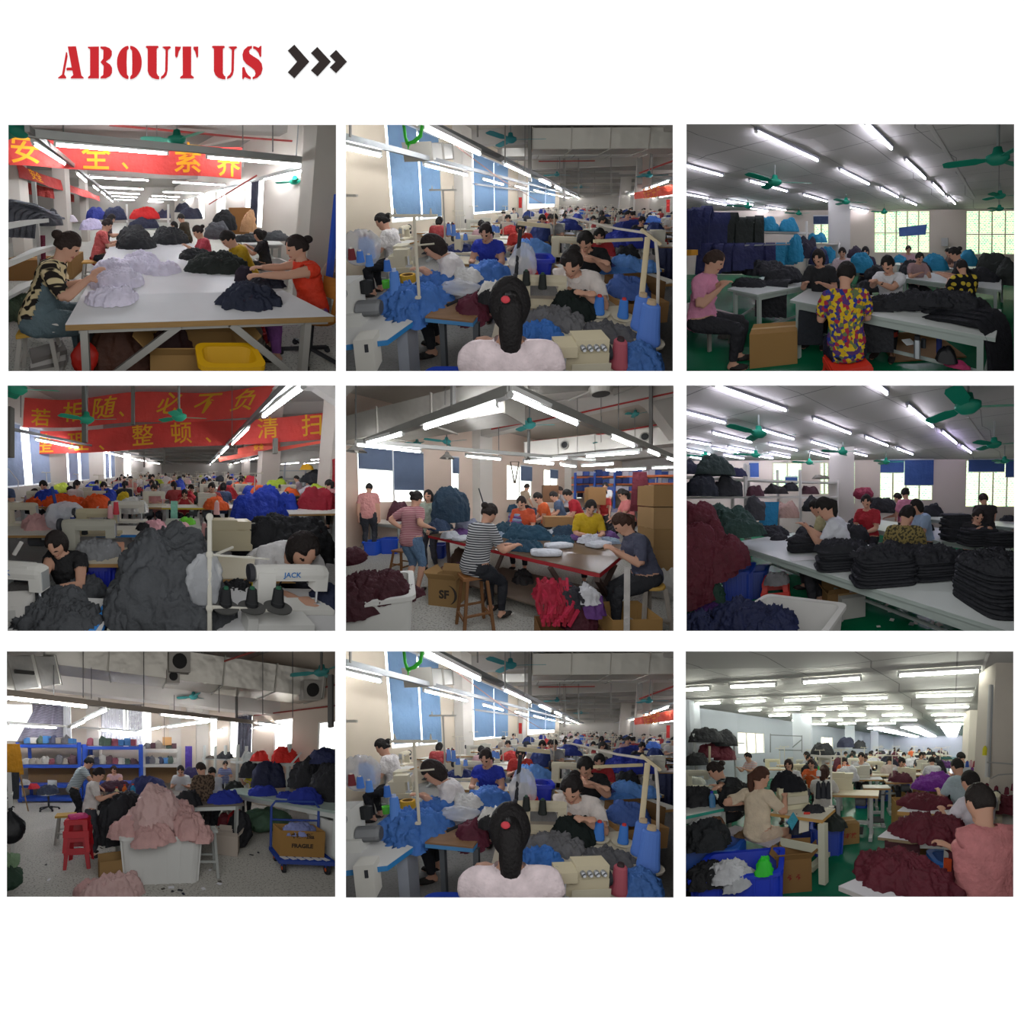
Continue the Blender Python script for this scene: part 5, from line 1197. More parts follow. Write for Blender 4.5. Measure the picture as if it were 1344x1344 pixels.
# ---------------------------------------------------------------- room c: black trousers on white tables, green floor
def green_shell(R,key,vz,u0,u1,wins,z1=3.0,col=None):
 at,on=R.at,R.on
 plane_floor(R,'floor',M('#0e6b47','plain',.25),0)
 plane_floor(R,'ceiling',M('#b4b2ae','tile',.8,'#7c7b79',1.1),z1)
 a,b=at(u0,400,vz[0]),at(u1,400,vz[1]);d=(b-a)[:2];d=d/np.linalg.norm(d);H=[]
 S=lambda u:float(np.dot((lambda r:(R.C+r*(np.cross((a-R.C)[:2],d)/np.cross(r[:2],d))-a)[:2])(R.ray(u,400)),d))
 for w in wins:H.append((S(w[0]),S(w[1]),w[2],w[3]))
 wall(R,'wall_back',M('#c9bfb2'),a,b,0,z1,holes=H)
 return a,d,H,S
def room_c():
 R=room('c',(1265,485),1.5);on,at=R.on,R.at;H=.75
 a,d,Hs,S=green_shell(R,'c',(12.5,11.3),-500,1700,[(768,992,1.05,2.95),(1138,1350,.98,2.95),(525,585,1.45,2.7)])
 for i,h in enumerate(Hs):window(R,i+1,a,d,*h,M('#5fc08a','netting',h2='#e6e3a0',e=1.25),5 if i==0 else 4 if i==1 else 2,M('#d8cfb4','plain'),bars=(h[2]+.9,)if i<2 else())
 h=Hs[2];blind(R,'navy roller blind on the small window behind the pillar @',a,d,h[0],h[1],2.35,2.72,M('#39496a','cloth'),.06)
 t,q=one(R,'cloth','slanted blue cloth hanging inside the big window @','cloth',M('#3f5f9a','cloth',s=.4));q.solid([tuple(at(868,460,11.3)),tuple(at(974,452,11.2)),tuple(at(980,410,11.2)),tuple(at(866,424,11.3))],(0,.01,0));t.done()
 t,q=struct(R,'wall_column',M('#d4d2cf'));p0,p1=at(584,400,9),at(672,400,8.6);q.poly([p0,p1,p1+R.F*.5,p0+R.F*.5],0,3.0);t.done()
 t,q=one(R,'electric_box','grey switch box between the two windows @','box',M('#a8a8a4'));c=at(1050,482,11.2);q.box(c[0]-.14,c[1],c[2]-.18,c[0]+.14,c[1]+.1,c[2]+.18);t.done()
 LH=2.94;L=lambda q:on(q[0],q[1],LH);P='#f2efff'
 for i,(p,q)in enumerate((((300,42),(540,155)),((632,194),(746,250)),((795,267),(862,302)),((890,313),(936,333)))):lamp(R,'%s ceiling lamp of the middle row @'%('first','second','third','fourth')[i],L(p),L(q),.017,'#8a8c96',col=P,e=54)
 for i,(p,q)in enumerate((((733,8),(836,108)),((893,155),(972,228)),((1002,248),(1046,292)),((1065,302),(1092,329)))):lamp(R,'%s ceiling lamp of the row nearest the windows @'%('first','second','third','fourth')[i],L(p),L(q),.017,'#8a8c96',col=P,e=54)
 for i,(p,q)in enumerate((((15,176),(158,215)),((270,237),(418,278)),((484,292),(578,319)),((655,340),(742,358)))):lamp(R,'%s ceiling lamp of the left row @'%('first','second','third','fourth')[i],L(p),L(q),.016,'#8a8c96',col=P,e=54)
 for p,q in(((15,290),(100,306)),((98,319),(204,338)),((178,316),(280,332)),((272,347),(340,357)),((335,342),(412,354))):lamp(R,'far ceiling lamp above the hanging garments @',L(p),L(q),.016,'#8a8c96',col=P,e=54,group='far ceiling lamps above the garments @')
 bar_thing(R,'ceiling_joint','pale joint strip running across the ceiling @','strip',[on(990,12,2.985),on(1170,305,2.985)],.06,M('#bdbbb7'),h=.02)
 for u,v,z,sp,rz,lb in((1262,150,3.1,.62,62,'large green ceiling fan at the upper edge @'),(370,243,5.0,.7,35,'green ceiling fan under the left lamp @'),(655,322,8,.65,30,'green ceiling fan before the pillar @'),(1272,298,6.5,.6,10,'green ceiling fan below the large one @'),(1270,350,8.5,.6,0,'small green fan before the right window @'),(808,362,10,.6,0,'small green fan before the left window @'),(262,340,9,.7,0,'green fan above the hanging garments @'),(466,368,11,.6,0,'far green fan over the blue garments @')):
  fan(R,lb,at(u,v,z),3.0,sp,rz,'#16846a')
 W_,G=M('#cfd4d2','plain',.35),M('#a9b6b0','plain',.4)
 table(R,'long white table in front with black trousers laid over @',[on(430,714,H),on(1254,866,H),on(1278,752,H),on(505,668,H)],H,W_,.035,G,G)
 table(R,'white table behind the yellow-dotted blouse @',[on(870,624,H),on(1278,674,H),on(1278,632,H),on(930,598,H)],H,W_,.035,G,G)
 table(R,'white table behind the pink shirt @',[on(180,668,H),on(300,692,H),on(520,650,H),on(330,618,H)],H,W_,.035,G,G)
 table(R,'far white table under the windows @',[on(850,572,H),on(1300,606,H),on(1290,588,H),on(860,562,H)],H,W_,.035,G,G);table(R,'white table with blue garments behind the dark worker @',[on(560,590,H),on(800,612,H),on(830,580,H),on(620,566,H)],H,W_,.035,G,G)
 # bench
 t=Thing(R,'bench','pale wooden bench under the pink shirt @','bench');hb=.45;c=[on(-60,742,hb),on(112,796,hb),on(206,768,hb),on(40,722,hb)];q=t.part('seat',M('#c5b9b8','plain'));q.poly(c,hb-.03,hb)
 m=sum(c)/4
 for k in c:g=t.part('leg',M('#a8a8a0','metal'));e=k+(m-k)*.12;g.bar((e[0],e[1],0),(e[0],e[1],hb-.03),.04)
 t.done()
 bk,nv,tl,gk=M('#1f2127','cloth'),M('#1c2348','cloth'),M('#1d7fa6','cloth'),M('#1d2420','cloth')
 # hanging rows on the left
 rk=M('#8c8e90','metal')
 bar_thing(R,'garment_rail','upper steel rail holding navy and black garments @','rail',[at(0,368,5.0),at(310,405,6.6)],.04,rk,round_=True);bar_thing(R,'garment_rail','lower steel rail holding navy garments @','rail',[at(60,500,5.2),at(480,490,7.2)],.04,rk,round_=True)
 for i in range(9):
  k=i/8;c=at(28+35*i,372+5*i,4.9+1.7*k);col,nm=(('#1b2350','navy')if i<5 else('#1a221f','black'))
  drape(R,nm+' garment folded over the upper rail @',M(col,'cloth'),[(.32,-.62),(.16,-.12),(.0,.14+.05*(i%3)),(-.14,.02),(-.22-.05*(i%2),-.7+.25*k)],.22,c,R.face+10+(i*37%23)-11,2,.15,i,group=nm+' garments over the upper rail @')
 for i in range(9):
  k=i/8;c=at(100+42*i,505-1*i,5.1+2*k);col,nm=(('#202552','dark blue')if i<7 else('#1d7fa6','teal'))
  drape(R,nm+' garment folded over the lower rail @',M(col,'cloth'),[(.3,-.5),(.14,-.08),(.0,.10),(-.14,.0),(-.22-.05*(i%2),-.5)],.24,c,R.face+10+(i*41%25)-12,2,.15,i+20,group=nm+' garments over the lower rail @')
 t=Thing(R,'shelf_rack','white shelf holding blue and teal garments @','shelf');w=M('#d8d6d2')
 for(u0,v0,z0),(u1,v1,z1)in(((305,438,7),(498,448,7.6)),((500,486,8),(628,486,8.2))):q=t.part('shelf_board',w);p0,p1=at(u0,v0,z0),at(u1,v1,z1);q.poly([p0,p1,p1+R.F*.8,p0+R.F*.8],p0[2]-.05,p0[2])
 for u,v0,z in((497,398,7.6),(625,480,8.2)):q=t.part('post',w);p0=at(u,v0,z);q.bar((p0[0],p0[1],0),p0,.05)
 t.done()
 for i,(u,v,w,dd,h,z,c,lb)in enumerate(((345,438,.5,.5,.34,7.2,tl,'teal garments heaped on the shelf, left half @'),(425,440,.55,.5,.33,7.4,tl,'teal garments heaped on the shelf, right half @'),(540,484,.6,.5,.26,8.1,tl,'teal garments on the lower shelf by the pillar @'),(450,560,.45,.4,.65,7.0,tl,'teal bundle hanging below the shelf @'),(500,545,.5,.5,.55,7.4,M('#2a2838','cloth'),'dark purple bundle below the shelf @'),(545,570,.45,.5,.45,7.2,M('#20284e','cloth'),'navy bundle behind the dark worker @'),(585,565,.35,.4,.45,7.6,tl,'teal bundle beside the pillar @'),
  (715,600,.65,.5,.42,6.2,tl,'large teal heap right of the pillar @'),(690,545,.4,.4,.3,7.6,M('#3a3040','cloth'),'dark heap at the pillar foot @'),(870,562,.4,.4,.2,8,tl,'small teal heap on the far table @'),(1010,592,.7,.5,.38,7,tl,'wide teal heap below the left window @'),(1140,576,.5,.4,.42,7.4,tl,'teal heap between the windows @'),(1250,640,.9,.7,.72,6.6,gk,'big black heap under the right window @'),(1315,650,.6,.5,.5,6,gk,'black heap at the right edge @'))):
  heap(R,lb,c,at(u,v,z),(w,dd,h),0,60+i,.34)
 for i,(u,v,w,dd,h,c,lb)in enumerate(((235,600,1.0,.9,.26,gk,'black garments heaped behind the pink shirt @'),(330,610,1.1,.8,.3,bk,'wide black heap on the rear left table @'),(270,655,.7,.4,.1,bk,'flat black trousers on the rear left table @'),(400,640,.7,.7,.28,bk,'black heap beside the draped trousers @'),(560,655,.8,.7,.22,bk,'black trousers piled before the dark worker @'),(755,672,.5,.4,.12,bk,'black trousers under the hands of the white tee @'),(930,600,.8,.6,.26,bk,'black trousers piled on the second table @'),(1170,632,.9,.5,.2,bk,'black trousers beside the yellow-dotted blouse @'),(780,625,.5,.4,.24,M('#22252c','cloth'),'dark heap behind the white tee @'))):
  heap(R,lb,c,on(u,v,H),(w,dd,h),0,80+i,.34)
 # trousers laid and draped
 def lay(lb,u,v,w,ln,fall,rz,n,seed,th=.07):
  c=on(u,v,H+.01)
  for i in range(n):
   k=c+np.array(rotz(((i-(n-1)/2)*w/n*.9,0,.012*i),R.face+rz))
   drape(R,lb+' @',bk,[(ln,.02),(ln*.5,.06),(.04,.07),(-.05,.0),(-.09,-.2),(-.10,-fall)],w/n*1.5,k,R.face+rz,2,th,seed+i,group=lb+' @',name='trousers',cat='trousers')
 lay('black trousers draped over the table behind the carton',365,655,.62,.35,.55,-20,4,1);lay('black trousers hanging over the front table beside the floral blouse',755,752,.45,.4,.45,-8,3,20);lay('black trousers falling over the right end of the front table',1240,820,.5,.55,.9,42,4,40)
 for i in range(4):heap(R,'layer of black trousers stacked along the front table @',bk,on(830+45*i,742-6*i,H+.02+.03*i),(.62,.30,.10),12,100+i,.3,group='black trousers stacked along the front table @')
 heap(R,'broad pile of black trousers at the right of the front table @',bk,on(1090,760,H),(.75,.5,.19),-10,110,.32)
 drape(R,'dark navy cloth hanging beside the red stool @',M('#1b222c','cloth'),[(.1,.0),(0,.02),(-.08,-.4)],.32,on(515,760,.62),R.face,3,.08,9)
 # people
 p,sc,rz=who(R,'person in a pink polo sitting on a bench holding a phone @',128,558,3.1,-78,.46,6,(24,0),[(150,668,2.95,0),(145,662,3.1,0)],hair=('short','#3a2820'),top='#d98fae',bot='#1e1f26')
 p,sc,rz=who(R,'person in a bright floral blouse seen from behind on a red stool @',648,612,2.5,8,.45,10,(25,-25),hair=('short',HAIR),topm=M('#5a3a78','floral',.8,'#e0c030',2.2),bot='#1a1c34',sleeve=.7,vox=.014)
 plastic_stool(R,'red plastic stool with black tape on its seat @',(p[0],p[1],p[2]),.44*sc,.17,'#dc3a28',R.face+20)
 who(R,'person in a white tee facing the floral blouse @',822,572,3.5,155,.46,12,(26,0),[(765,640,3.2,0),(785,645,3.2,0)],hair=('pony',HAIR),top='#dcdde0')
 who(R,'person in a dark tee bending over black cloth before the garments @',545,545,3.9,170,.46,12,(24,0),hair=('bob','#1c1614'),top='#202226',tab=.85)
 who(R,'person in a black blouse with big yellow dots from behind @',1118,580,4.1,2,.46,8,(24,0),hair=('short','#1c1513'),topm=M('#16161a','dots',.8,'#d8c040',1.25),tab=.8,bot='#22222a',fat=1.1)
 who(R,'person in black leaning at the second table @',1090,528,5.2,60,.46,10,(25,0),hair=('bun',HAIR),top='#1e1c22',tab=.8)
 who(R,'person in a pink and grey shirt behind the black pile @',950,545,5.6,190,.46,10,(25,0),hair=('short',HAIR),top='#a88a8c',tab=.8);who(R,'person in a pale pink shirt far by the window @',905,512,8.2,180,.5,8,(20,0),hair=('short','#2a2020'),top='#c8a0aa',tab=.8)
 who(R,'person in a purple shirt behind the teal heap @',733,520,6.4,170,.5,10,(25,0),hair=('bob',HAIR),top='#3a2a40',tab=.8);who(R,'person in a white patterned top by the pillar @',640,525,6.2,175,.46,8,(20,0),hair=('short','#1c1412'),top='#c8b8bc',tab=.8);who(R,'person in a dark shirt far below the right window @',1065,522,8,100,.5,10,(20,0),hair=('short',HAIR),top='#6a5048',tab=.8)
 # floor things
 carton(R,'large cardboard box standing before the draped trousers @',on(345,985,0)+R.F*.25,(.56,.42,.40),R.face+14,'#a8834e',open_=False)
 t=Thing(R,'tray','flat brown cardboard tray under the front table @','tray',on(985,960,.0)+R.F*.35,R.face+8);q=t.part('base',M('#8a6840'));q.box(-.5,-.3,0,.5,.3,.02);q=t.part('rim',M('#96744a'));q.box(-.5,.28,.02,.5,.3,.16);q.box(-.5,-.3,.02,-.48,.3,.16);t.done()
 t=Thing(R,'thermos','steel thermos bottle under the front table @','bottle',at(940,945,2.7));q=t.part('body',M('#9aa0a4','metal',.3));q.lathe([(0,0),(.035,0),(.035,.17),(.028,.19)],n=16);q=t.part('cap',M('#3a3c40'));q.lathe([(.03,.19),(.03,.23),(0,.23)],n=14);t.done()
 t=Thing(R,'thermos','dark cup beside the steel thermos @','bottle',at(965,905,3.0));q=t.part('body',M('#34383c','metal',.3));q.lathe([(0,0),(.03,0),(.03,.1),(0,.1)],n=14);t.done()
 t,q=one(R,'phone','white phone lying on the tray under the table @','phone',M('#d8dde0','plain',.2));c=at(905,882,2.9);q.cbox(c,(.11,.11,.01),R.face+20,10);t.done()
 heap(R,'black helmet-like bag under the table end @',M('#1a1b1f','plain',.3),at(1055,955,2.6),(.2,.16,.13),0,7,.15,name='bag',cat='bag',stuff=False);heap(R,'pink pouch on the floor under the table end @',M('#b8386a','cloth'),at(1092,975,2.6),(.26,.14,.05),0,8,.2,name='pouch',cat='pouch',stuff=False);t,q=one(R,'bottle','blue bottle standing under the table @','bottle',M('#22347a'));q.lathe([(0,0),(.03,0),(.03,.2),(.015,.24),(0,.24)],at(1028,930,2.8),12);t.done()
 heap(R,'grey shoes and scraps under the bench @',M('#8e8c88','cloth'),on(175,860,0),(.25,.2,.14),0,9,.3);heap(R,'orange cloth scrap under the front table @',M('#b8402c','cloth'),at(830,850,3.3),(.2,.2,.12),0,10,.3)
 carton(R,'yellow box on the shelf at the left edge @',at(30,535,4.6),(.16,.2,.09),R.face,'#c8902c',open_=False)
room_c()
# ---------------------------------------------------------------- room d: hall with the red banners and the grey heap
def room_d():
 R=room('d',(775,350),1.55);R.glow=1.4;on,at=R.on,R.at;H=.76
 plane_floor(R,'floor',M('#8f8d8a','speckle',.5,'#7c7a76'),0)
 plane_floor(R,'ceiling',M('#aaa6a0','plain',.9),4.4,(-16,20),(-4,45))
 wall(R,'wall_back',M('#9c978f'),(-16,42),(22,42),0,4.4)
 XW=at(130,420,9.5)[0];Wn=[]
 for u0,u1 in((-60,182),(252,340),(400,445),(480,510)):
  a,b=R.wx(u0,360,XW)[1],R.wx(u1,360,XW)[1];Wn.append((min(a,b),max(a,b)))
 wall(R,'wall_left',M('#c2bab0'),(XW,0),(XW,42),0,4.4,holes=[(a,b,1.0,3.0)for a,b in Wn])
 for i,(a,b)in enumerate(Wn):
  window(R,i+1,(XW,0),(0,1),a,b,1.0,3.0,M('#f6f8f8','emit',e=DAY),1)
  f=lambda u:R.wx(u,360,XW)[1]
  for j,(u0,u1)in enumerate((((-50,72),(104,178)),((255,292),(303,336)),((402,418),(424,440)),())[i]):
   blind(R,'grey blue blind, %s of window %s from the front @'%(('front half','rear half')[j],('one','two','three')[i]),(XW,0),(0,1),f(u0),f(u1),1.05,3.0,M('#93a1bd','cloth',s=.3),.05,group='grey blue blinds @')
 for u0,u1,z,nm in((1032,1104,11,'pillar behind the blue heap'),(1308,1400,7,'pillar at the right edge'),(958,985,24,'far pillar')):
  t,q=struct(R,'wall_column',M('#c2b8ae'),None,nm);p,e=at(u0,330,z),at(u1,330,z);q.poly([p,e,e+R.F*.6,p+R.F*.6],0,4.4);t.done()
 for y in(12,16,21,27,34):t,q=struct(R,'ceiling_beam',M('#a39e97'));q.box(-12,y,3.9,18,y+.4,4.4);t.done()
 t,q=struct(R,'ceiling_haunch',M('#c9c5c0'));q.solid([tuple(at(1085,12,6.5)),tuple(at(1400,12,6.5)),tuple(at(1400,120,6.5)),tuple(at(1250,20,6.5))],(0,.3,0));t.done()
 for i,(v,z)in enumerate(((275,22),(290,26),(305,32),(318,38))):bar_thing(R,'roof_truss','grey truss number %s crossing the far roof @'%('one','two','three','four')[i],'beam',[at(430,v,z),at(1060,v,z)],.25,M('#77756f','metal'))
 for i,(u,v0,v1,z,w)in enumerate(((322,12,240,5.2,.09),(515,12,170,5.5,.07),(695,12,110,5,.012),(912,12,240,5,.012),(640,250,330,16,.1),(560,270,340,18,.1),(925,250,320,18,.1),(65,40,140,4,.01),(20,100,300,4.2,.10),(1085,225,285,9,.14))):
  bar_thing(R,'hanger_rod','grey steel post hanging down by the banners @','post',[at(u,v0,z),at(u,v1,z)],w,M('#77756f','metal'),group='grey hanging posts @')
 LH=2.35;L=lambda q:on(q[0],q[1],LH);rail=M('#8d8f8e','metal',.45)
 bar_thing(R,'lamp_rail','grey rail over the bright aisle lamps @','rail',[on(1150,-10,LH+.1),on(800,338,LH+.08)],.07,rail,h=.08)
 bar_thing(R,'lamp_rail','grey rail over the front left lamp row @','rail',[on(5,182,LH+.08),on(745,335,LH+.08)],.06,rail,h=.07);bar_thing(R,'lamp_rail','grey rail over the second left lamp row @','rail',[on(5,250,LH+.08),on(735,335,LH+.08)],.06,rail,h=.07);bar_thing(R,'lamp_rail','grey rail over the right-hand lamp row @','rail',[on(1095,268,LH+.08),on(830,336,LH+.08)],.06,rail,h=.07)
 od=('first','second','third','fourth','fifth','sixth','seventh','eighth')
 for nm,ls in(('bright aisle row',[((1040,135),(1195,18)),((913,248),(978,185)),((868,287),(897,259)),((848,306),(862,293)),((832,320),(843,311)),((810,342),(826,327))]),
    ('front left row',[((125,230),(338,270)),((404,280),(486,300)),((520,307),(566,316)),((590,321),(620,326)),((640,330),(680,336))]),
    ('second left row',[((150,291),(285,304)),((440,319),(490,325)),((520,329),(560,334)),((600,336),(650,341))]),
    ('third left row',[((32,319),(148,323)),((198,327),(272,330)),((305,331),(355,334)),((378,334),(420,336)),((432,337),(468,339)),((480,340),(520,342))]),
    ('right-hand row',[((1034,299),(1088,286)),((983,310),(1018,302)),((948,317),(974,311)),((922,324),(940,320)),((845,342),(910,328))]),
    ('bay behind the pillar',[((1110,328),(1180,322)),((1200,326),(1290,318)),((1230,310),(1320,304))])):
  for i,(p,q)in enumerate(ls):lamp(R,'%s fluorescent lamp of the %s @'%(od[i],nm),L(p),L(q),.024 if nm[0]=='b' and i==0 else .016)
 lamp(R,'short lamp cut by the left edge @',L((-20,272)),L((42,282)))
 BR=M('#d8463c','cloth',s=.4);Y='#dda31c'
 banner(R,'upper red banner with large yellow characters @',[at(28,182,8.8),at(1015,138,8.4),at(1085,10,8.4),at(18,62,8.8)],BR,[('若',.125,.30,0.66),('相',.255,.5,0.78),('随',.375,.52,0.81),('、',.475,.42,0.62),('必',.63,.58,0.78),('不',.77,.58,0.81),('负',.915,.55,0.78)],.16,tcol=Y)
 banner(R,'lower red banner with large yellow characters @',[at(48,292,9.6),at(1335,225,9.2),at(1335,118,9.2),at(40,200,9.6)],M('#cc3f37','cloth',s=.4),[('整',.09,.4,0.78),('理',.20,.45,0.78),('、',.29,.35,0.62),('整',.405,.5,0.81),('顿',.525,.5,0.81),('、',.625,.4,0.62),('清',.79,.55,0.78),('扫',.925,.52,0.78)],.09,tcol=Y)
 banner(R,'orange red banner running back along the aisle @',[at(860,318,17),at(1335,232,8),at(1335,222,8),at(860,300,17)],M('#d85a48','cloth',s=.4),[],tcol=Y);banner(R,'narrow red banner behind the lower one @',[at(935,290,10.6),at(1105,262,10.2),at(1105,225,10.2),at(935,265,10.6)],M('#cf5444','cloth',s=.4),[('安全',.5,.5,.2)],tcol=Y)
 banner(R,'red cloth hanging at the right edge pillar @',[at(1312,420,6.5),at(1345,420,6.5),at(1345,300,6.5),at(1312,310,6.5)],M('#b83038','cloth'),[])
 for u,v,z,sp,rz,lb in((700,140,4.6,.5,20,'green ceiling fan before the middle of the banners @'),(330,150,4.8,.55,0,'green ceiling fan before the left of the banners @'),(50,28,3.6,.55,15,'green fan cut by the upper left corner @')):fan(R,lb,at(u,v,z),4.4,sp,rz,'#38b08c')
 # crowded rear
 sp=[]
 for j,y in enumerate((5.6,7.2,8.8,10.6,12.6,15,18,21.5,26)):
  for x in(-6.4,-5.0,-3.6,-2.3,-1.0,.3,1.6,3.0,4.4):
   if XW+.8<x<.75*y+2:sp.append((x+.3*(j%2),y+.15*((j*3+int(x*5))%3),180 if j%3!=1 else 0))
 stations(R,sp,11,[('#e8622a','orange'),('#2440b0','blue'),('#1f2026','black'),('#d8d4d0','white'),('#e0b0b4','pink'),('#a8242c','red'),('#2440b0','blue'),('#b8c840','lime')],
   [('#d8d4d0','white'),('#2a2c34','black'),('#9c3a3a','red'),('#4a5a7a','blue'),('#b8a898','beige'),('#c88a8a','pink')],near=6)
 ST=lambda lb,u,v,rz=0,dd=(1.1,.55),**k:sewing_table(R,lb,on(u,v,H)*(1,1,0),R.face+rz,dd,H,**k)
 ST('sewing table with blue edge behind the black tee @',530,590,0,(.95,.5),edge='#2f86d8',topm='#d8d4c8');ST('sewing table with wood edge at the left @',90,590,0,(.9,.55));ST('wooden edged table behind the white-shirted sewer @',930,735,0,(.75,.5),topm='#c9c0a8');ST('sewing table beside the grey heap @',440,690,0,(.8,.45),topm='#ccc2ac');ST('wood table under the white and red heaps @',1230,515,6,(1.3,.6));ST('sewing table with white top before the red worker @',740,495,0,(1.2,.5),edge='#d8c030')
 table(R,'long grey table behind the grey heap @',[on(610,630,H),on(800,630,H),on(780,545,H),on(650,545,H)],H,M('#a4a89c','plain',.4),.03);ST('long cream machine beam table right of the centre @',1020,590,0,(1.5,.4),topm='#c8bfa4')
 SMs=lambda lb,u,v,rz=180,**k:sewing_machine(R,lb,on(u,v,H),R.face+rz,**k)
 SMs('cream sewing machine behind the black tee @',380,610,180,col='#c2b898');SMs('boxy cream overlock under the pink cloth @',900,660,180,col='#b8ae90',kind='over');SMs('cream sewing machine on the wood table by the left @',70,570,180,col='#c8c0aa');SMs('grey sewing machine on the table beside the heap @',350,680,180,col='#a8a698');SMs('white sewing machine on the blue-edged table @',500,560,180,col='#d0ccc0');SMs('cream machine by the white and red heaps @',1260,505,180,col='#c8bfa8')
 for u,v,w,dd,h,s,c,lb in((205,490,1.5,.6,.2,1,'#ef5a1e','bright orange garments along the left table @'),(365,500,.6,.5,.24,2,'#ef5a1e','bright orange garments beside the left table @'),(280,545,.0,0,0,0,'',''),(1020,540,.85,.6,.44,3,'#1f3aa8','royal blue garments heaped before the pillar @'),(1230,450,.7,.5,.26,4,'#d8d4dc','white garments heaped on the wood table @'),(1250,505,.8,.4,.4,5,'#a01f30','crimson garments heaped on the wood table @'),(515,520,.55,.4,.24,6,'#d6d4cf','white and black garments behind the blue edge @'),
  (145,580,.45,.4,.15,7,'#dcaaa8','pink garments on the left wood table @'),(600,585,.3,.25,.10,8,'#e2a8b0','pink cloth on the blue-edged table @'),(560,588,.2,.2,.08,9,'#1a1b20','black cloth on the blue-edged table @'),(1015,608,.42,.26,.12,10,'#e0aeb2','pink cloth hanging over the cream beam @'),(1110,690,1.05,.6,.42,11,'#17181c','big black heap beside the white-shirted sewer @'),(375,690,.4,.3,.12,12,'#8d8f92','grey plastic wrapped cloth on the middle table @'),(730,565,.25,.2,.08,13,'#6fc838','lime cloth on the long grey table @'),(700,580,.25,.2,.06,14,'#dba6aa','pink cloth on the long grey table @'),
  (480,470,.3,.3,.2,15,'#d8b820','yellow cloth in the rear rows @'),(1090,420,.7,.5,.26,16,'#a8c038','lime garments past the blue heap @'),(1250,400,.9,.6,.36,17,'#1e1f24','black garments heaped past the pillar @'),(1210,350,.4,.4,.16,18,'#e8b020','yellow garments on the high shelf @'),(730,470,.5,.3,.22,19,'#b02530','red cloth on the table of the red worker @'),(985,400,.4,.4,.2,20,'#c02838','red garments before the far pillar @')):
  if w:heap(R,lb,M(c,'cloth'),at(u,v,2.9 if s==11 else 1038*.8/max(90,v-350)if v>440 else 9),(w,dd,h),0,300+s,.36)
 t=Thing(R,'shelf_rack','grey shelf rack behind the pillar at the right @','shelf');w=M('#8a8c90','metal')
 for v in(352,385,415):q=t.part('shelf_board',w);p,e=at(1110,v,11),at(1320,v,11);q.poly([p,e,e+R.F*.5,p+R.F*.5],p[2]-.04,p[2])
 for u in(1125,1210,1300):q=t.part('post',w);p=at(u,320,11);q.bar((p[0],p[1],0),p,.06)
 t.done()
 # nearer people
 p,sc,rz=who(R,'person in a black tee sewing grey cloth at the left @',205,645,2.0,165,.46,14,(30,10),[(135,822,1.75,0),(205,825,1.75,0)],hair=('bob','#1d1412'),top='#18181b',sleeve=.45,bot='#2a2a30',vox=.013)
 p,sc,rz=who(R,'person in a white shirt bent over a white sewing machine @',1195,672,1.85,182,.46,62,(-8,0),[(1165,868,1.6,0),(1285,880,1.6,0)],hair=('bob','#1b1210'),top='#dcdada',sleeve=.8,bot='#1c1e2c',vox=.013)
 who(R,'person in a pink polo standing in the rear aisle @',505,388,8.5,150,None,8,(20,0),hair=('short',HAIR),top='#cf8a80',tab=.95);who(R,'person in a lilac shirt leaning over the left tables @',120,440,7,-100,.46,28,(25,0),hair=('short','#2a1c1a'),top='#b498b4',tab=.8);who(R,'person in a blue patterned shirt at the left windows @',262,430,7.2,-110,.46,20,(25,0),hair=('short',HAIR),top='#2c3c88',tab=.8)
 who(R,'person in a red blouse at the yellow-edged table @',722,445,6.2,175,.46,12,(28,0),hair=('bob',HAIR),top='#a82a30',tab=.8);who(R,'person in dark green with head bent behind the red blouse @',748,425,7,150,.46,14,(28,0),hair=('short',HAIR),top='#3a4a34',tab=.8);who(R,'person in a white shirt by the rear tables @',590,405,8,180,.46,10,(25,0),hair=('short','#2a201c'),top='#d0ccd0',tab=.8);who(R,'person in black behind the white garments @',1238,370,9.5,170,None,8,(20,0),hair=('short',HAIR),top='#2a2a30',tab=.9);who(R,'person in a striped pale shirt at the right shelves @',1170,385,9.5,60,None,8,(20,0),hair=('short',HAIR),topm=M('#c8b8bc','stripe',.8,'#8a7078',9),tab=.9)
 # the front tables
 table(R,'white table with blue edge at the lower left @',[on(-60,1050,H),on(360,1060,H),on(440,868,H),on(-10,850,H)],H,M('#d5d5d3','plain',.35),.035,M('#3b88d6','plain'),name='sewing_table')
 t,q=one(R,'edge_strip','bright blue plastic strip along the lower left table @','strip',M('#3d8fe0','plain',.4));q.poly([on(318,1000,H),on(360,1005,H),on(432,892,H),on(395,892,H)],H+.001,H+.006);t.done()
 table(R,'grey green table under the big grey heap @',[on(385,1060,H),on(800,1060,H),on(760,800,H),on(480,800,H)],H,M('#b4b6a4','plain',.4),.035,M('#9a9888'))
 table(R,'white machine table at the lower right @',[on(840,1060,H),on(1340,1080,H),on(1320,830,H),on(880,820,H)],H,M('#d9d9d9','plain',.3),.04,M('#c8c8c4'),name='sewing_table')
 g=M('#4b4e52','cloth',s=.8)
 heap(R,'huge grey garment heap on the middle table @',g,on(640,905,H)+R.F*.1,(.70,.66,.42),0,401,.34,sharp=2.4);heap(R,'grey garments spilling off the front of the huge heap @',g,on(655,960,H),(.50,.26,.15),0,402,.34);heap(R,'grey garments behind the huge heap @',g,on(670,760,H),(.6,.5,.30),0,403,.34);heap(R,'grey garments hanging at the left of the huge heap @',g,on(520,900,H),(.3,.4,.17),0,404,.34)
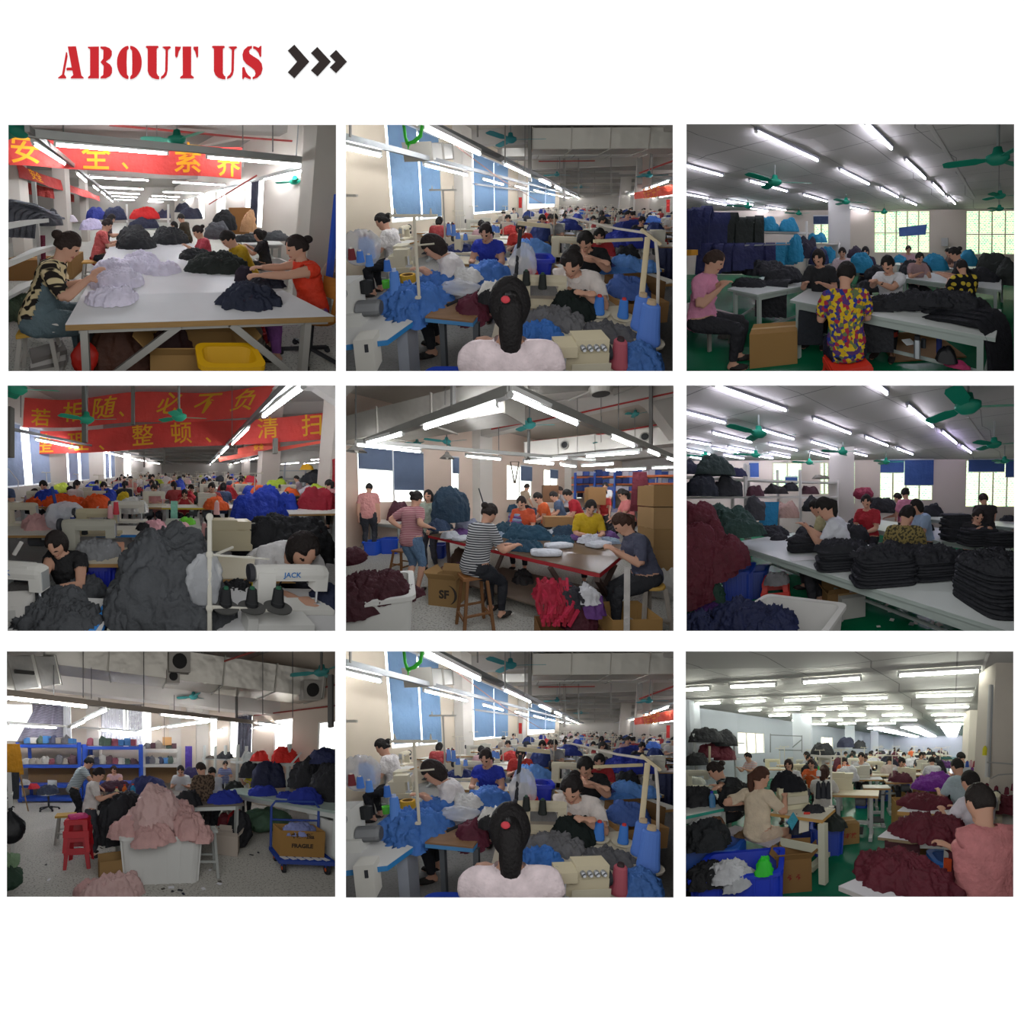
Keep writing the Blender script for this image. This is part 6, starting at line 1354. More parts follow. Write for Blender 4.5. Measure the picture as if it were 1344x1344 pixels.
 heap(R,'grey garment spread flat on the lower left table @',g,on(210,950,H),(.44,.28,.06),-12,405,.5);heap(R,'grey cloth under the hands of the black tee @',g,on(210,870,H),(.34,.2,.06),0,406,.4);heap(R,'grey cloth over the lap of the black tee @',g,at(320,850,2.0),(.3,.3,.1),0,407,.4)
 # left machine
 sewing_machine(R,'white sewing machine at the lower left edge @',on(45,905,H),R.face+170,'#d9d8d2',sc=.86,mark=('JACK','#3a78c0',1));t=Thing(R,'overlock_machine','white machine base block at the lower left edge @','machine',on(50,930,H),R.face+8);q=t.part('body',M('#dcdad5','plain',.35));q.box(-.16,-.1,0,.07,.08,.10);q=t.part('cover_plate',M('#c4c4c0','plain'));q.box(-.1,-.104,.02,.04,-.1,.08);t.done()
 bar_thing(R,'work_lamp','small white lamp arm behind the left machine @','lamp',[at(38,690,1.9),at(68,640,1.9)],.03,M('#d8d6d0'),round_=True);bar_thing(R,'guide_bar','thin white rod rising at the left edge @','rod',[at(15,345,4),at(55,395,4),at(55,430,4)],.015,M('#d0d0d0'),round_=True)
 # right machine, stand, cones
 sewing_machine(R,'white lockstitch machine before the white-shirted sewer @',on(1140,905,H),R.face+180,'#e4e3dd',sc=.80,mark=('JACK','#2f7cc4',1))
 t=Thing(R,'feed_plate','white machine base plate with screws @','machine',on(1120,985,H),R.face);q=t.part('plate',M('#dcdcd8','plain',.3));q.box(-.15,-.06,.0,.12,.06,.055);q=t.part('side_box',M('#d2d2ce','plain',.35));q.box(-.2,-.06,0,-.152,.06,.085);t.done()
 t=Thing(R,'bottle','black bottle with yellow label behind the cones @','bottle',at(1012,850,1.62),0);q=t.part('body',M('#1b1d22','plain',.3));q.lathe([(0,0),(.032,0),(.034,.02),(.034,.12),(.02,.135),(.02,.155),(0,.155)],n=16);q=t.part('label',M('#e2d321','plain'));q.lathe([(.0345,.05),(.0345,.10)],n=16,cap=False);t.done()
 t=Thing(R,'thread_stand','tall white thread stand with three dark trays @','thread stand');m=M('#cfccc0','plain',.4);q=t.part('pole',m);q.tube([at(822,1040,1.2),at(822,530,1.2)],.011);q=t.part('tray_arm',m);q.bar(at(822,900,1.2),at(1090,915,1.2),.012,.012)
 for u in(886,990,1094):q=t.part('spool_tray',M('#4c4c4a','plain'));q.lathe([(0,0),(.06,0),(.063,.008),(0,.012)],at(u,905,1.215),22)
 q=t.part('guide_arm',m);q.bar(at(822,700,1.2),at(915,660,1.35),.01,.01);q.bar(at(822,690,1.2),at(1060,708,1.35),.008,.008);q=t.part('clamp',m)
 for v in(690,905,540):q.ball(at(822,v,1.2),(.018,.018,.02),8,6)
 t.done()
 for u,lb in((886,'left'),(990,'middle'),(1094,'right')):cone(R,'black thread cone on the %s tray of the tall stand @'%lb,at(u,896,1.215),M('#15171a','plain',.45),.095,.03,cap='#1f5c40')
 film=M('#dfe2e6','film',.25,e=.42);bag(R,'clear plastic bag of grey cloth hanging on the stand @',at(800,890,1.27),(.15,.1,.26),film,0,4,knot=False,sharp=.3);heap(R,'grey cloth inside the clear bag @',M('#5b5e64','cloth'),at(800,885,1.29),(.11,.07,.2),0,409,.3)
 bag(R,'white plastic bag standing by the orange garments @',at(250,590,3.3),(.42,.3,.36),M('#dcdfe6','film',.25,e=.6),0,5,knot=False,sharp=.4);bag(R,'white plastic bag on the rear left table @',at(375,560,3.8),(.16,.15,.22),M('#e6e2e4','film',.25,e=.7),0,6,knot=True)
 t=Thing(R,'sign_board','blue board with white writing at the bottom edge @','sign',at(797,1060,1.4),R.face);q=t.part('board',M('#3a7fc8'));q.box(-.03,0,0,.03,.01,.15);q=t.part('lettering',M('#e8eef4'));write(q,'安全',.035,lambda x,y:(x,-.004,.09+y));t.done()
 for i in range(6):bar_thing(R,'cable','dark cable curling in front of the machine base @','cable',[at(985+28*i,915,1.42),at(1000+26*i,955,1.36),at(985+30*i,985,1.36),at(1040+14*i,1010,1.36)],.014,M('#1c1d20' if i%3 else '#9a9c9a'),round_=True,group='dark cables before the machine base @')
 bar_thing(R,'cable','black cable running across the white machine @','cable',[at(1085,850,1.55),at(1115,785,1.55),at(1190,805,1.52),at(1255,785,1.52),at(1290,830,1.5)],.009,M('#17181b'),round_=True)
 heap(R,'black cloth behind the cone trays @',M('#1b1c20','cloth'),at(930,850,1.8),(.26,.2,.08),0,410,.4);heap(R,'black cloth below the cone trays @',M('#141518','cloth'),at(880,960,1.5),(.14,.12,.07),0,411,.3);heap(R,'navy cloth at the right machine edge @',M('#232b48','cloth'),on(1310,880,H),(.2,.2,.09),0,412,.4)
 tub(R,'blue plastic crate behind the black tee @',at(392,800,2.5),(.27,.25,.2),R.face,'#2434c0',ribs=5,cat='crate',name='plastic_crate');drape(R,'peach cloth pinned on the middle machine @',M('#dca488','cloth'),[(0,0),(-.02,-.2)],.12,at(455,640,2.5),R.face,2,.03,3)
 for u,v,c,lb in((322,610,'#2a2c30','black'),(275,590,'#3a4a8c','blue'),(448,530,'#c83a48','red'),(425,545,'#dca4a8','pink'),(845,640,'#d89a9c','pink'),(905,645,'#dca4a6','pink'),(800,615,'#d8a0a0','pink'),(850,530,'#dcaaa8','pink')):cone(R,lb+' thread cone on the stands behind the grey heap @',at(u,v,2.9),M(c,'plain'),.16,.035,group=lb+' cones behind the grey heap @',cap='#d8d0c8')
 bar_thing(R,'pole','blue and orange striped pole over the orange garments @','pole',[at(190,420,3.6),at(215,540,3.4)],.035,M('#2f4690'));bar_thing(R,'guide_bar','long cream bar across the right machines @','bar',[at(830,570,2.9),at(1200,576,2.9)],.045,M('#b9b39f'));bar_thing(R,'guide_bar','second cream bar under the long one @','bar',[at(830,605,2.8),at(1010,610,2.8)],.03,M('#b9b39f'))
 drape(R,'mint ribbon cloth hanging over the long grey table @',M('#8fd0b8','cloth'),[(0,0),(-.02,-.32)],.12,at(680,475,4.5),R.face,2,.03,5)
room_d()
# ---------------------------------------------------------------- room e: red-edged table, lamp frame and air duct
def room_e():
 R=room('e',(1651,450),1.6);on,at=R.on,R.at;H=.8
 plane_floor(R,'floor',M('#b4b2aa','speckle',.5,'#83817b'),0,(-30,30),(-10,40))
 plane_floor(R,'ceiling',M('#b2a89b','plain',.9),4.6,(-30,30),(-10,40))
 XW=at(120,480,8.2)[0];Yw=lambda u:R.wx(u,400,XW)[1];Wn=[(Yw(60),Yw(328)),(Yw(436),Yw(468)),(Yw(568),Yw(600)),(Yw(658),Yw(758)),(Yw(806),Yw(862)),(Yw(935),Yw(962))]
 wall(R,'wall_left',M('#d3beac'),(XW,-8),(XW,40),0,4.6,holes=[(a+8,b+8,1.35,3.05)for a,b in Wn])
 wall(R,'wall_back',M('#a9a39b'),(XW,24),(30,24),0,4.6)
 for i,(a,b)in enumerate(Wn):window(R,i+1,(XW,-8),(0,1),a+8,b+8,1.35,3.05,M('#f2f6ee','emit',e=DAY*.8),2 if b-a>1 else 1)
 B=M('#62718a','cloth',s=.3);bl=lambda lb,u0,u1,v0:blind(R,lb,(XW,-8),(0,1),Yw(u0)+8,Yw(u1)+8,R.wx((u0+u1)/2,v0,XW)[2],3.08,B,.05,group=None)
 bl('grey blue blind half down over the left end of the large window @',62,198,350);bl('grey blue blind pulled low on the large window @',204,322,432);bl('grey blue blind on the narrow window @',437,464,365);bl('grey blue blind on the second narrow window @',569,588,385);bl('grey blue blind on the window with the hung net @',710,756,395);bl('dark blind on the far window @',828,860,385)
 blind(R,'dark blue curtain at the farthest window @',(XW,-8),(0,1),Yw(936)+8,Yw(960)+8,1.4,3.05,M('#2c3558','cloth'),.06,name='curtain',cat='curtain',pleats=3)
 for u,z in((545,0),(900,0)):
  y=Yw(u);t,q=struct(R,'wall_pilaster',M('#cfc8be'));q.box(XW,y-.35,0,XW+.5,y+.35,4.6);t.done()
 for y in(1.5,7,12.5,18):t,q=struct(R,'ceiling_beam',M('#bdb7ae'));q.box(XW,y,4.0,20,y+.45,4.6);t.done()
 t,q=struct(R,'ceiling_haunch',M('#c4beb5'));q.solid([tuple(at(1130,12,7)),tuple(at(1345,12,7)),tuple(at(1345,220,7)),tuple(at(1240,80,7))],tuple(R.F*.4));t.done()
 fo=M('#b3afa6','foil',s=.7)
 duct(R,'long silver air duct running back from the frame corner @',at(30,205,6.4),at(690,75,4.3),.7,.55,mat_=fo,vents=1,side=-1);duct(R,'foil air duct under the upper edge @',at(700,40,4.6),at(1130,5,6.2),.6,.3,mat_=fo);duct(R,'far silver air duct above the racks @',at(740,275,11),at(1345,215,9),.8,.6,mat_=fo,vents=2,side=1)
 t=Thing(R,'duct_outlet','round foil outlet of the duct at the upper edge @','vent',at(1035,35,5),0);q=t.part('collar',fo);q.lathe([(.2,-.06),(.24,.06),(.2,.1)],n=18);q=t.part('opening',M('#33302c'));q.lathe([(0,-.062),(.17,-.06),(.17,-.05),(0,-.05)],n=18);t.done()
 rp=M('#a3322e','plain',.5)
 bar_thing(R,'sprinkler_pipe','long red pipe rising over the lamp frame @','pipe',[at(595,187,9),at(950,122,7.5),at(1345,35,6)],.05,rp,round_=True);bar_thing(R,'sprinkler_pipe','second red pipe lower at the far side @','pipe',[at(760,235,11),at(1050,205,9.5),at(1345,155,8)],.05,rp,round_=True)
 for i,(u,v0,v1,z,w)in enumerate(((52,12,250,4.4,.02),(237,90,200,6,.02),(410,12,90,4.4,.012),(442,12,110,3.8,.06),(745,190,310,6,.05),(1105,12,220,5.5,.015),(1235,12,290,6,.07),(940,60,290,7,.012),(1035,60,240,7,.012),(625,160,300,6.5,.015),(1170,130,230,7,.012),(300,210,270,6.4,.01))):
  bar_thing(R,'hanger_rod','grey rod holding up the lamp frame @','rod',[at(u,v0,z),at(u,v1,z)],w,M('#7d7b77','metal'),group='grey hanger rods @')
 LH=2.4;L=lambda q,h=LH:on(q[0],q[1],h);rail=M('#a3a39d','metal',.45)
 bar_thing(R,'lamp_rail','grey rail from the frame corner toward the racks @','rail',[L((655,22),2.46),L((1340,306),2.46)],.08,rail,h=.09);bar_thing(R,'lamp_rail','grey rail from the frame corner toward the window @','rail',[L((690,28),2.46),L((85,240),2.46)],.08,rail,h=.09);bar_thing(R,'lamp_rail','grey rail along the back of the lamp frame @','rail',[L((55,235),2.46),L((1010,312),2.46)],.06,rail,h=.07)
 bar_thing(R,'lamp_rail','grey cross rail of the far frame @','rail',[L((735,308),2.46),L((1200,270),2.46)],.06,rail,h=.06)
 for p,q,lb in(((678,52),(936,165),'brightest lamp at the frame corner'),((330,182),(618,92),'long lamp under the duct'),((100,244),(238,208),'lamp at the window end of the frame'),((58,251),(308,278),'long lamp before the large blind'),((497,296),(630,309),'lamp before the narrow windows'),((1077,219),(1164,256),'second lamp of the rack-side rail'),((1221,274),(1266,293),'third lamp of the rack-side rail'),((1298,303),(1345,320),'fourth lamp of the rack-side rail'),
     ((728,318),(842,328),'first lamp of the far frame'),((752,316),(895,305),'second lamp of the far frame'),((978,297),(1182,281),'long lamp of the far frame'),((873,331),(932,338),'third lamp of the far frame'),((960,335),(1082,328),'fourth lamp of the far frame'),((1088,351),(1212,347),'fifth lamp of the far frame'),((1242,344),(1340,340),'lamp above the carton wall'),((1055,352),(1090,356),'smallest lamp of the far frame')):
  lamp(R,'fluorescent '+lb+' @',L(p),L(q),.02 if 'bright' in lb or 'duct' in lb else .016)
 for u,v,z,lb in((55,278,5.5,'grey cone pendant lamp at the left edge @'),(418,305,7,'grey cone pendant lamp before the wall @')):
  t=Thing(R,'pendant_lamp',lb,'lamp',at(u,v,z));q=t.part('lamp_shade',M('#77736c','plain',.4));q.lathe([(.2,0),(.19,.01),(.06,.12),(.05,.17),(0,.17)],n=20,cap=False);q=t.part('bulb',M('#d8d4c8'));q.ball((0,0,.03),(.04,.04,.05),10,6);q=t.part('cord',M('#4c4a46'));q.tube([(0,0,.17),(0,0,1.1)],.008,6);t.done()
 for u,v,z,sp,rz,lb in((748,172,5.2,.5,40,'teal ceiling fan under the lamp frame @'),(416,238,8,.7,20,'teal fan before the wall @'),(1035,250,10,.6,30,'teal fan below the red pipes @'),(1172,128,9,.4,0,'small teal fan near the upper right @'),(298,245,9,.4,0,'small teal fan over the large blind @')):fan(R,lb,at(u,v,z),4.6,sp,rz,'#3a8a86')
 t,q=one(R,'net_bag','dark net hung in the bright window @','net',M('#5a4c40','cloth'));q.tube([at(672,318,9),at(688,405,9)],[.02,.03],6);q.tube([at(706,318,9),at(690,405,9)],[.02,.03],6);q.tube([at(672,318,9),at(706,318,9)],.012,6);t.done()
 # main table
 table(R,'large brown table with a red painted edge @',[on(342,612,H),on(1030,765,H),on(1165,655,H),on(575,572,H)],H,M('#6d5a4a','plain',.2),.05,M('#a3252c','plain',.4),legs=False)
 t=Thing(R,'table_trestle','dark red and brown crossed legs under the red-edged table @','trestle');dk=M('#4a3a34','plain')
 for(u,v),(u2,v2)in(((1020,790),(1080,800)),((830,740),(960,860)),((1090,730),(1000,830)),((420,640),(430,700)),((640,690),(560,790))):
  q=t.part('leg',dk);p=on(u,v,.74);e=on(u2,v2+90,.0);q.bar(p,e,.05)
 q=t.part('lower_shelf',M('#6a5c50','plain'));q.poly([on(470,800,.2),on(960,950,.2),on(1040,830,.2),on(640,740,.2)],.18,.2);t.done()
 pu,te,wh=M('#6a4a80','blotch',.85,'#c8b8d0',1.6),M('#20465c','cloth'),M('#cfd2da','cloth')
 for u,v,w,dd,h,s,c,lb in((735,625,.85,.42,.24,1,te,'long teal garment roll on the table @'),(660,600,.6,.4,.2,2,M('#28485a','cloth'),'dark teal garments behind the striped blouse @'),(910,612,.7,.3,.17,3,M('#233c52','cloth'),'dark blue padded roll before the yellow blouse @'),(500,590,.6,.4,.22,4,M('#8f93a8','cloth'),'grey lilac garments left on the table @'),(400,585,.5,.4,.14,5,M('#22323f','cloth'),'dark garments at the left table end @'),(1045,620,.5,.3,.11,6,pu,'purple patterned garments by the yellow blouse @'),(470,610,.4,.3,.1,7,pu,'purple and white cloth at the table edge @'),
  (705,668,.5,.3,.13,8,M('#1f4258','cloth'),'teal cloth behind the packed garments @')):heap(R,lb,c,on(u,v,H),(w,dd,h),10 if s!=1 else 25,420+s,.32)
 for i,(u,v,w)in enumerate(((815,690,.42),(865,660,.42),(1025,655,.46),(480,630,.35),(560,600,.35))):
  t,q=one(R,'packed_garment','white packed garment on the table, %s @'%('nearest the table edge','behind the nearest one','by the woman in slate blue','at the left end','behind the striped blouse')[i],'garment',wh,'white packed garments @',on(u,v,H),R.face+20*i,smooth=True);slab(q,w,.26,.06,i);t.done()
 for i in range(8):t,q=one(R,'folded_garment','folded purple and teal garment in the stack on the table @','garment',(pu,M('#8a9cb8','cloth'))[i%2],'folded purple garments in the stack @',on(705,600,H)+np.array((0,0,i*.05)),R.face+i*7,smooth=True);slab(q,.52-.03*i,.4,.055,i);t.done()
 r=random.Random(2)
 for i,(u,v)in enumerate(((540,612),(430,622),(610,618),(880,640),(940,628),(990,640),(1060,640),(760,660),(500,575),(850,605),(790,600),(560,590))):
  c,n=((pu,'purple patterned'),(wh,'white'),(M('#8fa0b4','cloth'),'pale blue'),(te,'teal'))[i%4];heap(R,n+' garment lying loose among the others on the red-edged table @',c,on(u,v,H),(r.uniform(.3,.45),.26,r.uniform(.06,.12)),r.uniform(0,90),480+i,.34,group=n+' garments on the red-edged table @',stuff=False,name='garment',cat='garment')
 # people
 who(R,'person in a red striped tee and denim shorts at the table end @',296,466,4.3,-25,None,6,(20,0),[(350,580,4.2,0),(235,585,4.2,0)],hair=('bun',HAIR),topm=M('#c29a9c','stripe',.85,'#9a5560',12),bot='#5a7694',leg=.56,fat=1.15)
 p,sc,rz=who(R,'person in a black striped tee sitting on the tall wooden stool @',588,525,3.25,-42,.62,16,(26,0),[(690,655,3.2,0),(640,650,3.3,0)],hair=('bun','#221814'),topm=M('#b9babc','stripe',.85,'#35363c',12),bot='#1d2028',fat=1.12,vox=.015,smax=1.02)
 stool(R,'tall brown wooden stool under the striped tee @',(p[0],p[1],0),.62*sc+p[2],.17,'#8f5f34','#7d5430',rz=R.face+25)
 p,sc,rz=who(R,'person in slate blue with a long brown ponytail at the right @',1120,565,3.0,82,.58,20,(28,0),[(1080,665,2.95,0),(1100,680,2.8,0)],hair=('pony','#3c2418'),top='#474a5e',sleeve=.95,bot='#22242a',fat=1.1,vox=.015)
 stool(R,'tall stool with pale seat under the slate blue top @',(p[0],p[1],0),.58*sc+p[2],.18,'#c8a050','#9c948a',kind='round',rz=R.face+10)
 who(R,'person in a pale green top facing the camera at the left @',343,455,5.4,175,None,2,(12,0),hair=('long',HAIR),top='#a3ac9c',bot='#3a3c44');who(R,'person in a pink polo standing at the large window @',106,422,7,15,None,8,(20,0),'down',hair=('crop',HAIR),top='#cf8f8a',bot='#2b2d34')
 who(R,'person in a yellow tee reading over packed garments @',993,500,4.6,178,.5,14,(30,0),hair=('short',HAIR),top='#c3a212',tab=.85,sleeve=.9);who(R,'person in an orange shirt behind the purple stack @',716,482,5.3,160,.5,12,(28,0),hair=('short','#2c1f1a'),top='#c8502c',tab=.85);who(R,'person in an orange tee standing back to the light @',782,462,6.6,100,.5,16,(25,0),hair=('short',HAIR),top='#cc5a28',tab=.85)
 who(R,'person in a red dress leaning left over the far table @',900,450,6.3,80,None,22,(20,0),hair=('short',HAIR),top='#b01f2e',bot='#8a2030',tab=.95);who(R,'person in a pink tee with a ponytail at the far table @',1120,448,6.4,85,.55,10,(22,0),hair=('pony',HAIR),top='#cf7a78',tab=.9);who(R,'person in a red blouse beside the brown carton @',1046,445,8,170,.55,10,(24,0),hair=('short',HAIR),top='#b83230',tab=.9);who(R,'person in a white shirt near the racks @',1052,416,9.5,150,None,10,(20,0),hair=('short',HAIR),top='#c9c6c6',tab=.95);who(R,'person in a pale shirt bending by the far pillar @',870,432,9.5,100,.5,20,(24,0),hair=('short','#2c221e'),top='#b9b3b6',tab=.9);who(R,'person in a beige shirt facing right at the far windows @',738,420,10,-60,.55,8,(20,0),hair=('short','#2c221e'),top='#a8927a',tab=.9);who(R,'person in blue grey behind the orange tee @',845,455,7.6,90,.5,16,(24,0),hair=('short',HAIR),top='#4a5a74',tab=.9)
 # far tables and racks
 table(R,'far white table with scattered clothes @',[on(790,520,H),on(1140,540,H),on(1150,505,H),on(820,495,H)],H,M('#b5b0aa','plain',.4),.04);table(R,'far table along the windows @',[on(590,505,H),on(760,500,H),on(740,488,H),on(600,490,H)],H,M('#c2beb6','plain',.4),.04)
 for i,(u,v,c)in enumerate(((850,500,'#3a4a88'),(920,505,'#c8c4cc'),(980,510,'#28304a'),(1050,515,'#d0ccd4'),(690,505,'#2c3a52'),(640,500,'#d0c8c0'),(1095,520,'#8a86a0'),(800,540,'#b02c38'),(760,545,'#2a3c50'),(680,520,'#24445c'))):heap(R,'clothes heap on the far tables, number %s from the left side @'%('four','five','six','seven','two','one','eight','red three','dark three','teal two')[i],M(c,'cloth'),on(u,v,H),(.5,.4,.16 if i<7 else .34),0,440+i,.32)
 t=Thing(R,'shelf_rack','blue and orange pallet rack packed with goods at the far wall @','shelf')
 for v in(375,405,435):
  q=t.part('shelf_board',M('#c86a3a'));p,e=at(930,v,14),at(1345,v-4,13);q.poly([p,e,e+R.F*.8,p+R.F*.8],p[2]-.1,p[2])
 for u in(932,1010,1090,1170,1260,1340):q=t.part('post',M('#2f4f9c'));p=at(u,362,13.4);q.bar((p[0],p[1],0),p,.1)
 t.done()
 r=random.Random(8)
 for v in(375,405,435):
  for u in range(945,1345,26):carton(R,'small blue and grey carton packed on the pallet rack @',at(u,v,13.6),(.3,.4,r.uniform(.2,.32)),R.face,r.choice(('#3a4c88','#8a92a8','#4a5c98','#b0acb4','#2a386a')),open_=False,group='small cartons packed on the pallet rack @')
 for j,v in enumerate((740,662,580,495)):
  for i,u in enumerate((1275,1420)):carton(R,'big brown carton in the wall of boxes, %s row %s @'%(('bottom','second','third','top')[j],('front','edge')[i]),at(u,v,4.2),(.52,.5,.32),R.face,('#a3835a','#9a7a50')[(i+j)%2],open_=False,group='big cartons in the wall of boxes @')
 drape(R,'maroon cloth hanging on a pole by the boxes @',M('#66202e','cloth'),[(0,0),(-.04,-.3),(-.08,-.85)],.3,at(1190,358,5.6),R.face,2,.10,3,taper=1.5);carton(R,'brown carton behind the red blouse @',at(1010,490,7.6),(.5,.4,.5),R.face,'#8f6c44',open_=False);carton(R,'brown carton between the far tables @',at(830,480,8.6),(.5,.4,.55),R.face,'#6c4c34',open_=False);carton(R,'brown box under the far table @',at(860,575,5.6),(.6,.4,.2),R.face,'#9a754c',open_=False)
 # left side
 table(R,'small pale side table at the left @',[on(98,562,H),on(228,570,H),on(240,545,H),on(130,540,H)],H,M('#bdb8b0','plain',.4),.03)
 heap(R,'maroon garments heaped on the side table @',M('#4a1f2c','cloth'),on(225,552,H),(.85,.6,.55),0,461,.3);heap(R,'big dark teal bundle standing behind the pale green top @',M('#1f3547','cloth'),at(432,555,5.0),(.64,.6,.64),0,12,.34,sharp=3.2,name='garment_bundle')
 heap(R,'dark blue cloth beside the striped tee @',M('#243650','cloth'),at(385,590,4.5),(.4,.3,.16),0,462,.32)
 tub(R,'blue plastic bin under the window table @',on(68,645,0),(.62,.5,.62),R.face,'#2450c8');tub(R,'blue plastic bin below the side table, left one @',on(122,688,0),(.36,.4,.36),R.face,'#2a58cc');tub(R,'blue plastic bin below the side table, right one @',on(195,682,0),(.48,.4,.4),R.face,'#2450c4');tub(R,'dark blue bin under the table end @',on(385,700,0),(.36,.4,.34),R.face,'#203c9c')
 bag(R,'clear plastic bag beside the blue bins @',on(100,680,0),(.3,.3,.36),M('#e8eaee','film',.25,e=.5),0,4);stool(R,'small wooden stool behind the denim shorts @',on(235,755,0),.45,.15,'#8a5c34','#7a5230',rz=20)
 tub(R,'large white tub full of maroon garments at the lower left @',on(70,1120,0),(.95,.8,.72),R.face+22,'#d9d9d4',th=.03)
 for i,(u,v,w,h)in enumerate(((60,870,.42,.25),(140,820,.42,.2),(205,835,.28,.12),(40,930,.36,.16))):heap(R,'maroon garments piled in the white tub, %s @'%('highest','rear','right end','front')[i],M('#40141f','cloth'),at(u,v+40,2.25+.1*i),(w,.5,h),0,470+i,.36)
 bag(R,'maroon bundle at the left edge above the tub @',at(35,730,3.3),(.28,.3,.22),M('#451824','cloth'),0,3,name='garment_bundle',cat='clothes',knot=False,sharp=.3)
 carton(R,'cardboard box with SF printed beside a crescent mark @',on(412,895,0)+R.F*.2,(.44,.42,.40),R.face-14,'#9c7c50',text=None);t=Thing(R,'printed_logo',None)if False else None
 t,q=one(R,'printed_mark','black SF letters and arc printed on the cardboard box @','print',M('#2b241d'));
 def pm(x,y):return tuple(at(405,852,2.98)+R.R*x*1.0+np.array((0,0,y))-R.F*(.0+.25*x))
 write(q,'SF',.13,pm,.006)
 V=[];
 for i in range(13):
  a_=math.radians(-60+130*i/12);V.append((.02+.14*math.cos(a_),.12*math.sin(a_),.012+.02*math.sin(math.pi*i/12)))
 q.add([pm(x-k,y)for x,y,w_ in V for k in(0,w_)],[(2*i,2*i+1,2*i+3,2*i+2)for i in range(12)]);t.done()
 carton(R,'open cardboard box at the lower right by the stool @',on(1150,1060,0)+R.F*.1,(.52,.45,.36),R.face+4,'#a8834f',flap=0);carton(R,'open box holding red straps under the table corner @',on(905,1090,0),(.62,.45,.3),R.face+5,'#8a6440',flap=0)
 for i in range(24):bar_thing(R,'strap','red woven strap hanging from the box under the table @','strap',[at(780+5*i+9*(i%3),785+11*(i%4),2.5),at(790+5.5*i-12*(i%2),830+7*(i%5),2.42),at(778+6*i+14*(i%3),885+9*(i%4),2.36),at(790+5*i,930+16*(i%4),2.32)],.026,M(('#b01c38','#9c1830','#c4284a')[i%3],'cloth'),group='red straps under the table corner @')
 for u,v,w,h,c,lb in((975,870,.26,.12,'#cfcfd4','white cloth piled on the box of straps'),(990,920,.26,.18,'#6a3f84','purple cloth piled on the box of straps'),(945,990,.26,.26,'#4a1826','dark maroon cloth in the box of straps'),(900,880,.3,.16,'#2a2830','black straps heap behind the white cloth'),(820,860,.26,.14,'#a81c38','red cloth pile behind the red straps')):heap(R,lb+' @',M(c,'cloth'),at(u,v,2.5),(w,.25,h),0,int(u),.36)
 bag(R,'large white plastic sack behind the right stool @',on(1290,860,0),(.6,.5,.5),M('#d9d7d2','film',.3,e=.75),0,7,knot=False,sharp=.4);bag(R,'white sack under the right table corner @',on(1050,850,0),(.3,.3,.4),M('#d0cfca','film',.3,e=.8),0,9,knot=False,sharp=.4);drape(R,'white ribbon cloth hanging into the open box @',M('#d0ccc8','cloth'),[(0,0),(-.02,-.62)],.06,at(1140,740,2.5),R.face,1,.02,2)
 for u,v,c,w,h,lb in((470,720,'#5a4638',.5,.42,'brown bag under the red table edge'),(420,760,'#6a4a3c',.4,.3,'tan bag behind the printed box'),(480,780,'#3a2230',.3,.4,'dark maroon bag behind the stool'),(720,800,'#2c2a2c',.5,.3,'dark cloth on the lower shelf')):heap(R,lb+' @',M(c,'cloth'),on(u,v+40,0),(w,.4,h),0,int(u),.3,name='bag',cat='bag',stuff=False)
 bar_thing(R,'pole','black rod leaning behind the table @','pole',[at(545,425,6),at(568,500,5.8)],.03,M('#2a2a2c'),round_=True)
room_e()
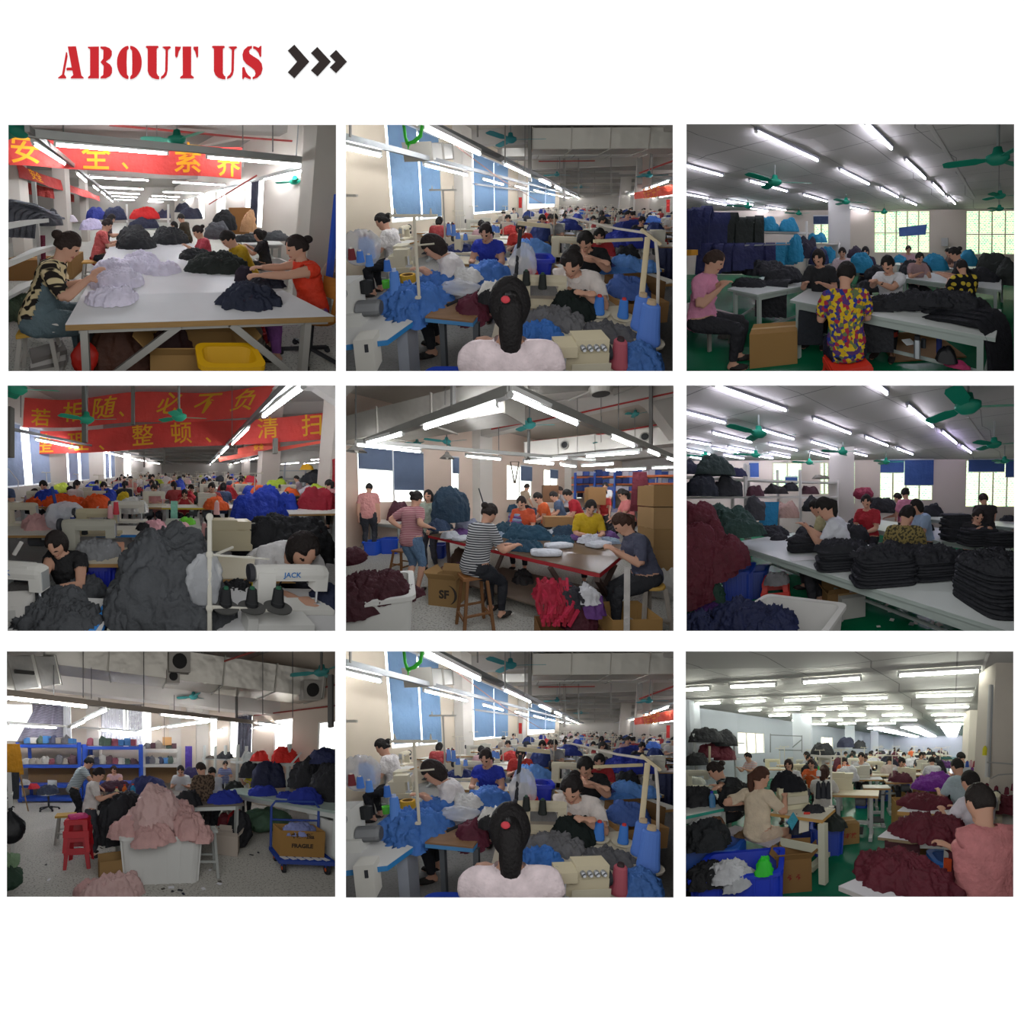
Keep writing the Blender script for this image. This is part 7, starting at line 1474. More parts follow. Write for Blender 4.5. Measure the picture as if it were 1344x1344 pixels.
# ---------------------------------------------------------------- room f: long white table with black stacks, green floor
def room_f():
 R=room('f',(1383,448),1.6);on,at=R.on,R.at;H=.76
 a,d,Hs,S=green_shell(R,'f',(11.2,10.2),-500,1700,[(790,1004,1.35,2.97),(1136,1360,1.08,2.97),(360,478,1.7,2.9),(550,584,1.6,2.9),(674,692,1.2,2.95)])
 for i,h in enumerate(Hs):window(R,i+1,a,d,*h,M('#7fc79a','netting',h2='#efe9b0',e=1.5),4 if i<2 else 2,M('#d9d3bd','plain'))
 B=M('#33538f','cloth',s=.3)
 for i,u0,u1,v in((0,792,886,360),(0,888,1004,412),(1,1142,1286,358),(1,1290,1360,380)):
  blind(R,'blue roller blind, %s pulled down %s @'%(('left one','lower one','wide one','edge one')[(u0>800)+(u0>1000)+(u0>1200)],'over the left window' if i==0 else 'over the right window'),a,d,S(u0),S(u1),at(u0,v,10.3)[2],2.98,B,.05)
 blind(R,'blue blind on the far small window @',a,d,S(270),S(308),2.3,2.9,B,.05);blind(R,'blue blind behind the shelf posts @',a,d,S(412),S(462),2.0,2.3,B,.05)
 t,q=struct(R,'wall_column',M('#cfcac4'));p0,p1=at(588,400,8),at(688,400,7.6);q.poly([p0,p1,p1+R.F*.5,p0+R.F*.5],0,3.0);t.done()
 LH=2.94;L=lambda q:on(q[0],q[1],LH);P='#f0ecff';hs='#8a8c98'
 od=('first','second','third','fourth','fifth')
 for i,(p,q)in enumerate((((130,15),(412,112)),((525,148),(672,205)),((733,220),(822,254)),((860,265),(922,288)))):lamp(R,od[i]+' ceiling lamp of the middle row @',L(p),L(q),.017,hs,col=P,e=52)
 for i,(p,q)in enumerate((((770,8),(818,46)),((903,98),(1003,178)),((1040,198),(1097,244)),((1118,255),(1156,282)))):lamp(R,od[i]+' ceiling lamp of the row nearest the windows @',L(p),L(q),.017,hs,col=P if i<2 else '#d8ccff',e=52)
 for i,(p,q)in enumerate((((15,122),(168,162)),((320,192),(444,227)),((516,238),(617,268)),((665,277),(738,295)))):lamp(R,od[i]+' ceiling lamp of the left row @',L(p),L(q),.016,hs,col=P,e=52)
 for p,q in(((122,203),(273,240)),((347,249),(458,272)),((512,281),(588,299)),((15,234),(108,250)),((185,260),(292,282)),((120,264),(224,284)),((348,285),(428,301)),((15,270),(108,288)),((168,292),(244,305)),((30,298),(90,308)),((300,296),(360,304))):lamp(R,'far ceiling lamp above the shelves @',L(p),L(q),.018,hs,col=P,e=52,group='far ceiling lamps above the shelves @')
 for u,v,z,sp,rz,lb in((1143,100,2.7,.62,28,'large green ceiling fan at the upper right @'),(1248,250,5.0,.6,5,'green ceiling fan over the right window @'),(305,207,4.6,.65,40,'green ceiling fan under the left lamps @'),(642,280,7,.6,0,'green ceiling fan before the pillar @'),(815,320,8.5,.6,20,'green fan before the left window @'),(1290,316,7.5,.5,0,'green fan at the right window edge @'),(92,297,8,.6,0,'far green fan at the left edge @'),(508,322,9,.6,0,'far green fan behind the shelf @'),(293,292,7.5,.6,0,'far green fan above the shelf @')):
  fan(R,lb,at(u,v,z),3.0,sp,rz,'#16846a')
 bar_thing(R,'ceiling_joint','pale joint strip running across the ceiling near the fan @','strip',[on(1140,140,2.985),on(1210,235,2.985)],.06,M('#bdbbb7'),h=.02)
 W_,G=M('#d3d9d8','plain',.3),M('#a9b6b0','plain',.4)
 table(R,'long white table with black stacks running across the front @',[on(188,642,H),on(1360,1012,H),on(1360,770,H),on(470,598,H)],H,W_,.035,G,G,lw=.06)
 table(R,'white table in the middle with red stools @',[on(590,556,H),on(1040,638,H),on(1080,590,H),on(700,538,H)],H,W_,.035,G,G);table(R,'white table with the tall black stacks @',[on(1020,632,H),on(1310,668,H),on(1310,610,H),on(1060,590,H)],H,W_,.035,G,G);table(R,'far white table below the windows @',[on(960,545,H),on(1330,582,H),on(1330,560,H),on(970,535,H)],H,W_,.035,G,G)
 for u,v0,v1 in((290,690,895),(446,728,900),(718,815,1000)):
  pass
 # shelves
 t=Thing(R,'shelf_rack','white shelf rack filled with dark garments @','shelf');w=M('#d4d2cd')
 for(u0,v0,z0,u1,v1,z1)in((-30,372,5.0,330,392,6.4),(330,390,6.4,625,404,7.6),(-30,458,5.0,470,460,6.8),(470,458,6.8,625,456,7.6)):q=t.part('shelf_board',w);p0,p1=at(u0,v0,z0),at(u1,v1,z1);q.poly([p0,p1,p1+R.F*.6,p0+R.F*.6],p0[2]-.05,p0[2])
 for u,v,z in((250,325,6),(262,330,6.6),(470,350,6.8),(380,350,7.4),(620,388,7.6),(196,330,6.2)):q=t.part('post',w);p0=at(u,v,z);q.bar((p0[0],p0[1],0),p0,.06)
 t.done()
 bk,mr,gr,nv,tl=M('#212329','cloth'),M('#61222f','cloth'),M('#2b4640','cloth'),M('#1d2552','cloth'),M('#1b78a4','cloth')
 for i,(u,v,z,w,dd,h,c,lb)in enumerate(((130,372,5.4,.8,.6,.36,M('#233230','cloth'),'dark green heap on the top shelf @'),(35,365,5.2,.3,.5,.22,M('#1d2336','cloth'),'navy heap at the left end of the top shelf @'),(222,376,5.9,.3,.4,.16,M('#25284a','cloth'),'small blue heap on the top shelf @'),(75,455,5.2,.8,.5,.42,M('#171d28','cloth'),'dark navy heap on the middle shelf, left end @'),(185,456,5.7,.5,.5,.42,bk,'black heap on the middle shelf beside the post @'),(290,455,6.2,.4,.4,.22,M('#4a2632','cloth'),'maroon heap on the middle shelf @'),(370,447,6.6,.7,.4,.2,M('#2a2628','cloth'),'brown black heap on the middle shelf @'),(430,436,6.9,.4,.4,.2,bk,'black heap on the middle shelf near the pillar @'),(510,448,7.2,.5,.4,.2,M('#45252e','cloth'),'dark red heap on the right shelf @'),(555,386,7.4,.5,.4,.08,M('#6c6860','cloth'),'grey hangers piled on the top shelf @'),(525,515,6.8,.5,.5,.35,M('#202228','cloth'),'black heap below the right shelf @'),(290,550,5.6,.5,.4,.45,M('#3a3b40','cloth'),'dark grey bundle below the shelf @'),(415,540,6.2,.7,.4,.36,M('#b5968c','cloth'),'beige striped bundle below the shelf @'))):
  heap(R,lb,c,at(u,v,z),(w,dd,h),0,200+i,.34)
 drape(R,'bright teal garment hanging below the shelf @',tl,[(.0,.0),(-.05,-.1),(-.15,-.5)],.4,at(350,478,5.6),R.face,4,.07,3)
 for i,(u,v,z,w,h)in enumerate(((60,610,3.5,.55,.34),(95,700,3.3,.55,.32),(45,690,3.1,.5,.3),(170,745,3.2,.42,.34),(110,780,3.1,.5,.3),(50,800,2.9,.35,.5),(20,900,2.7,.2,.6))):
  heap(R,'maroon garment bundle in the pile at the left edge, %s @'%('topmost','second','third','beside the crate','lower one','lowest','floor one')[i],mr,at(u,v,z),(w,.45,max(h,w*.72)),0,i+3,.36,sharp=3,name='garment_bundle')
 for i,(u,v,z,w,h)in enumerate(((200,605,4.0,.75,.36),(130,560,4.3,.5,.26),(250,612,3.8,.4,.2))):heap(R,'dark green garments %s @'%('heaped at the table end','behind the maroon bundles','spilling onto the table')[i],gr,at(u,v,z),(w,.6,h),0,230+i,.36)
 heap(R,'green cloth below the maroon bundles @',M('#1e4034','cloth'),at(95,890,3.0),(.35,.3,.28),0,235,.3);heap(R,'violet cloth on the floor at the left @',M('#4a2468','cloth'),at(110,945,2.8),(.36,.3,.14),0,236,.3)
 heap(R,'black garments spread at the far end of the table @',bk,on(330,606,H),(1.2,.5,.16),0,237,.36);heap(R,'small black cloth on the table @',bk,on(385,628,H),(.3,.3,.08),0,238,.36);heap(R,'black cloth under the hands of the white tee @',bk,on(500,606,H),(.5,.4,.13),0,239,.36)
 # stacks of folded trousers
 for u,v,w,dd,n,lb in((520,672,.72,.42,6,'black folded trousers in the stack nearest the white tee @'),(640,735,.62,.46,8,'black folded trousers in the second stack from the left @'),(805,790,.62,.44,9,'black folded trousers in the middle stack @'),(985,765,.72,.50,7,'black folded trousers in the stack behind the middle one @'),(880,700,.5,.4,6,'black folded trousers in the rearmost stack @'),(1270,880,.62,.55,11,'black folded trousers in the big stack at the right edge @')):
  stack(R,lb,bk,on(u,v,H),w,dd,n,.027,R.face+14,.025,name='folded_trousers',cat='trousers')
  heap(R,'loose top garment on the '+lb.split(' in the ')[1],bk,on(u,v,H)+np.array((0,0,n*.027)),(w*.95,dd*.9,.07),R.face+14,u,.4,stuff=False,name='garment',cat='garment')
 for u,v,n,lb in((1095,632,12,'black folded garments in the tall stack on the second table @'),(1180,650,7,'black folded garments beside the tall stack @'),(1255,655,6,'black folded garments at the end of the second table @')):
  stack(R,lb,bk,on(u,v,H),.55,.42,n,.04,R.face+8,.03,name='folded_trousers',cat='trousers')
 for u,v,w,h,lb in((690,562,.35,.1,'small black pile in front of the red tee @'),(750,562,.3,.1,'second small black pile by the red tee @'),(795,520,.9,.34,'black heap behind the red tee @'),(960,590,.5,.17,'black pile beside the brown patterned blouse @'),(1000,535,.5,.28,'black heap on the far table with white trim @'),(1310,555,.5,.14,'black pile at the right window @'),(690,625,.5,.25,'black cloth hanging below the middle table @')):heap(R,lb,bk,on(u,v,H)if v>540 else at(u,v,6.5),(w,.4,h),0,int(u),.34)
 t,q=one(R,'paper','white paper under the second stack @','paper',M('#e2e2e4'));q.cbox(on(480,706,H+.003),(.3,.2,.004),R.face+20);t.done()
 bag(R,'round maroon bundle before the far pillar @',at(725,470,7.5),(.5,.4,.36),M('#8a2c44','cloth'),0,9,name='garment_bundle',cat='clothes',knot=False,sharp=.3)
 # people
 who(R,'person in a white tee with tied hair bending over the table @',570,502,3.5,85,.5,16,(25,0),[(498,580,3.4,0),(505,590,3.5,0)],hair=('pony',HAIR),top='#d6d9e0',smax=1.2)
 who(R,'person in a pale yellow tee behind the white tee @',536,500,4.3,80,.5,12,(25,0),hair=('short',HAIR),top='#b9b489',tab=.8)
 who(R,'person in a red tee sorting black cloth @',733,478,5.2,150,.46,8,(22,20),hair=('short',HAIR),top='#a81f2c',tab=.8,smax=1.2)
 who(R,'person in a pink tee standing with back turned @',892,446,6,10,None,8,(20,0),hair=('bun',HAIR),top='#c87f9a',tab=.95);who(R,'person in a dark pink top beside the pink tee @',862,462,6.6,60,None,8,(20,0),hair=('short',HAIR),top='#9a5068',tab=.95)
 who(R,'person in a pale blue top looking down @',938,496,4.9,100,.46,10,(25,0),hair=('bob',HAIR),top='#9db4cf',tab=.8);who(R,'person in a brown patterned blouse from behind @',892,532,3.6,-15,.46,14,(22,-40),hair=('short',HAIR),topm=M('#8f7f4c','blotch',.85,'#43402f',2.6),sleeve=.8,tab=.8,fat=1.15)
 who(R,'person in a dark vest standing at the right window @',1205,468,5.4,-8,None,12,(22,0),hair=('short','#2a1c18'),top='#302b2c',sleeve=.35,tab=.9);who(R,'person in black sitting behind the tall stacks @',1185,535,4.4,175,.46,10,(25,0),hair=('short','#1e1614'),top='#202024',tab=.95)
 # under and in front of the tables
 plastic_stool(R,'orange red plastic stool under the long table @',on(375,880,0),.36,.17,'#d8382a',R.face+12);plastic_stool(R,'red plastic stool by the middle table @',on(738,650,0),.45,.17,'#d0323c',R.face);plastic_stool(R,'red plastic stool behind the patterned blouse @',on(948,700,0),.45,.17,'#c8303c',R.face+10)
 heap(R,'grey cloth on the orange red stool @',M('#77777a','cloth'),on(378,800,.38),(.34,.3,.12),0,77,.3)
 tub(R,'blue plastic crate beside the maroon bundles @',on(232,880,0),(.34,.5,.52),R.face+10,'#1c3c9c',ribs=5,cat='crate',name='plastic_crate');tub(R,'blue plastic crate under the far table end @',on(300,850,0),(.3,.4,.42),R.face+10,'#1d3a8c',ribs=4,cat='crate',name='plastic_crate')
 carton(R,'brown open carton under the long table @',on(610,905,0),(.3,.35,.28),R.face+20,'#8a6a42');carton(R,'white carton beside the brown carton under the table @',on(672,925,0),(.32,.3,.26),R.face+18,'#c2c2bc',open_=False);carton(R,'tan box leaning below the long table @',on(560,850,0),(.35,.3,.3),R.face+5,'#9a7648',open_=False);carton(R,'small red box under the table edge @',on(690,830,.3),(.12,.1,.08),R.face,'#a8322c',open_=False)
 tub(R,'big white plastic tub at the bottom edge @',on(420,1190,0)+R.F*.1,(.85,.6,.55),R.face-16,'#dddcd8',th=.03)
 for u,v,w,h in((240,985,.4,.16),(120,1010,.36,.14),(350,1000,.3,.14)):heap(R,'navy garments lying in the white tub, %s @'%{240:'middle',120:'left',350:'right'}[u],M('#20284e','cloth'),at(u,v,1.9),(w,.4,h),0,u,.42)
 r=random.Random(4)
 for i in range(16):
  t,q=one(R,'fabric_scrap','pale fabric scrap on the green floor under the table @','scrap',M(r.choice(('#b8b8b0','#8a8f8c','#d8d4cc'))));q.cbox(on(r.uniform(450,1050),r.uniform(860,990),.004),(r.uniform(.04,.12),r.uniform(.03,.08),.006),r.uniform(0,180));t.group='fabric scraps on the green floor @';t.done()
room_f()
room_b('h')
# ---------------------------------------------------------------- room g: packing room with the white tub of pink bags
def room_g():
 R=room('g',(70,425),1.6);on,at=R.on,R.at;H=.8;R.glow=1.2
 plane_floor(R,'floor',M('#b9b6ae','speckle',.5,'#8c8982'),0,(-30,30),(-10,40))
 plane_floor(R,'ceiling',M('#b5afa6','plain',.9),4.6,(-30,30),(-10,40))
 a,c,e=at(-60,430,9.8),at(800,430,10.2),at(1560,430,5.4);d=(c-a)[:2];d=d/np.linalg.norm(d);d2=(e-c)[:2];d2=d2/np.linalg.norm(d2)
 def S(u,o,dd):r=R.ray(u,430);k=(np.cross((o-R.C)[:2],dd))/np.cross(r[:2],dd);return float(np.dot((R.C+r*k-o)[:2],dd)),R.C+r*k
 hz=lambda u,v,o,dd:float(R.C[2]+(lambda r:r[2]*np.cross((o-R.C)[:2],dd)/np.cross(r[:2],dd))(R.ray(u,v)))
 W1=[(S(u0,a,d)[0],S(u1,a,d)[0],hz(u0,v1,a,d),hz(u0,v0,a,d))for u0,u1,v0,v1 in((-40,118,225,375),(120,272,232,380),(386,590,236,392))]
 W1[1]=(W1[0][1]+.05,*W1[1][1:])
 W2=[(S(u0,c,d2)[0],S(u1,c,d2)[0],hz(u0,v1,c,d2),hz(u0,v0,c,d2))for u0,u1,v0,v1 in((820,848,290,440),(898,990,285,440),(1075,1150,290,425),(1250,1345,300,410))]
 wall(R,'wall_back',M('#c4b6a5'),a,c,0,4.6,holes=W1);wall(R,'wall_right',M('#cfbfad'),c,e,0,4.6,holes=W2)
 for i,(o,dd,w)in enumerate([(a,d,w)for w in W1]+[(c,d2,w)for w in W2]):window(R,i+1,o,dd,*w,M('#f4f6f2','emit',e=DAY*(.22 if i<3 else .8)),2 if i in(1,2,4)else 1)
 cu=M('#8d8898','cloth',s=.4)
 for i,(k,f0,f1,lb)in enumerate(((1,.0,1.0,'grey violet sheer curtain over the left window @'),(2,.03,.45,'grey violet sheer curtain, left half of the wide window @'),(2,.55,.82,'grey violet sheer curtain, right half of the wide window @'))):
  w=W1[k];blind(R,lb,a,d,w[0]+(w[1]-w[0])*f0,w[0]+(w[1]-w[0])*f1,w[2]-.05,w[3]+.03,M('#807b8e','film',.7,e=.62),.08,name='curtain',cat='curtain',pleats=6)
 t,q=one(R,'curtain','dark striped curtain pulled aside in a slanted sweep @','curtain',M('#4a4650','stripe',.8,'#8c8894',6),smooth=True,uv='wwall');q.grid(lambda u,v:tuple(at(125+110*u-75*v*(1-u),235+140*v,9.2+.1*math.sin(u*25))),24,4);t.done()
 w=W2[1];blind(R,'dark curtain at the right-hand wall @',c,d2,w[0]+.5*(w[1]-w[0]),w[1]+.05,w[2],w[3],M('#5a5a66','cloth'),.1,name='curtain',cat='curtain',pleats=4);w=W2[0];blind(R,'violet curtain by the wall corner @',c,d2,w[0]-.5,w[0],w[2]-.2,w[3],M('#5d5570','cloth'),.1,name='curtain',cat='curtain',pleats=3)
 for u,z in((660,9.9),(330,9.6),(770,9.8)):p=at(u,400,z);t,q=struct(R,'wall_pilaster',M('#c3bbb0'));q.poly([p,p+R.R*.45,p+R.R*.45+R.F*.5,p+R.F*.5],0,4.6);t.done()
 t,q=struct(R,'ceiling_beam',M('#c8c1b7'));q.bar(at(160,135,8.5),at(1345,265,7.5),.5,.55);t.done();t,q=struct(R,'ceiling_haunch',M('#bab3a8'));q.solid([tuple(at(700,130,8.4)),tuple(at(860,150,8.2)),tuple(at(790,265,8.2)),tuple(at(735,250,8.4))],tuple(R.F*.3));t.done()
 fo=M('#b5b0a6','foil',s=.8)
 duct(R,'long silver air duct with round vents crossing the ceiling @',at(185,28,5.6),at(1235,165,6.6),.8,.62,mat_=fo);duct(R,'foil duct in the upper left corner @',at(-60,110,4.0),at(150,95,5.2),.7,.5,mat_=M('#c0bdb5','foil'))
 for u,v,z,lb in((700,58,5.5,'large round vent on the duct @'),(1228,172,6.1,'round vent at the duct end @'),(675,118,5.6,'small vent below the duct @')):
  t=Thing(R,'duct_vent',lb,'vent',at(u,v,z),R.face+10);r_=.2 if v!=118 else .12;q=t.part('collar',M('#a5a098','metal'));q.box(-r_*1.15,-.06,-r_*1.1,r_*1.15,.1,r_*1.1);q=t.part('opening',M('#1e1c1a'));q.lathe([(0,-.10),(r_*.75,-.09),(r_*.8,-.05)],n=18,ax='y');t.done()
 t,q=one(R,'duct_grille','dark slot in the corner duct @','vent',M('#3c3a36'));q.bar(at(40,95,3.9),at(118,102,4.1),.05,.05);t.done()
 rp=M('#8f3a32','plain',.5)
 bar_thing(R,'sprinkler_pipe','red pipe ahead of the large vent @','pipe',[at(880,55,5.2),at(1010,12,5)],.04,rp,round_=True);bar_thing(R,'sprinkler_pipe','red pipe from the wall to the duct @','pipe',[at(535,212,9),at(720,145,7.5),at(1345,130,5)],.04,rp,round_=True)if False else bar_thing(R,'sprinkler_pipe','red pipe from the wall to the duct @','pipe',[at(535,212,9),at(720,145,7.5)],.04,rp,round_=True);bar_thing(R,'sprinkler_pipe','red pipe along the right-hand wall @','pipe',[at(1000,272,8),at(1345,230,6)],.04,rp,round_=True);bar_thing(R,'sprinkler_pipe','red pipe at the right edge above the fan @','pipe',[at(840,248,9),at(1130,195,7.5),at(1345,145,6)],.04,rp,round_=True)
 for i,(u,v0,v1,z,w)in enumerate(((197,70,190,5,.02),(315,12,200,5,.016),(348,80,205,5,.012),(558,12,250,5.2,.014),(930,190,300,7,.05),(1035,12,270,5.4,.012),(1155,12,280,5.4,.012),(1308,110,320,4.5,.07),(860,80,260,6,.012),(680,190,270,6,.012),(1270,12,90,4.4,.03),(640,260,400,8,.012))):bar_thing(R,'hanger_rod','grey rod hanging from the ceiling over the lamps @','rod',[at(u,v0,z),at(u,v1,z)],w,M('#6d6a66','metal'),group='grey hanging rods @')
 for u,v,z,sp,lb in((1270,100,5,.55,'teal ceiling fan at the upper right edge @'),(757,198,7.5,.5,'teal fan below the duct @'),(1258,275,7,.3,'small teal fan at the right-hand wall @')):fan(R,lb,at(u,v,z),4.6,sp,12,'#3d8c88')
 LH=2.4;L=lambda q,h=LH:on(q[0],q[1],h);rail=M('#8f8478','metal',.5)
 bar_thing(R,'lamp_rail','long brown grey rail crossing the whole room @','rail',[L((-40,176),2.46),L((1360,342),2.46)],.08,rail,h=.09);bar_thing(R,'lamp_rail','grey rail running back to the wall @','rail',[L((420,240),2.46),L((255,318),2.46)],.06,M('#a5a39d','metal'),h=.06);bar_thing(R,'lamp_rail','second grey rail running back @','rail',[L((845,285),2.46),L((530,335),2.46)],.05,M('#a5a39d','metal'),h=.06);bar_thing(R,'lamp_rail','rear grey rail before the curtains @','rail',[L((10,300),2.46),L((880,358),2.46)],.05,M('#a5a39d','metal'),h=.06)
 for p,q,lb in(((-30,198),(328,237),'long bright lamp at the left edge'),((627,269),(848,292),'long lamp below the crossing rail'),((1020,305),(1155,320),'lamp below the rail near the wall'),((1262,332),(1345,341),'lamp cut by the right edge'),((18,313),(205,322),'lamp before the left curtain'),((388,332),(545,342),'lamp before the wide window'),((672,350),(785,356),'lamp past the wide window'),((325,290),(412,250),'near lamp of the twin pair'),((270,321),(322,298),'rear lamp of the twin pair'),((538,337),(622,322),'lamp on the second rail, rear'),((655,319),(822,297),'lamp on the second rail, front'),
     ((785,352),(872,331),'lamp of the third rail'),((900,336),(1045,318),'long lamp of the third rail'),((1085,352),(1258,331),'long lamp above the red heap'),((840,362),(960,350),'first far lamp by the wall'),((950,372),(1085,358),'second far lamp by the wall'),((1130,370),(1240,360),'third far lamp by the wall'),((1180,382),(1335,374),'fourth far lamp by the wall')):lamp(R,'fluorescent '+lb+' @',L(p),L(q),.02 if 'bright' in lb else .016)
 # blue racks
 B='#2a4fb0'
 def rack(lb,u0,u1,z,vs_,vt,col,back=None):
  t=Thing(R,'shelf_rack',lb,'shelf');m=M(col,'plain',.4)
  for v in vs_:q=t.part('shelf_board',m);p,e=at(u0,v,z),at(u1,v,z);q.poly([p,e,e+R.F*.7,p+R.F*.7],p[2]-.10,p[2])
  for u in(u0,u1):
   for o in(0,.7):q=t.part('post',m);p=at(u,vt,z)+R.F*o;q.bar((p[0],p[1],0),p,.11)
  if back:q=t.part('back_panel',M('#7d5f3e'));p,e=at(u0,545,z)+R.F*.65,at(u1,545,z)+R.F*.65;q.add([tuple(p),tuple(e),(e[0],e[1],at(u0,vs_[1],z)[2]),(p[0],p[1],at(u0,vs_[1],z)[2])],[(0,1,2,3)])
  t.done()
 rack('blue steel rack with brown panel at the left @',52,298,8.4,(388,470,550,604),380,B,1);rack('blue steel rack in the middle of the back wall @',318,546,8.4,(396,470,540),388,B,1);rack('pale rack with blue posts near the wall corner @',556,700,8.6,(408,468),396,'#b9b5ae',1)
 r=random.Random(12);cs=['#5c5a5c','#7a3a48','#3a4a3e','#8a8278','#2c3048','#a8a49c','#4c3238','#3a6a9a']
 for(u0,u1,v,n,z)in((85,285,385,8,8.6),(75,285,466,8,8.6),(335,530,393,8,8.6),(335,530,466,8,8.6),(565,690,405,6,8.8),(565,690,465,7,8.8)):
  for i in range(n):
   u=u0+(u1-u0)*(i+.5)/n;p=at(u,v,z)+(0,0,0)
   if v<420 and i%2:carton(R,'small storage bin on the back wall racks @',p-np.array((0,0,.0)),(.16,.3,r.uniform(.14,.24)),R.face,r.choice(cs),open_=False,group='small storage bins on the back wall racks @')
   else:heap(R,'small bundle on the back wall racks @',M(r.choice(cs),'cloth'),p,(.26,.3,r.uniform(.16,.3)),0,i+int(u),.3,group='small bundles on the back wall racks @',stuff=False,cat='bundle',name='cloth_bundle')
 carton(R,'tall tan box on top of the pale rack @',at(652,392,8.7),(.3,.3,.26),R.face,'#b48858',open_=False);drape(R,'violet cloth hanging at the rack end @',M('#4a3590','cloth'),[(0,0),(-.05,-.9)],.22,at(738,395,8.2),R.face,2,.06,4);heap(R,'dark violet cloth at the wall corner @',M('#2b2450','cloth'),at(745,520,8),(.4,.4,.3),0,501,.3)
 # right shelf and table
 G='#c3c6c0';t=Thing(R,'shelf_rack','grey shelf rack along the right-hand wall @','shelf');m=M(G,'plain',.5)
 for(u0,v0,z0,u1,v1,z1)in((800,442,8.6,930,452,7.6),(925,456,7.2,1360,472,4.7)):q=t.part('shelf_board',m);p,e=at(u0,v0,z0),at(u1,v1,z1);q.poly([p,e,e+R.F*.7,p+R.F*.6],p[2]-.06,p[2])
 for u,v,z in((802,392,8.6),(845,395,8.2),(886,392,7.8),(936,388,7.2),(1142,385,5.8),(970,395,8)):q=t.part('post',m);p=at(u,v,z);q.bar((p[0],p[1],0),p,.07)
 q=t.part('brace',m);q.bar(at(945,455,7.1),at(975,395,7),.04);q.bar(at(1150,465,5.7),at(1190,420,5.6),.04);t.done()
 table(R,'long pale green table along the right-hand shelf @',[on(880,576,H),on(1360,662,H),on(1360,600,H),on(935,560,H)],H,M('#bccdc5','plain',.3),.04,M('#9fb0a8'))
 bk,nv,cm=M('#1d1e23','cloth'),M('#1f2440','cloth'),M('#2c3a9c','blotch',.85,'#aeb6d8',1.3)
 for u,v,z,w,dd,h,c,lb in((1025,455,6.6,.4,.4,.24,M('#d8261c','cloth'),'bright red garments on the right shelf, rear part @'),(1125,460,6.0,.75,.5,.32,M('#d8261c','cloth'),'bright red garments on the right shelf, front part @'),(985,456,6.9,.3,.4,.24,M('#bcc0bc','cloth'),'pale grey bag on the right shelf @'),(1285,465,5.0,.65,.5,.28,M('#232a52','cloth'),'navy garments on the right shelf @'),(885,445,8,.5,.4,.18,bk,'black garments on the far right shelf @'),(830,444,8.4,.3,.4,.08,M('#4a4038','cloth'),'brown garments on the far shelf end @'),
  (1060,555,6.0,.9,.6,.56,nv,'dark navy garments heaped behind the yellow tee @'),(990,520,6.6,.6,.5,.34,bk,'black garments stacked under the far shelf @'),(1215,560,5.2,.85,.6,.52,bk,'black garments heaped under the right shelf @'),(1300,640,4.6,.6,.6,.75,bk,'large black garments pile at the right edge @'),(920,570,6.2,.5,.3,.18,M('#20241f','cloth'),'black stack on the far end of the green table @')):heap(R,lb,c,at(u,v,z),(w,dd,h),0,int(u+v),.34)
 for u,v,w,h,lb in((1035,588,.62,.14,'blue patterned cloth on the green table, rear heap'),(1205,620,.5,.22,'blue patterned cloth on the green table, front heap'),(1135,600,.4,.08,'blue patterned cloth flat on the green table')):heap(R,lb+' @',cm,on(u,v,H),(w,.4,h),0,int(u),.3)
 table(R,'dark sorting table behind the pink bags @',[on(420,640,H),on(960,625,H),on(900,575,H),on(440,570,H)],H,M('#6a625a','plain',.4),.04);heap(R,'blue patterned cloth on the sorting table @',cm,on(885,618,H),(.6,.4,.16),0,511,.3);heap(R,'dark maroon garments on the sorting table @',M('#3c1a2c','cloth'),on(445,570,H),(.7,.5,.18),0,512,.3);heap(R,'navy garments on the sorting table @',M('#232a5a','cloth'),on(570,580,H),(.8,.6,.3),0,513,.3)
 heap(R,'black cloth pile draped over the sorting table, upper part @',bk,on(480,640,H-.05),(.7,.6,.22),0,514,.3);heap(R,'long black cloth hanging down from the sorting table @',bk,at(470,770,3.95),(.72,.4,.62),20,516,.3);heap(R,'black garments behind the brown blouse @',bk,on(735,630,H),(.4,.4,.2),0,515,.3)
 for u,v,c,lb in((482,590,'#e0702a','orange bottle with cap on the sorting table @'),(450,600,'#d8cfa0','yellow tape roll on the sorting table @'),(515,588,'#3a9ac8','blue cup on the sorting table @')):t=Thing(R,'bottle' if 'bottle' in lb else 'cup',lb,'bottle' if 'bottle' in lb else 'cup',at(u,v,4.9));q=t.part('body',M(c));q.lathe([(0,0),(.045,0),(.045,.12),(.02,.16),(.02,.18),(0,.18)],n=14);q=t.part('cap',M('#c8352a'));q.lathe([(.022,.175),(.022,.2),(0,.2)],n=12);t.done()
 # people
 who(R,'person in a striped tee standing and bending at the black cloth @',338,462,5.6,-62,None,26,(22,0),[(400,575,5.3,0),(395,580,5.5,0)],hair=('short',HAIR),topm=M('#b9c2c4','stripe',.85,'#5a666c',11),bot='#1a1b20');who(R,'person in a white blouse looking at papers by the black cloth @',378,508,4.0,-70,None,8,(28,0),[(430,590,3.9,0),(425,600,4.0,0)],hair=('short','#1f1613'),top='#cfc8c4',sleeve=.8,bot='#33343c',smin=.8)
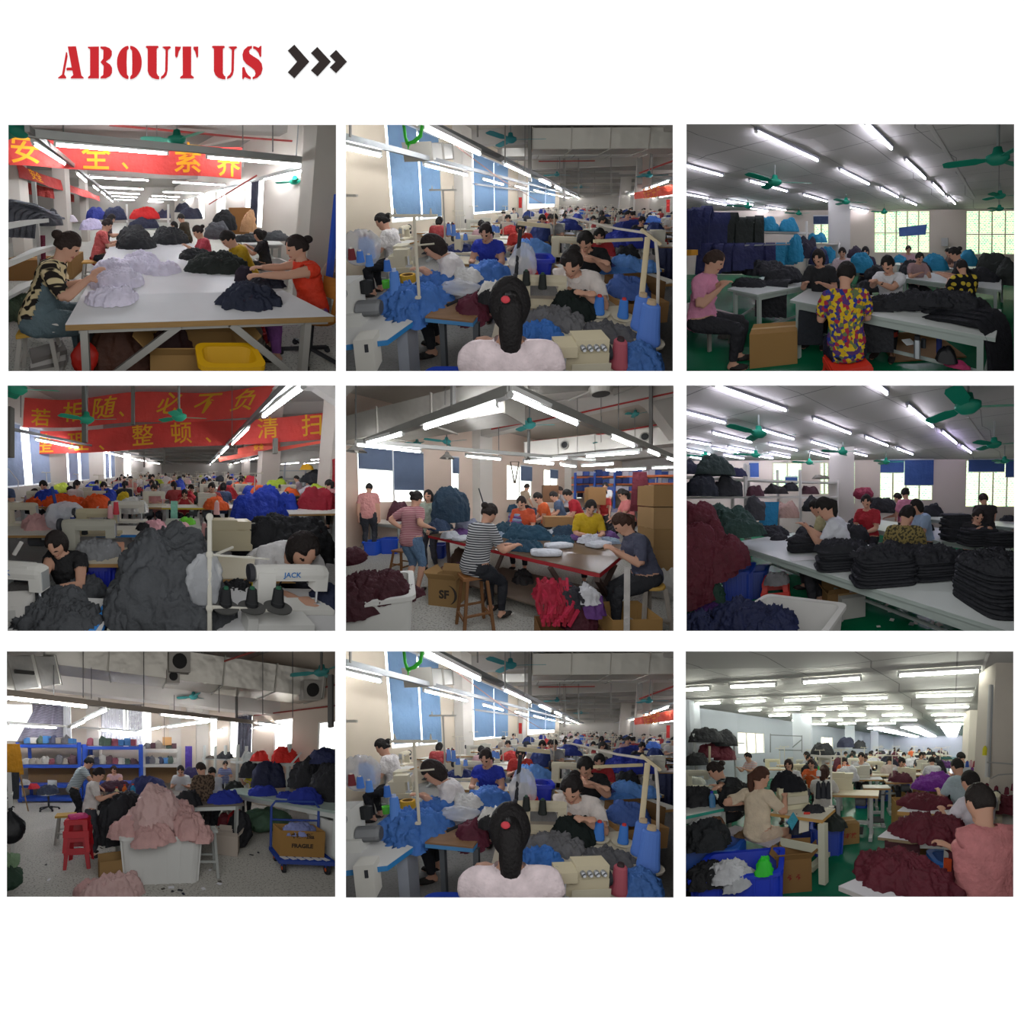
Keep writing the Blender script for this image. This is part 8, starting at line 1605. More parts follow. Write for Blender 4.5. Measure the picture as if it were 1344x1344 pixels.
 who(R,'person in a pink vest sitting before the middle rack @',438,490,7,178,.5,8,(25,0),hair=('short','#2a1d18'),top='#c3a0a2',sleeve=.3,tab=.8);who(R,'person in a white tee beyond the pink bags @',706,492,6.2,170,.5,10,(25,0),hair=('short',HAIR),top='#d3d4d6',tab=.8);who(R,'person in a brown patterned blouse standing with back turned @',790,485,4.6,15,None,10,(22,30),hair=('short','#2a1a14'),topm=M('#6a5848','blotch',.85,'#3a2e26',1.8),sleeve=.9,bot='#18181c',tab=.9,fat=1.1);who(R,'person in a white tee beside the brown blouse @',828,500,5.2,40,None,14,(25,-30),hair=('short',HAIR),top='#cfd2d8',bot='#20222a',tab=.9)
 who(R,'person in a striped polo near the far shelf @',885,468,7.8,175,None,6,(20,0),hair=('short',HAIR),topm=M('#8a92b0','stripe',.85,'#4a5078',8),tab=.9);who(R,'person in a yellow tee behind the green table @',990,492,6.6,120,.55,10,(22,0),hair=('short',HAIR),top='#c9c226',tab=.85)
 # tub and pink bags
 pk=M('#cda29e','cloth',s=.8);sh=M('#d8b4b0','film',.25,e=.9)
 tub(R,'big white ribbed tub holding the pink bags @',on(622,950,0)+R.F*.36,(.98,.72,.62),R.face+4,'#d8d8d4',ribs=6,th=.03,taper=.92)
 for i,(u,v,z,w,dd,h,c,lb)in enumerate(((610,715,3.35,.60,.5,.50,sh,'tall pink plastic bag on top of the white tub'),(600,775,3.1,.58,.35,.20,pk,'pink bag at the front rim of the tub'),(735,745,3.3,.50,.4,.28,pk,'pink bag at the right rim of the tub'),(490,755,3.3,.34,.4,.22,pk,'pink bag at the left rim of the tub'),(700,690,3.5,.5,.45,.26,pk,'pink bag behind the right rim'),(560,700,3.5,.42,.45,.22,sh,'pink bag behind the tall one'),(790,770,3.2,.26,.3,.16,pk,'small pink bag end at the tub corner'))):heap(R,lb+' @',c,at(u,v,z),(w,dd,h),i*17,520+i,.34,stuff=False,name='plastic_bag',cat='bag',sharp=2.0)
 heap(R,'pink plastic bag lying on the floor at the front @',sh,on(430,1000,0),(.66,.4,.22),0,531,.36,stuff=False,name='plastic_bag',cat='bag');heap(R,'crumpled pale pink bag on the floor at the left @',pk,on(340,985,0),(.34,.3,.12),0,532,.36,stuff=False,name='plastic_bag',cat='bag')
 carton(R,'open cardboard box beside the white tub @',on(430,940,0)+R.F*.1,(.36,.3,.30),R.face+20,'#9a7a4e',flap=0)
 # floor things
 p=on(250,775,0);stool(R,'steel legged stool with yellow wooden seat @',p,.5,.17,'#c39a45','#a9a8a2',rz=R.face+15)
 for j,(h0,c)in enumerate(((0,'#b3202c'),(.24,'#c2242f'))):plastic_stool(R,'red plastic stool, %s of the stack by the white blouse @'%('lower one','upper one')[j],on(300,868,0)+np.array((0,0,h0)),.45,.15,c,R.face+8)
 t,q=one(R,'seat_pad','pink cushion on the red stool stack @','cushion',M('#c83a78','cloth'),smooth=True);slab(q,.26,.24,.04,3);t.loc=on(300,868,0)+np.array((0,0,.69));t.done();drape(R,'violet cloth hanging beside the red stools @',M('#4a2a5c','cloth'),[(0,0),(-.02,-.2)],.08,at(262,735,4.1),R.face,1,.03,2)
 office_chair(R,'white swivel chair with dark clothes before the rack @',on(178,652,0),R.face+160,'#d3d5d4','#2b2c30',1.0);heap(R,'dark blue clothes on the white swivel chair @',M('#2b3346','cloth'),on(178,652,0)+np.array((0,0,.47)),(.55,.4,.22),0,541,.36);heap(R,'red cloth on the rack shelf by the chair @',M('#b8202c','cloth'),at(118,565,7.8),(.3,.25,.14),0,542,.3);heap(R,'grey white cloth on the low rack shelf @',M('#a8a8a8','cloth'),at(82,550,8.2),(.3,.25,.16),0,543,.3)
 bar_thing(R,'stick','thin wooden stick leaning at the left @','stick',[at(52,470,4.6),on(95,655,0)],.03,M('#b08a58','wood'),round_=True);drape(R,'yellow jacket hanging at the left edge @',M('#dd9a1c','cloth'),[(0,0),(-.06,-.2),(-.04,-.48)],.26,at(22,385,4.0),R.face+30,2,.08,3,taper=1.3);drape(R,'grey trousers hanging at the left edge @',M('#33363c','cloth'),[(0,0),(-.04,-.4)],.18,at(35,500,3.9),R.face,2,.06,5)
 bag(R,'black garbage bag at the left edge @',at(30,785,3.0),(.26,.3,.40),M('#17181b','plain',.3),0,6);bag(R,'dark green bag at the lower left corner @',at(20,960,2.5),(.2,.3,.22),M('#26402f','cloth'),0,7,knot=False);bag(R,'pale green bag above the corner bag @',at(20,880,2.6),(.16,.3,.14),M('#6f8a68','cloth'),0,8,knot=False)
 t=Thing(R,'shelf_rack','white rack post at the left edge @','shelf');q=t.part('post',M('#d4d4d0'));p=at(18,500,3.4);q.bar((p[0],p[1],0),p,.05);q=t.part('shelf_board',M('#d4d4d0'));p=at(-20,590,3.4);q.cbox(p,(.3,.3,.03));t.done()
 bag(R,'green sack lying under the long green table @',on(1040,730,0),(1.0,.6,.44),M('#4d6a54','cloth'),0,9,name='sack',cat='sack',knot=False,sharp=.2)
 carton(R,'white and brown box on the floor by the brown blouse @',on(895,820,0),(.34,.3,.32),R.face-20,'#b8aca0');bag(R,'black bag standing behind the white and brown box @',on(940,800,0),(.32,.3,.64),M('#1c1d22','cloth'),0,10,knot=False,sharp=.4);bag(R,'red bag hanging by the sorting table @',at(930,740,4.8),(.3,.2,.42),M('#a3242c','cloth'),0,11,knot=False,sharp=.3);heap(R,'dark red bag under the sorting table @',M('#6a1c28','cloth'),at(880,745,5),(.25,.2,.4),0,545,.3)
 stool(R,'grey steel stool frame at the right of the white tub @',on(808,905,0),.62,.13,'#b9bdb8','#a9aca8',rz=R.face)
 # cart with carton
 o=on(1215,905,0)+R.F*.22;rz=R.face-6;t=Thing(R,'platform_cart','blue platform cart carrying the brown carton @','cart',o,rz);b=M('#1d3f96','plain',.35);q=t.part('platform',b);q.box(-.36,-.26,.15,.36,.26,.2);q=t.part('deck_strip',M('#c9c9cc'));
 for i in range(6):q.cbox((-.27+i*.105,-.17,.203),(.07,.1,.008),25)
 q=t.part('handle',b);q.tube([(-.34,.24,.2),(-.34,.26,.82),(-.28,.27,.9),(.28,.27,.9),(.34,.26,.82),(.34,.24,.2)],.018,8);q.tube([(-.34,.255,.62),(.34,.255,.62)],.016,8)
 for i,j in((-1,-1),(1,-1),(-1,1),(1,1)):
  w=t.part('wheel',M('#232428','plain'));w.lathe([(0,-.02),(.06,-.02),(.065,0),(.06,.02),(0,.02)],(i*.28,j*.19,.065),16,'x');g=t.part('hub',M('#c8582a'),w);g.lathe([(0,-.024),(.025,-.024),(.025,.024),(0,.024)],(i*.28,j*.19,.065),12,'x');g=t.part('fork',b,w);g.box(i*.28-.03,j*.19-.02,.1,i*.28+.03,j*.19+.02,.15)
 t.done()
 carton(R,'brown carton with dark printing on the blue cart @',o+np.array(rotz((-.03,.04,.21),rz)),(.58,.36,.36),rz,'#a37b44',text=[('中国制造',.80),('FRAGILE',.42)],flap=0,ts=.075);heap(R,'blue and white garments inside the carton on the cart @',M('#8a93c8','cloth'),o+np.array(rotz((-.03,.04,.5),rz)),(.5,.3,.12),0,551,.3)
 tub(R,'white plastic tub at the right edge beside the cart @',on(1345,860,0)+R.F*.2,(.5,.6,.66),R.face,'#d2d2ce',th=.02)
 r=random.Random(3)
 for i in range(26):t,q=one(R,'fabric_scrap','small dark fabric scrap on the grey floor @','scrap',M(r.choice(('#3a3a3e','#2a2c3a','#5a5650','#d8d8dc'))));q.cbox(on(r.uniform(90,1080),r.uniform(690,990),.004),(r.uniform(.03,.09),r.uniform(.02,.05),.006),r.uniform(0,180));t.group='fabric scraps on the grey floor @';t.done()
room_g()
# ---------------------------------------------------------------- room i: sewing hall with green floor and rows of ceiling lamps
def room_i():
 R=room('i',(1085,390),1.55);on,at=R.on,R.at;H=.76;CZ=2.75;R.glow=.62
 plane_floor(R,'floor',M('#14684e','plain',.18),0,(-16,8),(-4,60));plane_floor(R,'ceiling',M('#b3b1ad','tile',.8,'#84827f',.8),CZ,(-16,8),(-4,60))
 XW=at(30,300,8.2)[0];Yw=lambda u:R.wx(u,380,XW)[1];Wn=[(Yw(222),Yw(330)),(Yw(556),Yw(604))]
 wall(R,'wall_left',M('#b6bcc4'),(XW,-2),(XW,60),0,CZ,holes=[(a+2,b+2,1.2,2.05)for a,b in Wn]);wall(R,'wall_back',M('#aeb2b8'),(XW,36),(8,36),0,CZ);wall(R,'wall_right',M('#c2bcb4'),(2.6,-1),(2.6,40),0,CZ)
 for i,(a,b)in enumerate(Wn):window(R,i+1,(XW,-2),(0,1),a+2,b+2,1.2,2.05,M('#f0ecd8','emit',e=1.6),3)
 for u0,u1,z,nm in((1243,1420,3.9,'pillar with pipes at the right'),(1150,1222,9,'second pillar on the right'),(440,512,10,'white pillar in the left rows'),(15,30,7,'edge pillar'),(650,690,16,'far pillar'),(755,785,22,'farther pillar')):t,q=struct(R,'wall_column',M('#cfc7bb' if u0>1000 else '#bfc4ca'),None,nm);p,e=at(u0,300,z),at(u1,300,z);q.poly([p,e,e+R.F*.5,p+R.F*.5],0,CZ);t.done()
 for i,(u,w,c,lb)in enumerate(((1228,.05,'#c9c9c6','white'),(1238,.03,'#9fa3a6','grey'))):bar_thing(R,'conduit',lb+' conduit pipe running up the right pillar @','pipe',[at(u-10,520,3.9),at(u+5,150,3.9)],w,M(c),round_=True)
 bar_thing(R,'cable','pale cable trunking across the ceiling @','cable',[on(1225,20,CZ-.02),on(1160,215,CZ-.02)],.04,M('#c4c2be'),h=.02)
 LH=CZ-.12;L=lambda q:on(q[0],q[1],LH);od=('first','second','third','fourth','fifth','sixth','seventh')
 cols=[[((870,113),(1185,95)),((938,196),(1160,190)),((977,242),(1145,238)),((998,271),(1133,269)),((1013,292),(1130,290)),((1020,309),(1125,307))],
   [((487,141),(710,125)),((645,208),(818,202)),((740,246),(880,243)),((800,272),(918,270)),((835,293),(938,291)),((778,305),(852,304))],
   [((195,158),(370,150)),((410,213),(550,207)),((540,248),(660,245)),((628,273),(732,271)),((695,293),(785,291)),((742,306),(822,305))],
   [((-20,172),(105,165)),((213,219),(330,214)),((370,251),(472,247)),((480,274),(570,272)),((560,293),(640,291)),((622,306),(692,305))],
   [((53,226),(150,221)),((228,254),(313,250)),((348,274),(428,271)),((440,293),(512,291)),((512,307),(580,306))]]
 for ci,c in enumerate(cols):
  for i,(p,q)in enumerate(c):lamp(R,'%s ceiling lamp from the front in the %s column @'%(od[i],('rightmost','second from right','middle','second from left','leftmost')[ci]),L(p),L(q),.02,'#d8d8d4',w=.07,col='#fbfff4',e=48)
 y0=L((1072,309))[1]
 for j in range(16):
  y=y0+1.5*(j+1)
  for k,x in enumerate((-.02,-2.4,-4.6,-6.8,-9.2)):
   a=np.array((L((1072,292))[0]+x-.55,y,LH));
   if a[0]>XW+.3:lamp(R,'far ceiling lamp in the rear rows @',a,a+(1.1,0,0),.026,'#d8d8d4',w=.09,col='#f4f2ff',group='far ceiling lamps in the rear rows @')
 for u,v,z in((425,240,9),(630,240,9.5),(1020,228,8),(610,300,15)):t=Thing(R,'ceiling_fan','small dark fan at the ceiling among the lamps @','fan',at(u,v,z),0,1,'small dark fans at the ceiling @');q=t.part('motor',M('#5a5c5c'));q.lathe([(0,-.05),(.12,-.03),(.1,.05),(0,.06)],n=14);q=t.part('blade',M('#6c6e6c'));q.box(-.4,-.05,0,.4,.05,.01);t.done()
 # crowded rows
 sp=[]
 for j,y in enumerate((5.6,7.2,8.8,10.6,12.6,15,17.5,20.5,24)):
  for x in(-7.4,-6,-4.7,-3.4,-2.1,-.9):
   if x>XW+.9 and not(y<7 and x<-4.4):sp.append((x+.25*(j%2),y+.15*((j*3+int(x*5))%3),180 if j%3!=1 else 0))
 stations(R,sp,23,[('#1b1c22','black'),('#1f2233','navy'),('#501a2a','maroon'),('#1b1c22','black'),('#d0d0d4','white'),('#1f4a44','green')],[('#d3d3d6','white'),('#23252d','black'),('#c8b8b0','beige'),('#c8602c','orange'),('#c88a9a','pink'),('#d3d3d6','white')],near=6,mcol='#d8d0b0',edge='#c2955a')
 bk,mr,pp=M('#212226','cloth'),M('#5e1b2a','cloth'),M('#6c1f88','cloth')
 # left wall heaps and racks
 t=Thing(R,'shelf_rack','rack piled with black garments at the left wall @','shelf');w=M('#b9bcbc')
 for v in(378,455):q=t.part('shelf_board',w);p,e=at(38,v,6.6),at(215,v,7.6);q.poly([p,e,e+R.F*.6,p+R.F*.6],p[2]-.04,p[2])
 for u,z in((45,6.6),(205,7.4)):q=t.part('post',w);p=at(u,345,z);q.bar((p[0],p[1],0),p,.05)
 t.done()
 for u,v,z,w,dd,h,c,lb in((95,380,6.8,.8,.6,.34,bk,'black garments heaped on the left rack, front part @'),(165,395,7.2,.75,.6,.42,bk,'black garments hanging on the left rack, rear part @'),(110,440,7,.6,.5,.34,mr,'maroon garments under the left rack @'),(170,450,7.2,.5,.5,.36,mr,'maroon garments beside the rack post @'),(60,470,6.4,.4,.4,.3,bk,'black bundle at the left edge rack @'),(655,400,14,1.0,.6,.5,M('#22263c','cloth'),'navy heap by the far left pillar @'),(710,405,14,.7,.5,.4,bk,'black heap by the far left pillar @'),(560,430,9.5,.9,.6,.4,bk,'black garments on the rear rack before the window @')):heap(R,lb,c,at(u,v,z),(w,dd,h),0,int(u+v),.36)
 t=Thing(R,'garment_rail','thin steel frame with bars near the left wall @','rail');q=t.part('frame',M('#8a8e90','metal'))
 for p in(((352,345),(352,420)),((352,350),(478,355)),((478,352),(478,420)),((440,400),(478,368)),((385,410),(478,412))):q.tube([at(*p[0],9),at(*p[1],9)],.018,6)
 t.done()
 ST=lambda lb,u,v,rz=0,dd=(1.1,.55),**k:sewing_table(R,lb,on(u,v,H)*(1,1,0),R.face+rz,dd,H,**k)
 SM=lambda lb,u,v,rz=180,**k:sewing_machine(R,lb,on(u,v,H),R.face+rz,**k)
 # middle distance
 ST('light sewing table before the yellow jacket @',790,508,0,(1.2,.5),topm='#cfc6b0',edge='#c2a26a');ST('dark low table on the green floor in the aisle @',775,556,0,(.5,.4),topm='#c3c2ba');ST('sewing table with wood edge and blue box below @',690,580,-8,(.8,.5),topm='#d3c8b0',edge='#c2955a')
 SM('cream machine on the light table before the yellow jacket @',770,500,180,col='#d8d0b4');SM('cream machine beside the wood-edged table @',640,565,180,col='#d8d0b0',kind='over');SM('cream machine of the white-shirted sewer at the middle @',480,520,180,col='#d8d0b0')
 tub(R,'blue plastic crate under the light sewing table @',on(790,610,0),(.62,.4,.3),R.face,'#2a5aa8',cat='crate',name='plastic_crate');tub(R,'blue plastic bin at the rear aisle @',on(912,560,0),(.4,.5,.36),R.face,'#1f4ad0');tub(R,'blue plastic bin under the wood-edged table @',on(715,640,0),(.3,.3,.4),R.face,'#1f4ac0');carton(R,'tall brown carton in the aisle by the light table @',on(862,608,0),(.34,.4,.5),R.face+5,'#9a7444',open_=False);carton(R,'brown carton deep in the aisle @',on(930,525,0),(.4,.4,.4),R.face,'#8a6a42',open_=False)
 who(R,'person in a black floral blouse sewing at the left edge @',132,492,3.7,110,.46,14,(24,0),[(140,560,3.4,0),(150,565,3.5,0)],hair=('bun','#221713'),topm=M('#24282c','blotch',.85,'#7c8484',3),tab=.8);who(R,'person in a pink and white shirt standing in the left rows @',262,438,6.2,150,None,8,(20,0),hair=('short',HAIR),topm=M('#d4b0ac','stripe',.85,'#c8c0c0',5),tab=.95);who(R,'person in a white tee facing forward behind black caps @',425,470,5.2,180,.46,10,(20,0),hair=('bob','#2a1b16'),top='#d6d7da',tab=.8);who(R,'person in an orange tee behind the black cones @',515,468,5.8,175,.46,10,(20,0),hair=('short','#2a1b16'),top='#d2602c',tab=.8);who(R,'person in white with brown hair seen from behind the cones @',568,498,4.3,-10,.46,8,(18,0),hair=('long','#3a2018'),top='#d0cdc8',tab=.8);who(R,'person in a white shirt standing past the orange tee @',497,432,7.2,140,None,8,(20,0),hair=('short',HAIR),top='#d4d6da',tab=.95)
 who(R,'person in a bright yellow jacket by the aisle @',840,462,8,170,.5,8,(20,0),hair=('short','#3a241a'),top='#d3d01f',sleeve=1.6,tab=.8);who(R,'person in red and white behind the yellow jacket @',872,448,9.5,170,.5,8,(20,0),hair=('short',HAIR),topm=M('#c83030','check',.8,'#e0d8d8',14),tab=.8);who(R,'person in a pale shirt in the far aisle @',968,430,11,150,.5,10,(20,0),hair=('short',HAIR),top='#c3c6cc',tab=.8);who(R,'person in beige by the maroon cloth @',732,445,8.6,150,.46,10,(20,0),hair=('short','#3a241a'),top='#c3a890',tab=.8);who(R,'person in a grey shirt bending at the far right rows @',1010,485,7.0,100,.46,24,(24,0),hair=('short',HAIR),top='#b3bcc0',tab=.8)
 # the cream woman's station
 p,sc,rz=who(R,'person in a cream blouse with a brown ponytail seen from behind @',312,518,3.0,-22,.48,2,(14,-30),[(410,600,3.1,0),(235,625,3.05,0)],hair=('pony','#4a2a1c'),top='#dac8ae',bot='#cfb9a2',leg=.3,sleeve=.8,vox=.015,skirt=1)
 hb=.46;c=[on(190,800,hb),on(352,792,hb),on(396,762,hb),on(160,716,hb)];t=Thing(R,'bench','grey topped bench under the cream blouse @','bench');q=t.part('seat',M('#b9b2b8'));c=[on(160,735,hb),on(345,792,hb),on(398,762,hb),on(210,712,hb)];q.poly(c,hb-.03,hb);m=sum(c)/4
 for k in c:g=t.part('leg',M('#6c6e70','metal'));e=k+(m-k)*.15;g.bar((e[0],e[1],0),(e[0],e[1],hb-.03),.04)
 t.done()
 heap(R,'brown folded cushion on the bench @',M('#6a5238','cloth'),on(262,752,hb),(.3,.2,.05),R.face,561,.2,stuff=False,name='cushion',cat='cushion');t,q=one(R,'phone','black phone lying on the bench end @','phone',M('#26272b','plain',.2));q.cbox(on(345,765,hb+.006),(.1,.06,.01),R.face+30);t.done()
 table(R,'sewing table with wooden edge in front of the cream blouse @',[on(352,662,H),on(560,690,H),on(612,645,H),on(420,622,H)],H,M('#cfc8b6','plain',.4),.04,M('#c89a56','wood'),legs=False,name='sewing_table')
 t=Thing(R,'steel_stand','cream steel leg frame of the table by the aisle @','stand');g=M('#c9c9b4','plain',.4);a=on(562,690,H);q=t.part('leg',g);q.bar((a[0],a[1],.05),(a[0],a[1],.72),.08);q=t.part('foot',g);q.bar((*on(510,890,.03)[:2],.03),(*on(580,825,.03)[:2],.03),.09,.06);q=t.part('rail',g);q.bar((a[0],a[1],.42),(*on(392,665,H)[:2],.42),.03,.09);t.done()
 sewing_machine(R,'cream sewing machine topped with thread boxes before the cream blouse @',on(440,640,H),R.face+30,'#d6cfae',sc=.95,kind='over');heap(R,'black and white caps piled over the cream machine @',M('#1b1c22','blotch',.8,'#b9bac0',1.6),at(420,570,3.3),(.42,.3,.2),0,562,.4)
 for i,(u,v)in enumerate(((545,602),(565,600),(585,602))):cone(R,'black thread cone standing on the table by the aisle, %s @'%('left','middle','right')[i],at(u,v+5,3.3),M('#1d1f27','plain',.5),.23,.04,cap='#2a2a30')
 thread_stand(R,'white thread stand over the black cones @',at(596,640,3.3),.66,R.face,2,'#e2ded2');bar_thing(R,'guide_bar','white bar across the top of the thread stand @','bar',[at(515,432,3.5),at(596,440,3.3)],.025,M('#e2ded2'));t=Thing(R,'bottle','white glue bottle with green cap on the stand @','bottle',at(545,515,3.35));q=t.part('body',M('#d8dcdc'));q.lathe([(0,0),(.03,0),(.03,.06),(.012,.08)],n=12);q=t.part('cap',M('#4fc060'));q.lathe([(.014,.08),(.008,.13),(0,.13)],n=10);t.done()
 t,q=one(R,'cloth_bag','teal square cloth hanging from the table edge @','cloth',M('#3a9cb4','cloth'));q.solid([tuple(at(418,698,2.85)),tuple(at(438,732,2.85)),tuple(at(462,690,2.85)),tuple(at(442,660,2.85))],tuple(R.F*.02));t.done();t,q=one(R,'paper','cream paper hanging below the table edge @','paper',M('#dcd6c4'));q.solid([tuple(at(468,688,2.9)),tuple(at(466,745,2.9)),tuple(at(505,735,2.9)),tuple(at(506,690,2.9))],tuple(R.F*.01));t.done()
 heap(R,'dark blue bag hanging below the table @',M('#1d2234','cloth'),at(455,745,3.0),(.14,.1,.22),0,563,.3,name='bag',cat='bag',stuff=False);heap(R,'black tools and red clips on the table corner @',M('#23242a','cloth'),on(525,655,H),(.26,.2,.06),0,564,.4);t,q=one(R,'clip','red plastic clip on the table corner @','clip',M('#d03a30'));q.cbox(on(498,664,H+.01),(.07,.03,.02),20);t.done()
 # left tables
 table(R,'pale table with teal edge at the left @',[on(-60,690,H),on(180,640,H),on(200,585,H),on(-40,590,H)],H,M('#c8cbc6','plain',.35),.04,M('#2fa08c'));heap(R,'black garments on the teal-edged table @',bk,on(55,625,H),(.6,.4,.2),0,565,.36);t=Thing(R,'bottle','blue water bottle standing on the teal-edged table @','bottle',on(120,640,H));q=t.part('body',M('#4a86b8','plain',.15));q.lathe([(0,0),(.035,0),(.035,.14),(.015,.18)],n=14);q=t.part('cap',M('#2a3ab0'));q.lathe([(.017,.18),(.017,.21),(0,.21)],n=12);t.done()
 heap(R,'black garments hanging behind the cream blouse @',bk,at(225,640,3.5),(.4,.4,.34),0,566,.34);heap(R,'white machine parts on the table of the floral blouse @',M('#c8c8c0','plain',.3),on(50,545,H),(.4,.3,.12),0,567,.2,stuff=False,name='machine_parts',cat='machine parts');SM('cream sewing machine at the far left edge @',60,560,180,col='#d8d4c0');bar_thing(R,'thread_pole','cream thread pole at the left rows @','pole',[at(108,470,5),at(108,395,5)],.03,M('#c8bfa4'));heap(R,'brown bag under the teal-edged table @',M('#6a4a34','cloth'),at(120,715,3.3),(.3,.2,.13),0,568,.25,name='bag',cat='bag',stuff=False)
 # bins and cartons in front
 tub(R,'bright blue plastic bin of white and black cloth in front @',on(212,1075,0)+R.F*.2,(.74,.56,.44),R.face+12,'#1f3fd0',ribs=5,th=.025,taper=.95);tub(R,'blue plastic bin with black cloth behind the front bin @',on(90,960,0)+R.F*.2,(.66,.5,.46),R.face+8,'#2a5cb8',th=.03,taper=.95)
 for u,v,w,h,c,lb in((100,935,.36,.13,'#1d1e22','black cloth in the bright blue bin'),(185,915,.26,.12,'#d8dade','white cloth in the bright blue bin'),(235,945,.2,.09,'#c9ccd0','second white cloth in the bright blue bin')):heap(R,lb+' @',M(c,'cloth'),at(u,v,2.3),(w,.3,h),0,int(u),.4)
 heap(R,'green plastic net bag standing in the bright blue bin @',M('#35d83a','plain',.4),at(325,905,2.3),(.13,.12,.14),20,569,.4,stuff=False,name='plastic_bag',cat='bag');heap(R,'big black bag in the rear blue bin @',M('#1f2327','cloth'),at(95,790,2.75),(.46,.4,.24),0,570,.3);heap(R,'white plastic lining on the rear blue bin @',M('#d0d2d4','plain',.3),at(70,725,2.9),(.26,.2,.07),0,571,.4)
 carton(R,'open cardboard box standing beside the bright blue bin @',on(440,975,0)+R.F*.15,(.36,.34,.38),R.face+10,'#8f6c40',text=[('↑ ↑',.45)],tcol='#8a2c20',ts=.08);carton(R,'cardboard box with red printing by the aisle @',on(640,790,0)+R.F*.2,(.44,.4,.34),R.face+18,'#a3804e',open_=False,text=[('轻拿轻放',.45)],tcol='#a83a2c',ts=.085);tub(R,'blue plastic bin under the table by the aisle @',on(575,835,0)+R.F*.2,(.44,.45,.42),R.face+6,'#1f45b8',ribs=4);tub(R,'blue crate behind the cream steel leg @',on(480,800,0)+R.F*.3,(.5,.4,.4),R.face,'#1f3c9c');heap(R,'dark green cloth on the blue bin by the aisle @',M('#232b28','cloth'),on(595,720,.42),(.4,.3,.16),0,572,.34)
 t,q=one(R,'floor_line','white painted line across the green floor @','line',M('#b9c8c0'));q.poly([on(690,705,.003),on(812,722,.003),on(815,715,.003),on(695,698,.003)],.001,.003);t.done()
 # right row: cutting boards with maroon cloth
 W_=M('#d6d4d8','plain',.35)
 table(R,'white table board with maroon cloth at the front right @',[on(625,955,H),on(900,1060,H),on(1180,1060,H),on(800,880,H)],H,W_,.03,M('#bcb8b4'),legs=False);table(R,'white board under the second maroon heap @',[on(782,758,H),on(920,775,H),on(1120,760,H),on(830,722,H)],H,W_,.03,M('#8c7a5c','wood'));table(R,'wooden sewing table behind the maroon heaps @',[on(860,655,H),on(1100,672,H),on(1090,640,H),on(890,632,H)],H,W_,.05,M('#c89a56','wood'))
 heap(R,'maroon garments spread on the front right table @',mr,on(865,925,H),(.58,.36,.12),-18,581,.36);heap(R,'maroon garments in the second heap @',mr,on(995,748,H),(.62,.5,.15),0,582,.36);heap(R,'maroon garments in the third heap @',mr,on(965,632,H),(.62,.5,.13),0,583,.36);heap(R,'bright purple garments in the right row, front heap @',pp,on(990,565,H),(.62,.5,.18),0,584,.34);heap(R,'bright purple garments in the right row, rear heap @',pp,on(1020,530,H),(.55,.4,.16),0,585,.34);heap(R,'dark purple garments far in the right row @',M('#4a1c5c','cloth'),on(1050,480,H),(.7,.6,.2),0,586,.34);drape(R,'maroon cloth hanging from the hand of the pink tee @',mr,[(.1,0),(0,.02),(-.05,-.3)],.14,at(1100,830,2.1),R.face,2,.04,4);heap(R,'maroon cloth at the right edge machine @',mr,at(1290,650,2.9),(.36,.4,.14),0,587,.36);drape(R,'dark maroon cloth hanging under the second board @',M('#42121e','cloth'),[(0,0),(-.03,-.2)],.3,on(880,772,H-.02),R.face,3,.05,3)
 carton(R,'brown carton under the third maroon heap @',on(915,745,0),(.62,.5,.6),R.face,'#a5814c',flap=0);carton(R,'brown carton under the purple garments @',on(985,640,0),(.7,.5,.6),R.face,'#a07a4a',flap=0);carton(R,'open brown carton between the maroon heaps @',on(940,950,.0)+R.F*.2,(.5,.4,.55),R.face-10,'#8a6a3c',flap=0);tub(R,'blue plastic bin with orange scissors by the pink tee @',on(1060,960,.2),(.3,.3,.3),R.face,'#2a6ac0');t,q=one(R,'tool','orange plastic tool in the blue bin @','tool',M('#e85a28'));q.cbox(at(1062,870,2.1),(.05,.04,.10),20);t.done()
 table(R,'machine table along the right wall @',[on(1180,700,H),on(1400,760,H),on(1400,640,H),on(1220,620,H)],H,M('#c8c4bc'),.04,M('#b08c58','wood'),legs=False,name='sewing_table');SM('cream machine beside the pink tee at the right wall @',1250,680,60,col='#d8d0b8',sc=.8)
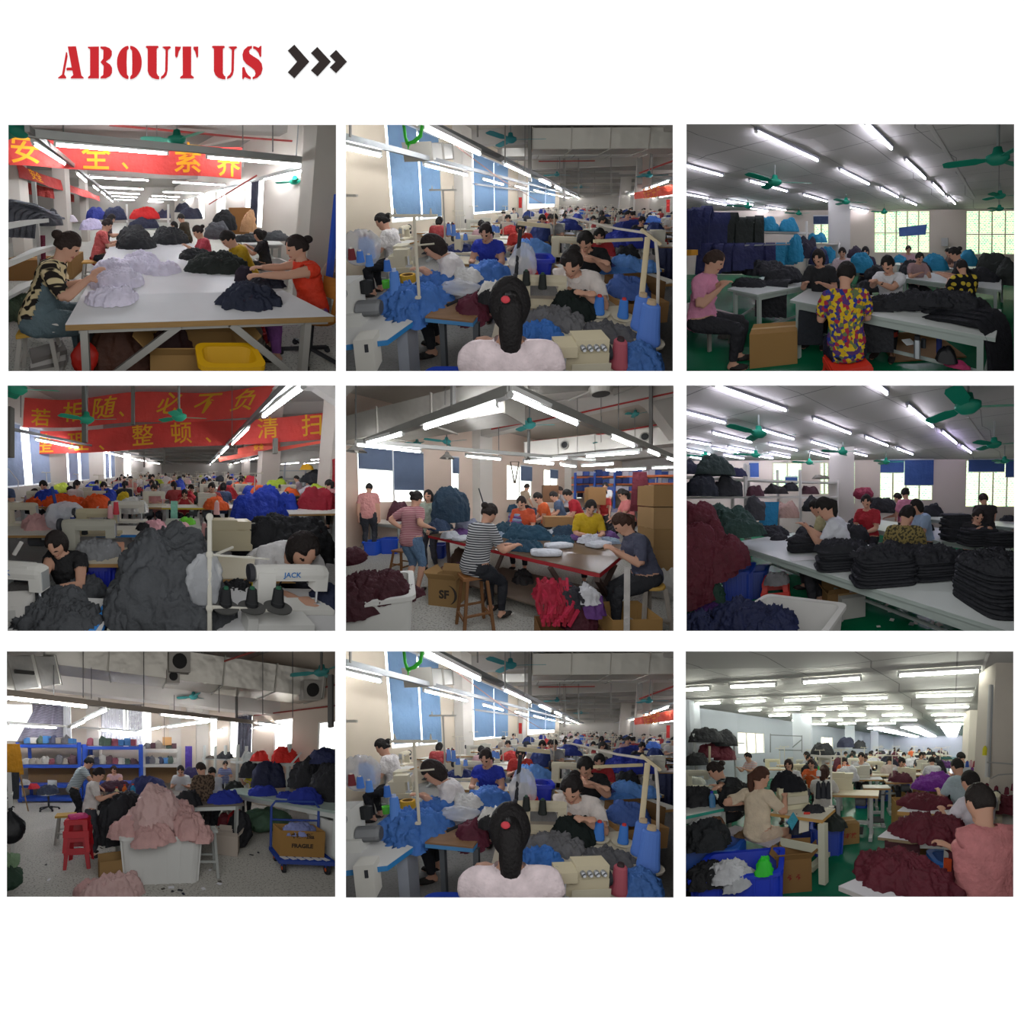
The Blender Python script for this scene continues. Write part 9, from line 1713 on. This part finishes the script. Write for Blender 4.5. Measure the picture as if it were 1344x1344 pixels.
 for i,(u,v)in enumerate(((1218,575),(1256,585),(1298,590),(1325,575))):cone(R,'maroon thread cone on the wall rack, number %s from the left @'%('one','two','three','four')[i],at(u,v,3.2),M('#6a1f34','plain'),.1,.03,cap='#4a1824')
 t=Thing(R,'thread_rack','white wire thread rack on the right pillar @','rack');q=t.part('tray',M('#d0d0cc'));q.bar(at(1205,590,3.2),at(1345,598,3.2),.08,.02);q=t.part('wire',M('#9c9c98'));q.tube([at(1235,525,3.2),at(1265,510,3.2),at(1345,505,3.2)],.008,6);q.tube([at(1220,460,3.4),at(1345,468,3.3)],.01,6);t.done()
 for i,(u,v,c)in enumerate(((1140,480,'#3a5ab0'),(1155,478,'#c8a0a8'),(1170,480,'#8a2a3c'),(1185,478,'#d8d0c8'),(1198,482,'#3a8a6a'),(1160,505,'#6a2a7c'),(1190,505,'#c83a3a'))):cone(R,'coloured thread cone on the rack by the second pillar @',at(u,v,5),M(c),.13,.035,group='coloured cones by the second pillar @')
 t,q=one(R,'yellow_tag','yellow bottle hanging on the pillar pipe @','bottle',M('#d8d02a'));q.lathe([(0,0),(.03,0),(.03,.1),(.01,.14),(0,.14)],at(1210,432,3.8),10);t.done()
 who(R,'person in a pale blue tee from behind, third in the right row @',1100,476,3.7,18,.5,8,(22,0),hair=('crop',HAIR),top='#a9bac0',sleeve=.8,tab=.8,bot='#3a3c48');who(R,'person with dark hair far at the end of the right row @',1115,440,6.2,20,.5,10,(20,0),hair=('short',HAIR),top='#c3c3c8',tab=.8)
 who(R,'person in a white tee from behind, second in the right row @',1150,538,2.5,20,.5,8,(26,-10),hair=('crop',HAIR),top='#d9d4dc',sleeve=.8,tab=.8,vox=.016,bot='#2a2c36')
 who(R,'person in a salmon pink tee, first in the right row @',1190,618,1.55,10,.52,4,(24,0),[(1075,800,1.8,0),(1320,800,1.9,0)],hair=('crop','#241d1a'),top='#c97f80',sleeve=.8,bot='#23252c',fat=1.2,vox=.013,smax=1.15)
 t,q=one(R,'ear_tag','orange ear guard of the salmon pink tee @','ear guard',M('#e86030'));q.ball(at(1246,628,1.52),(.012,.02,.03),8,6);t.done()
room_i()
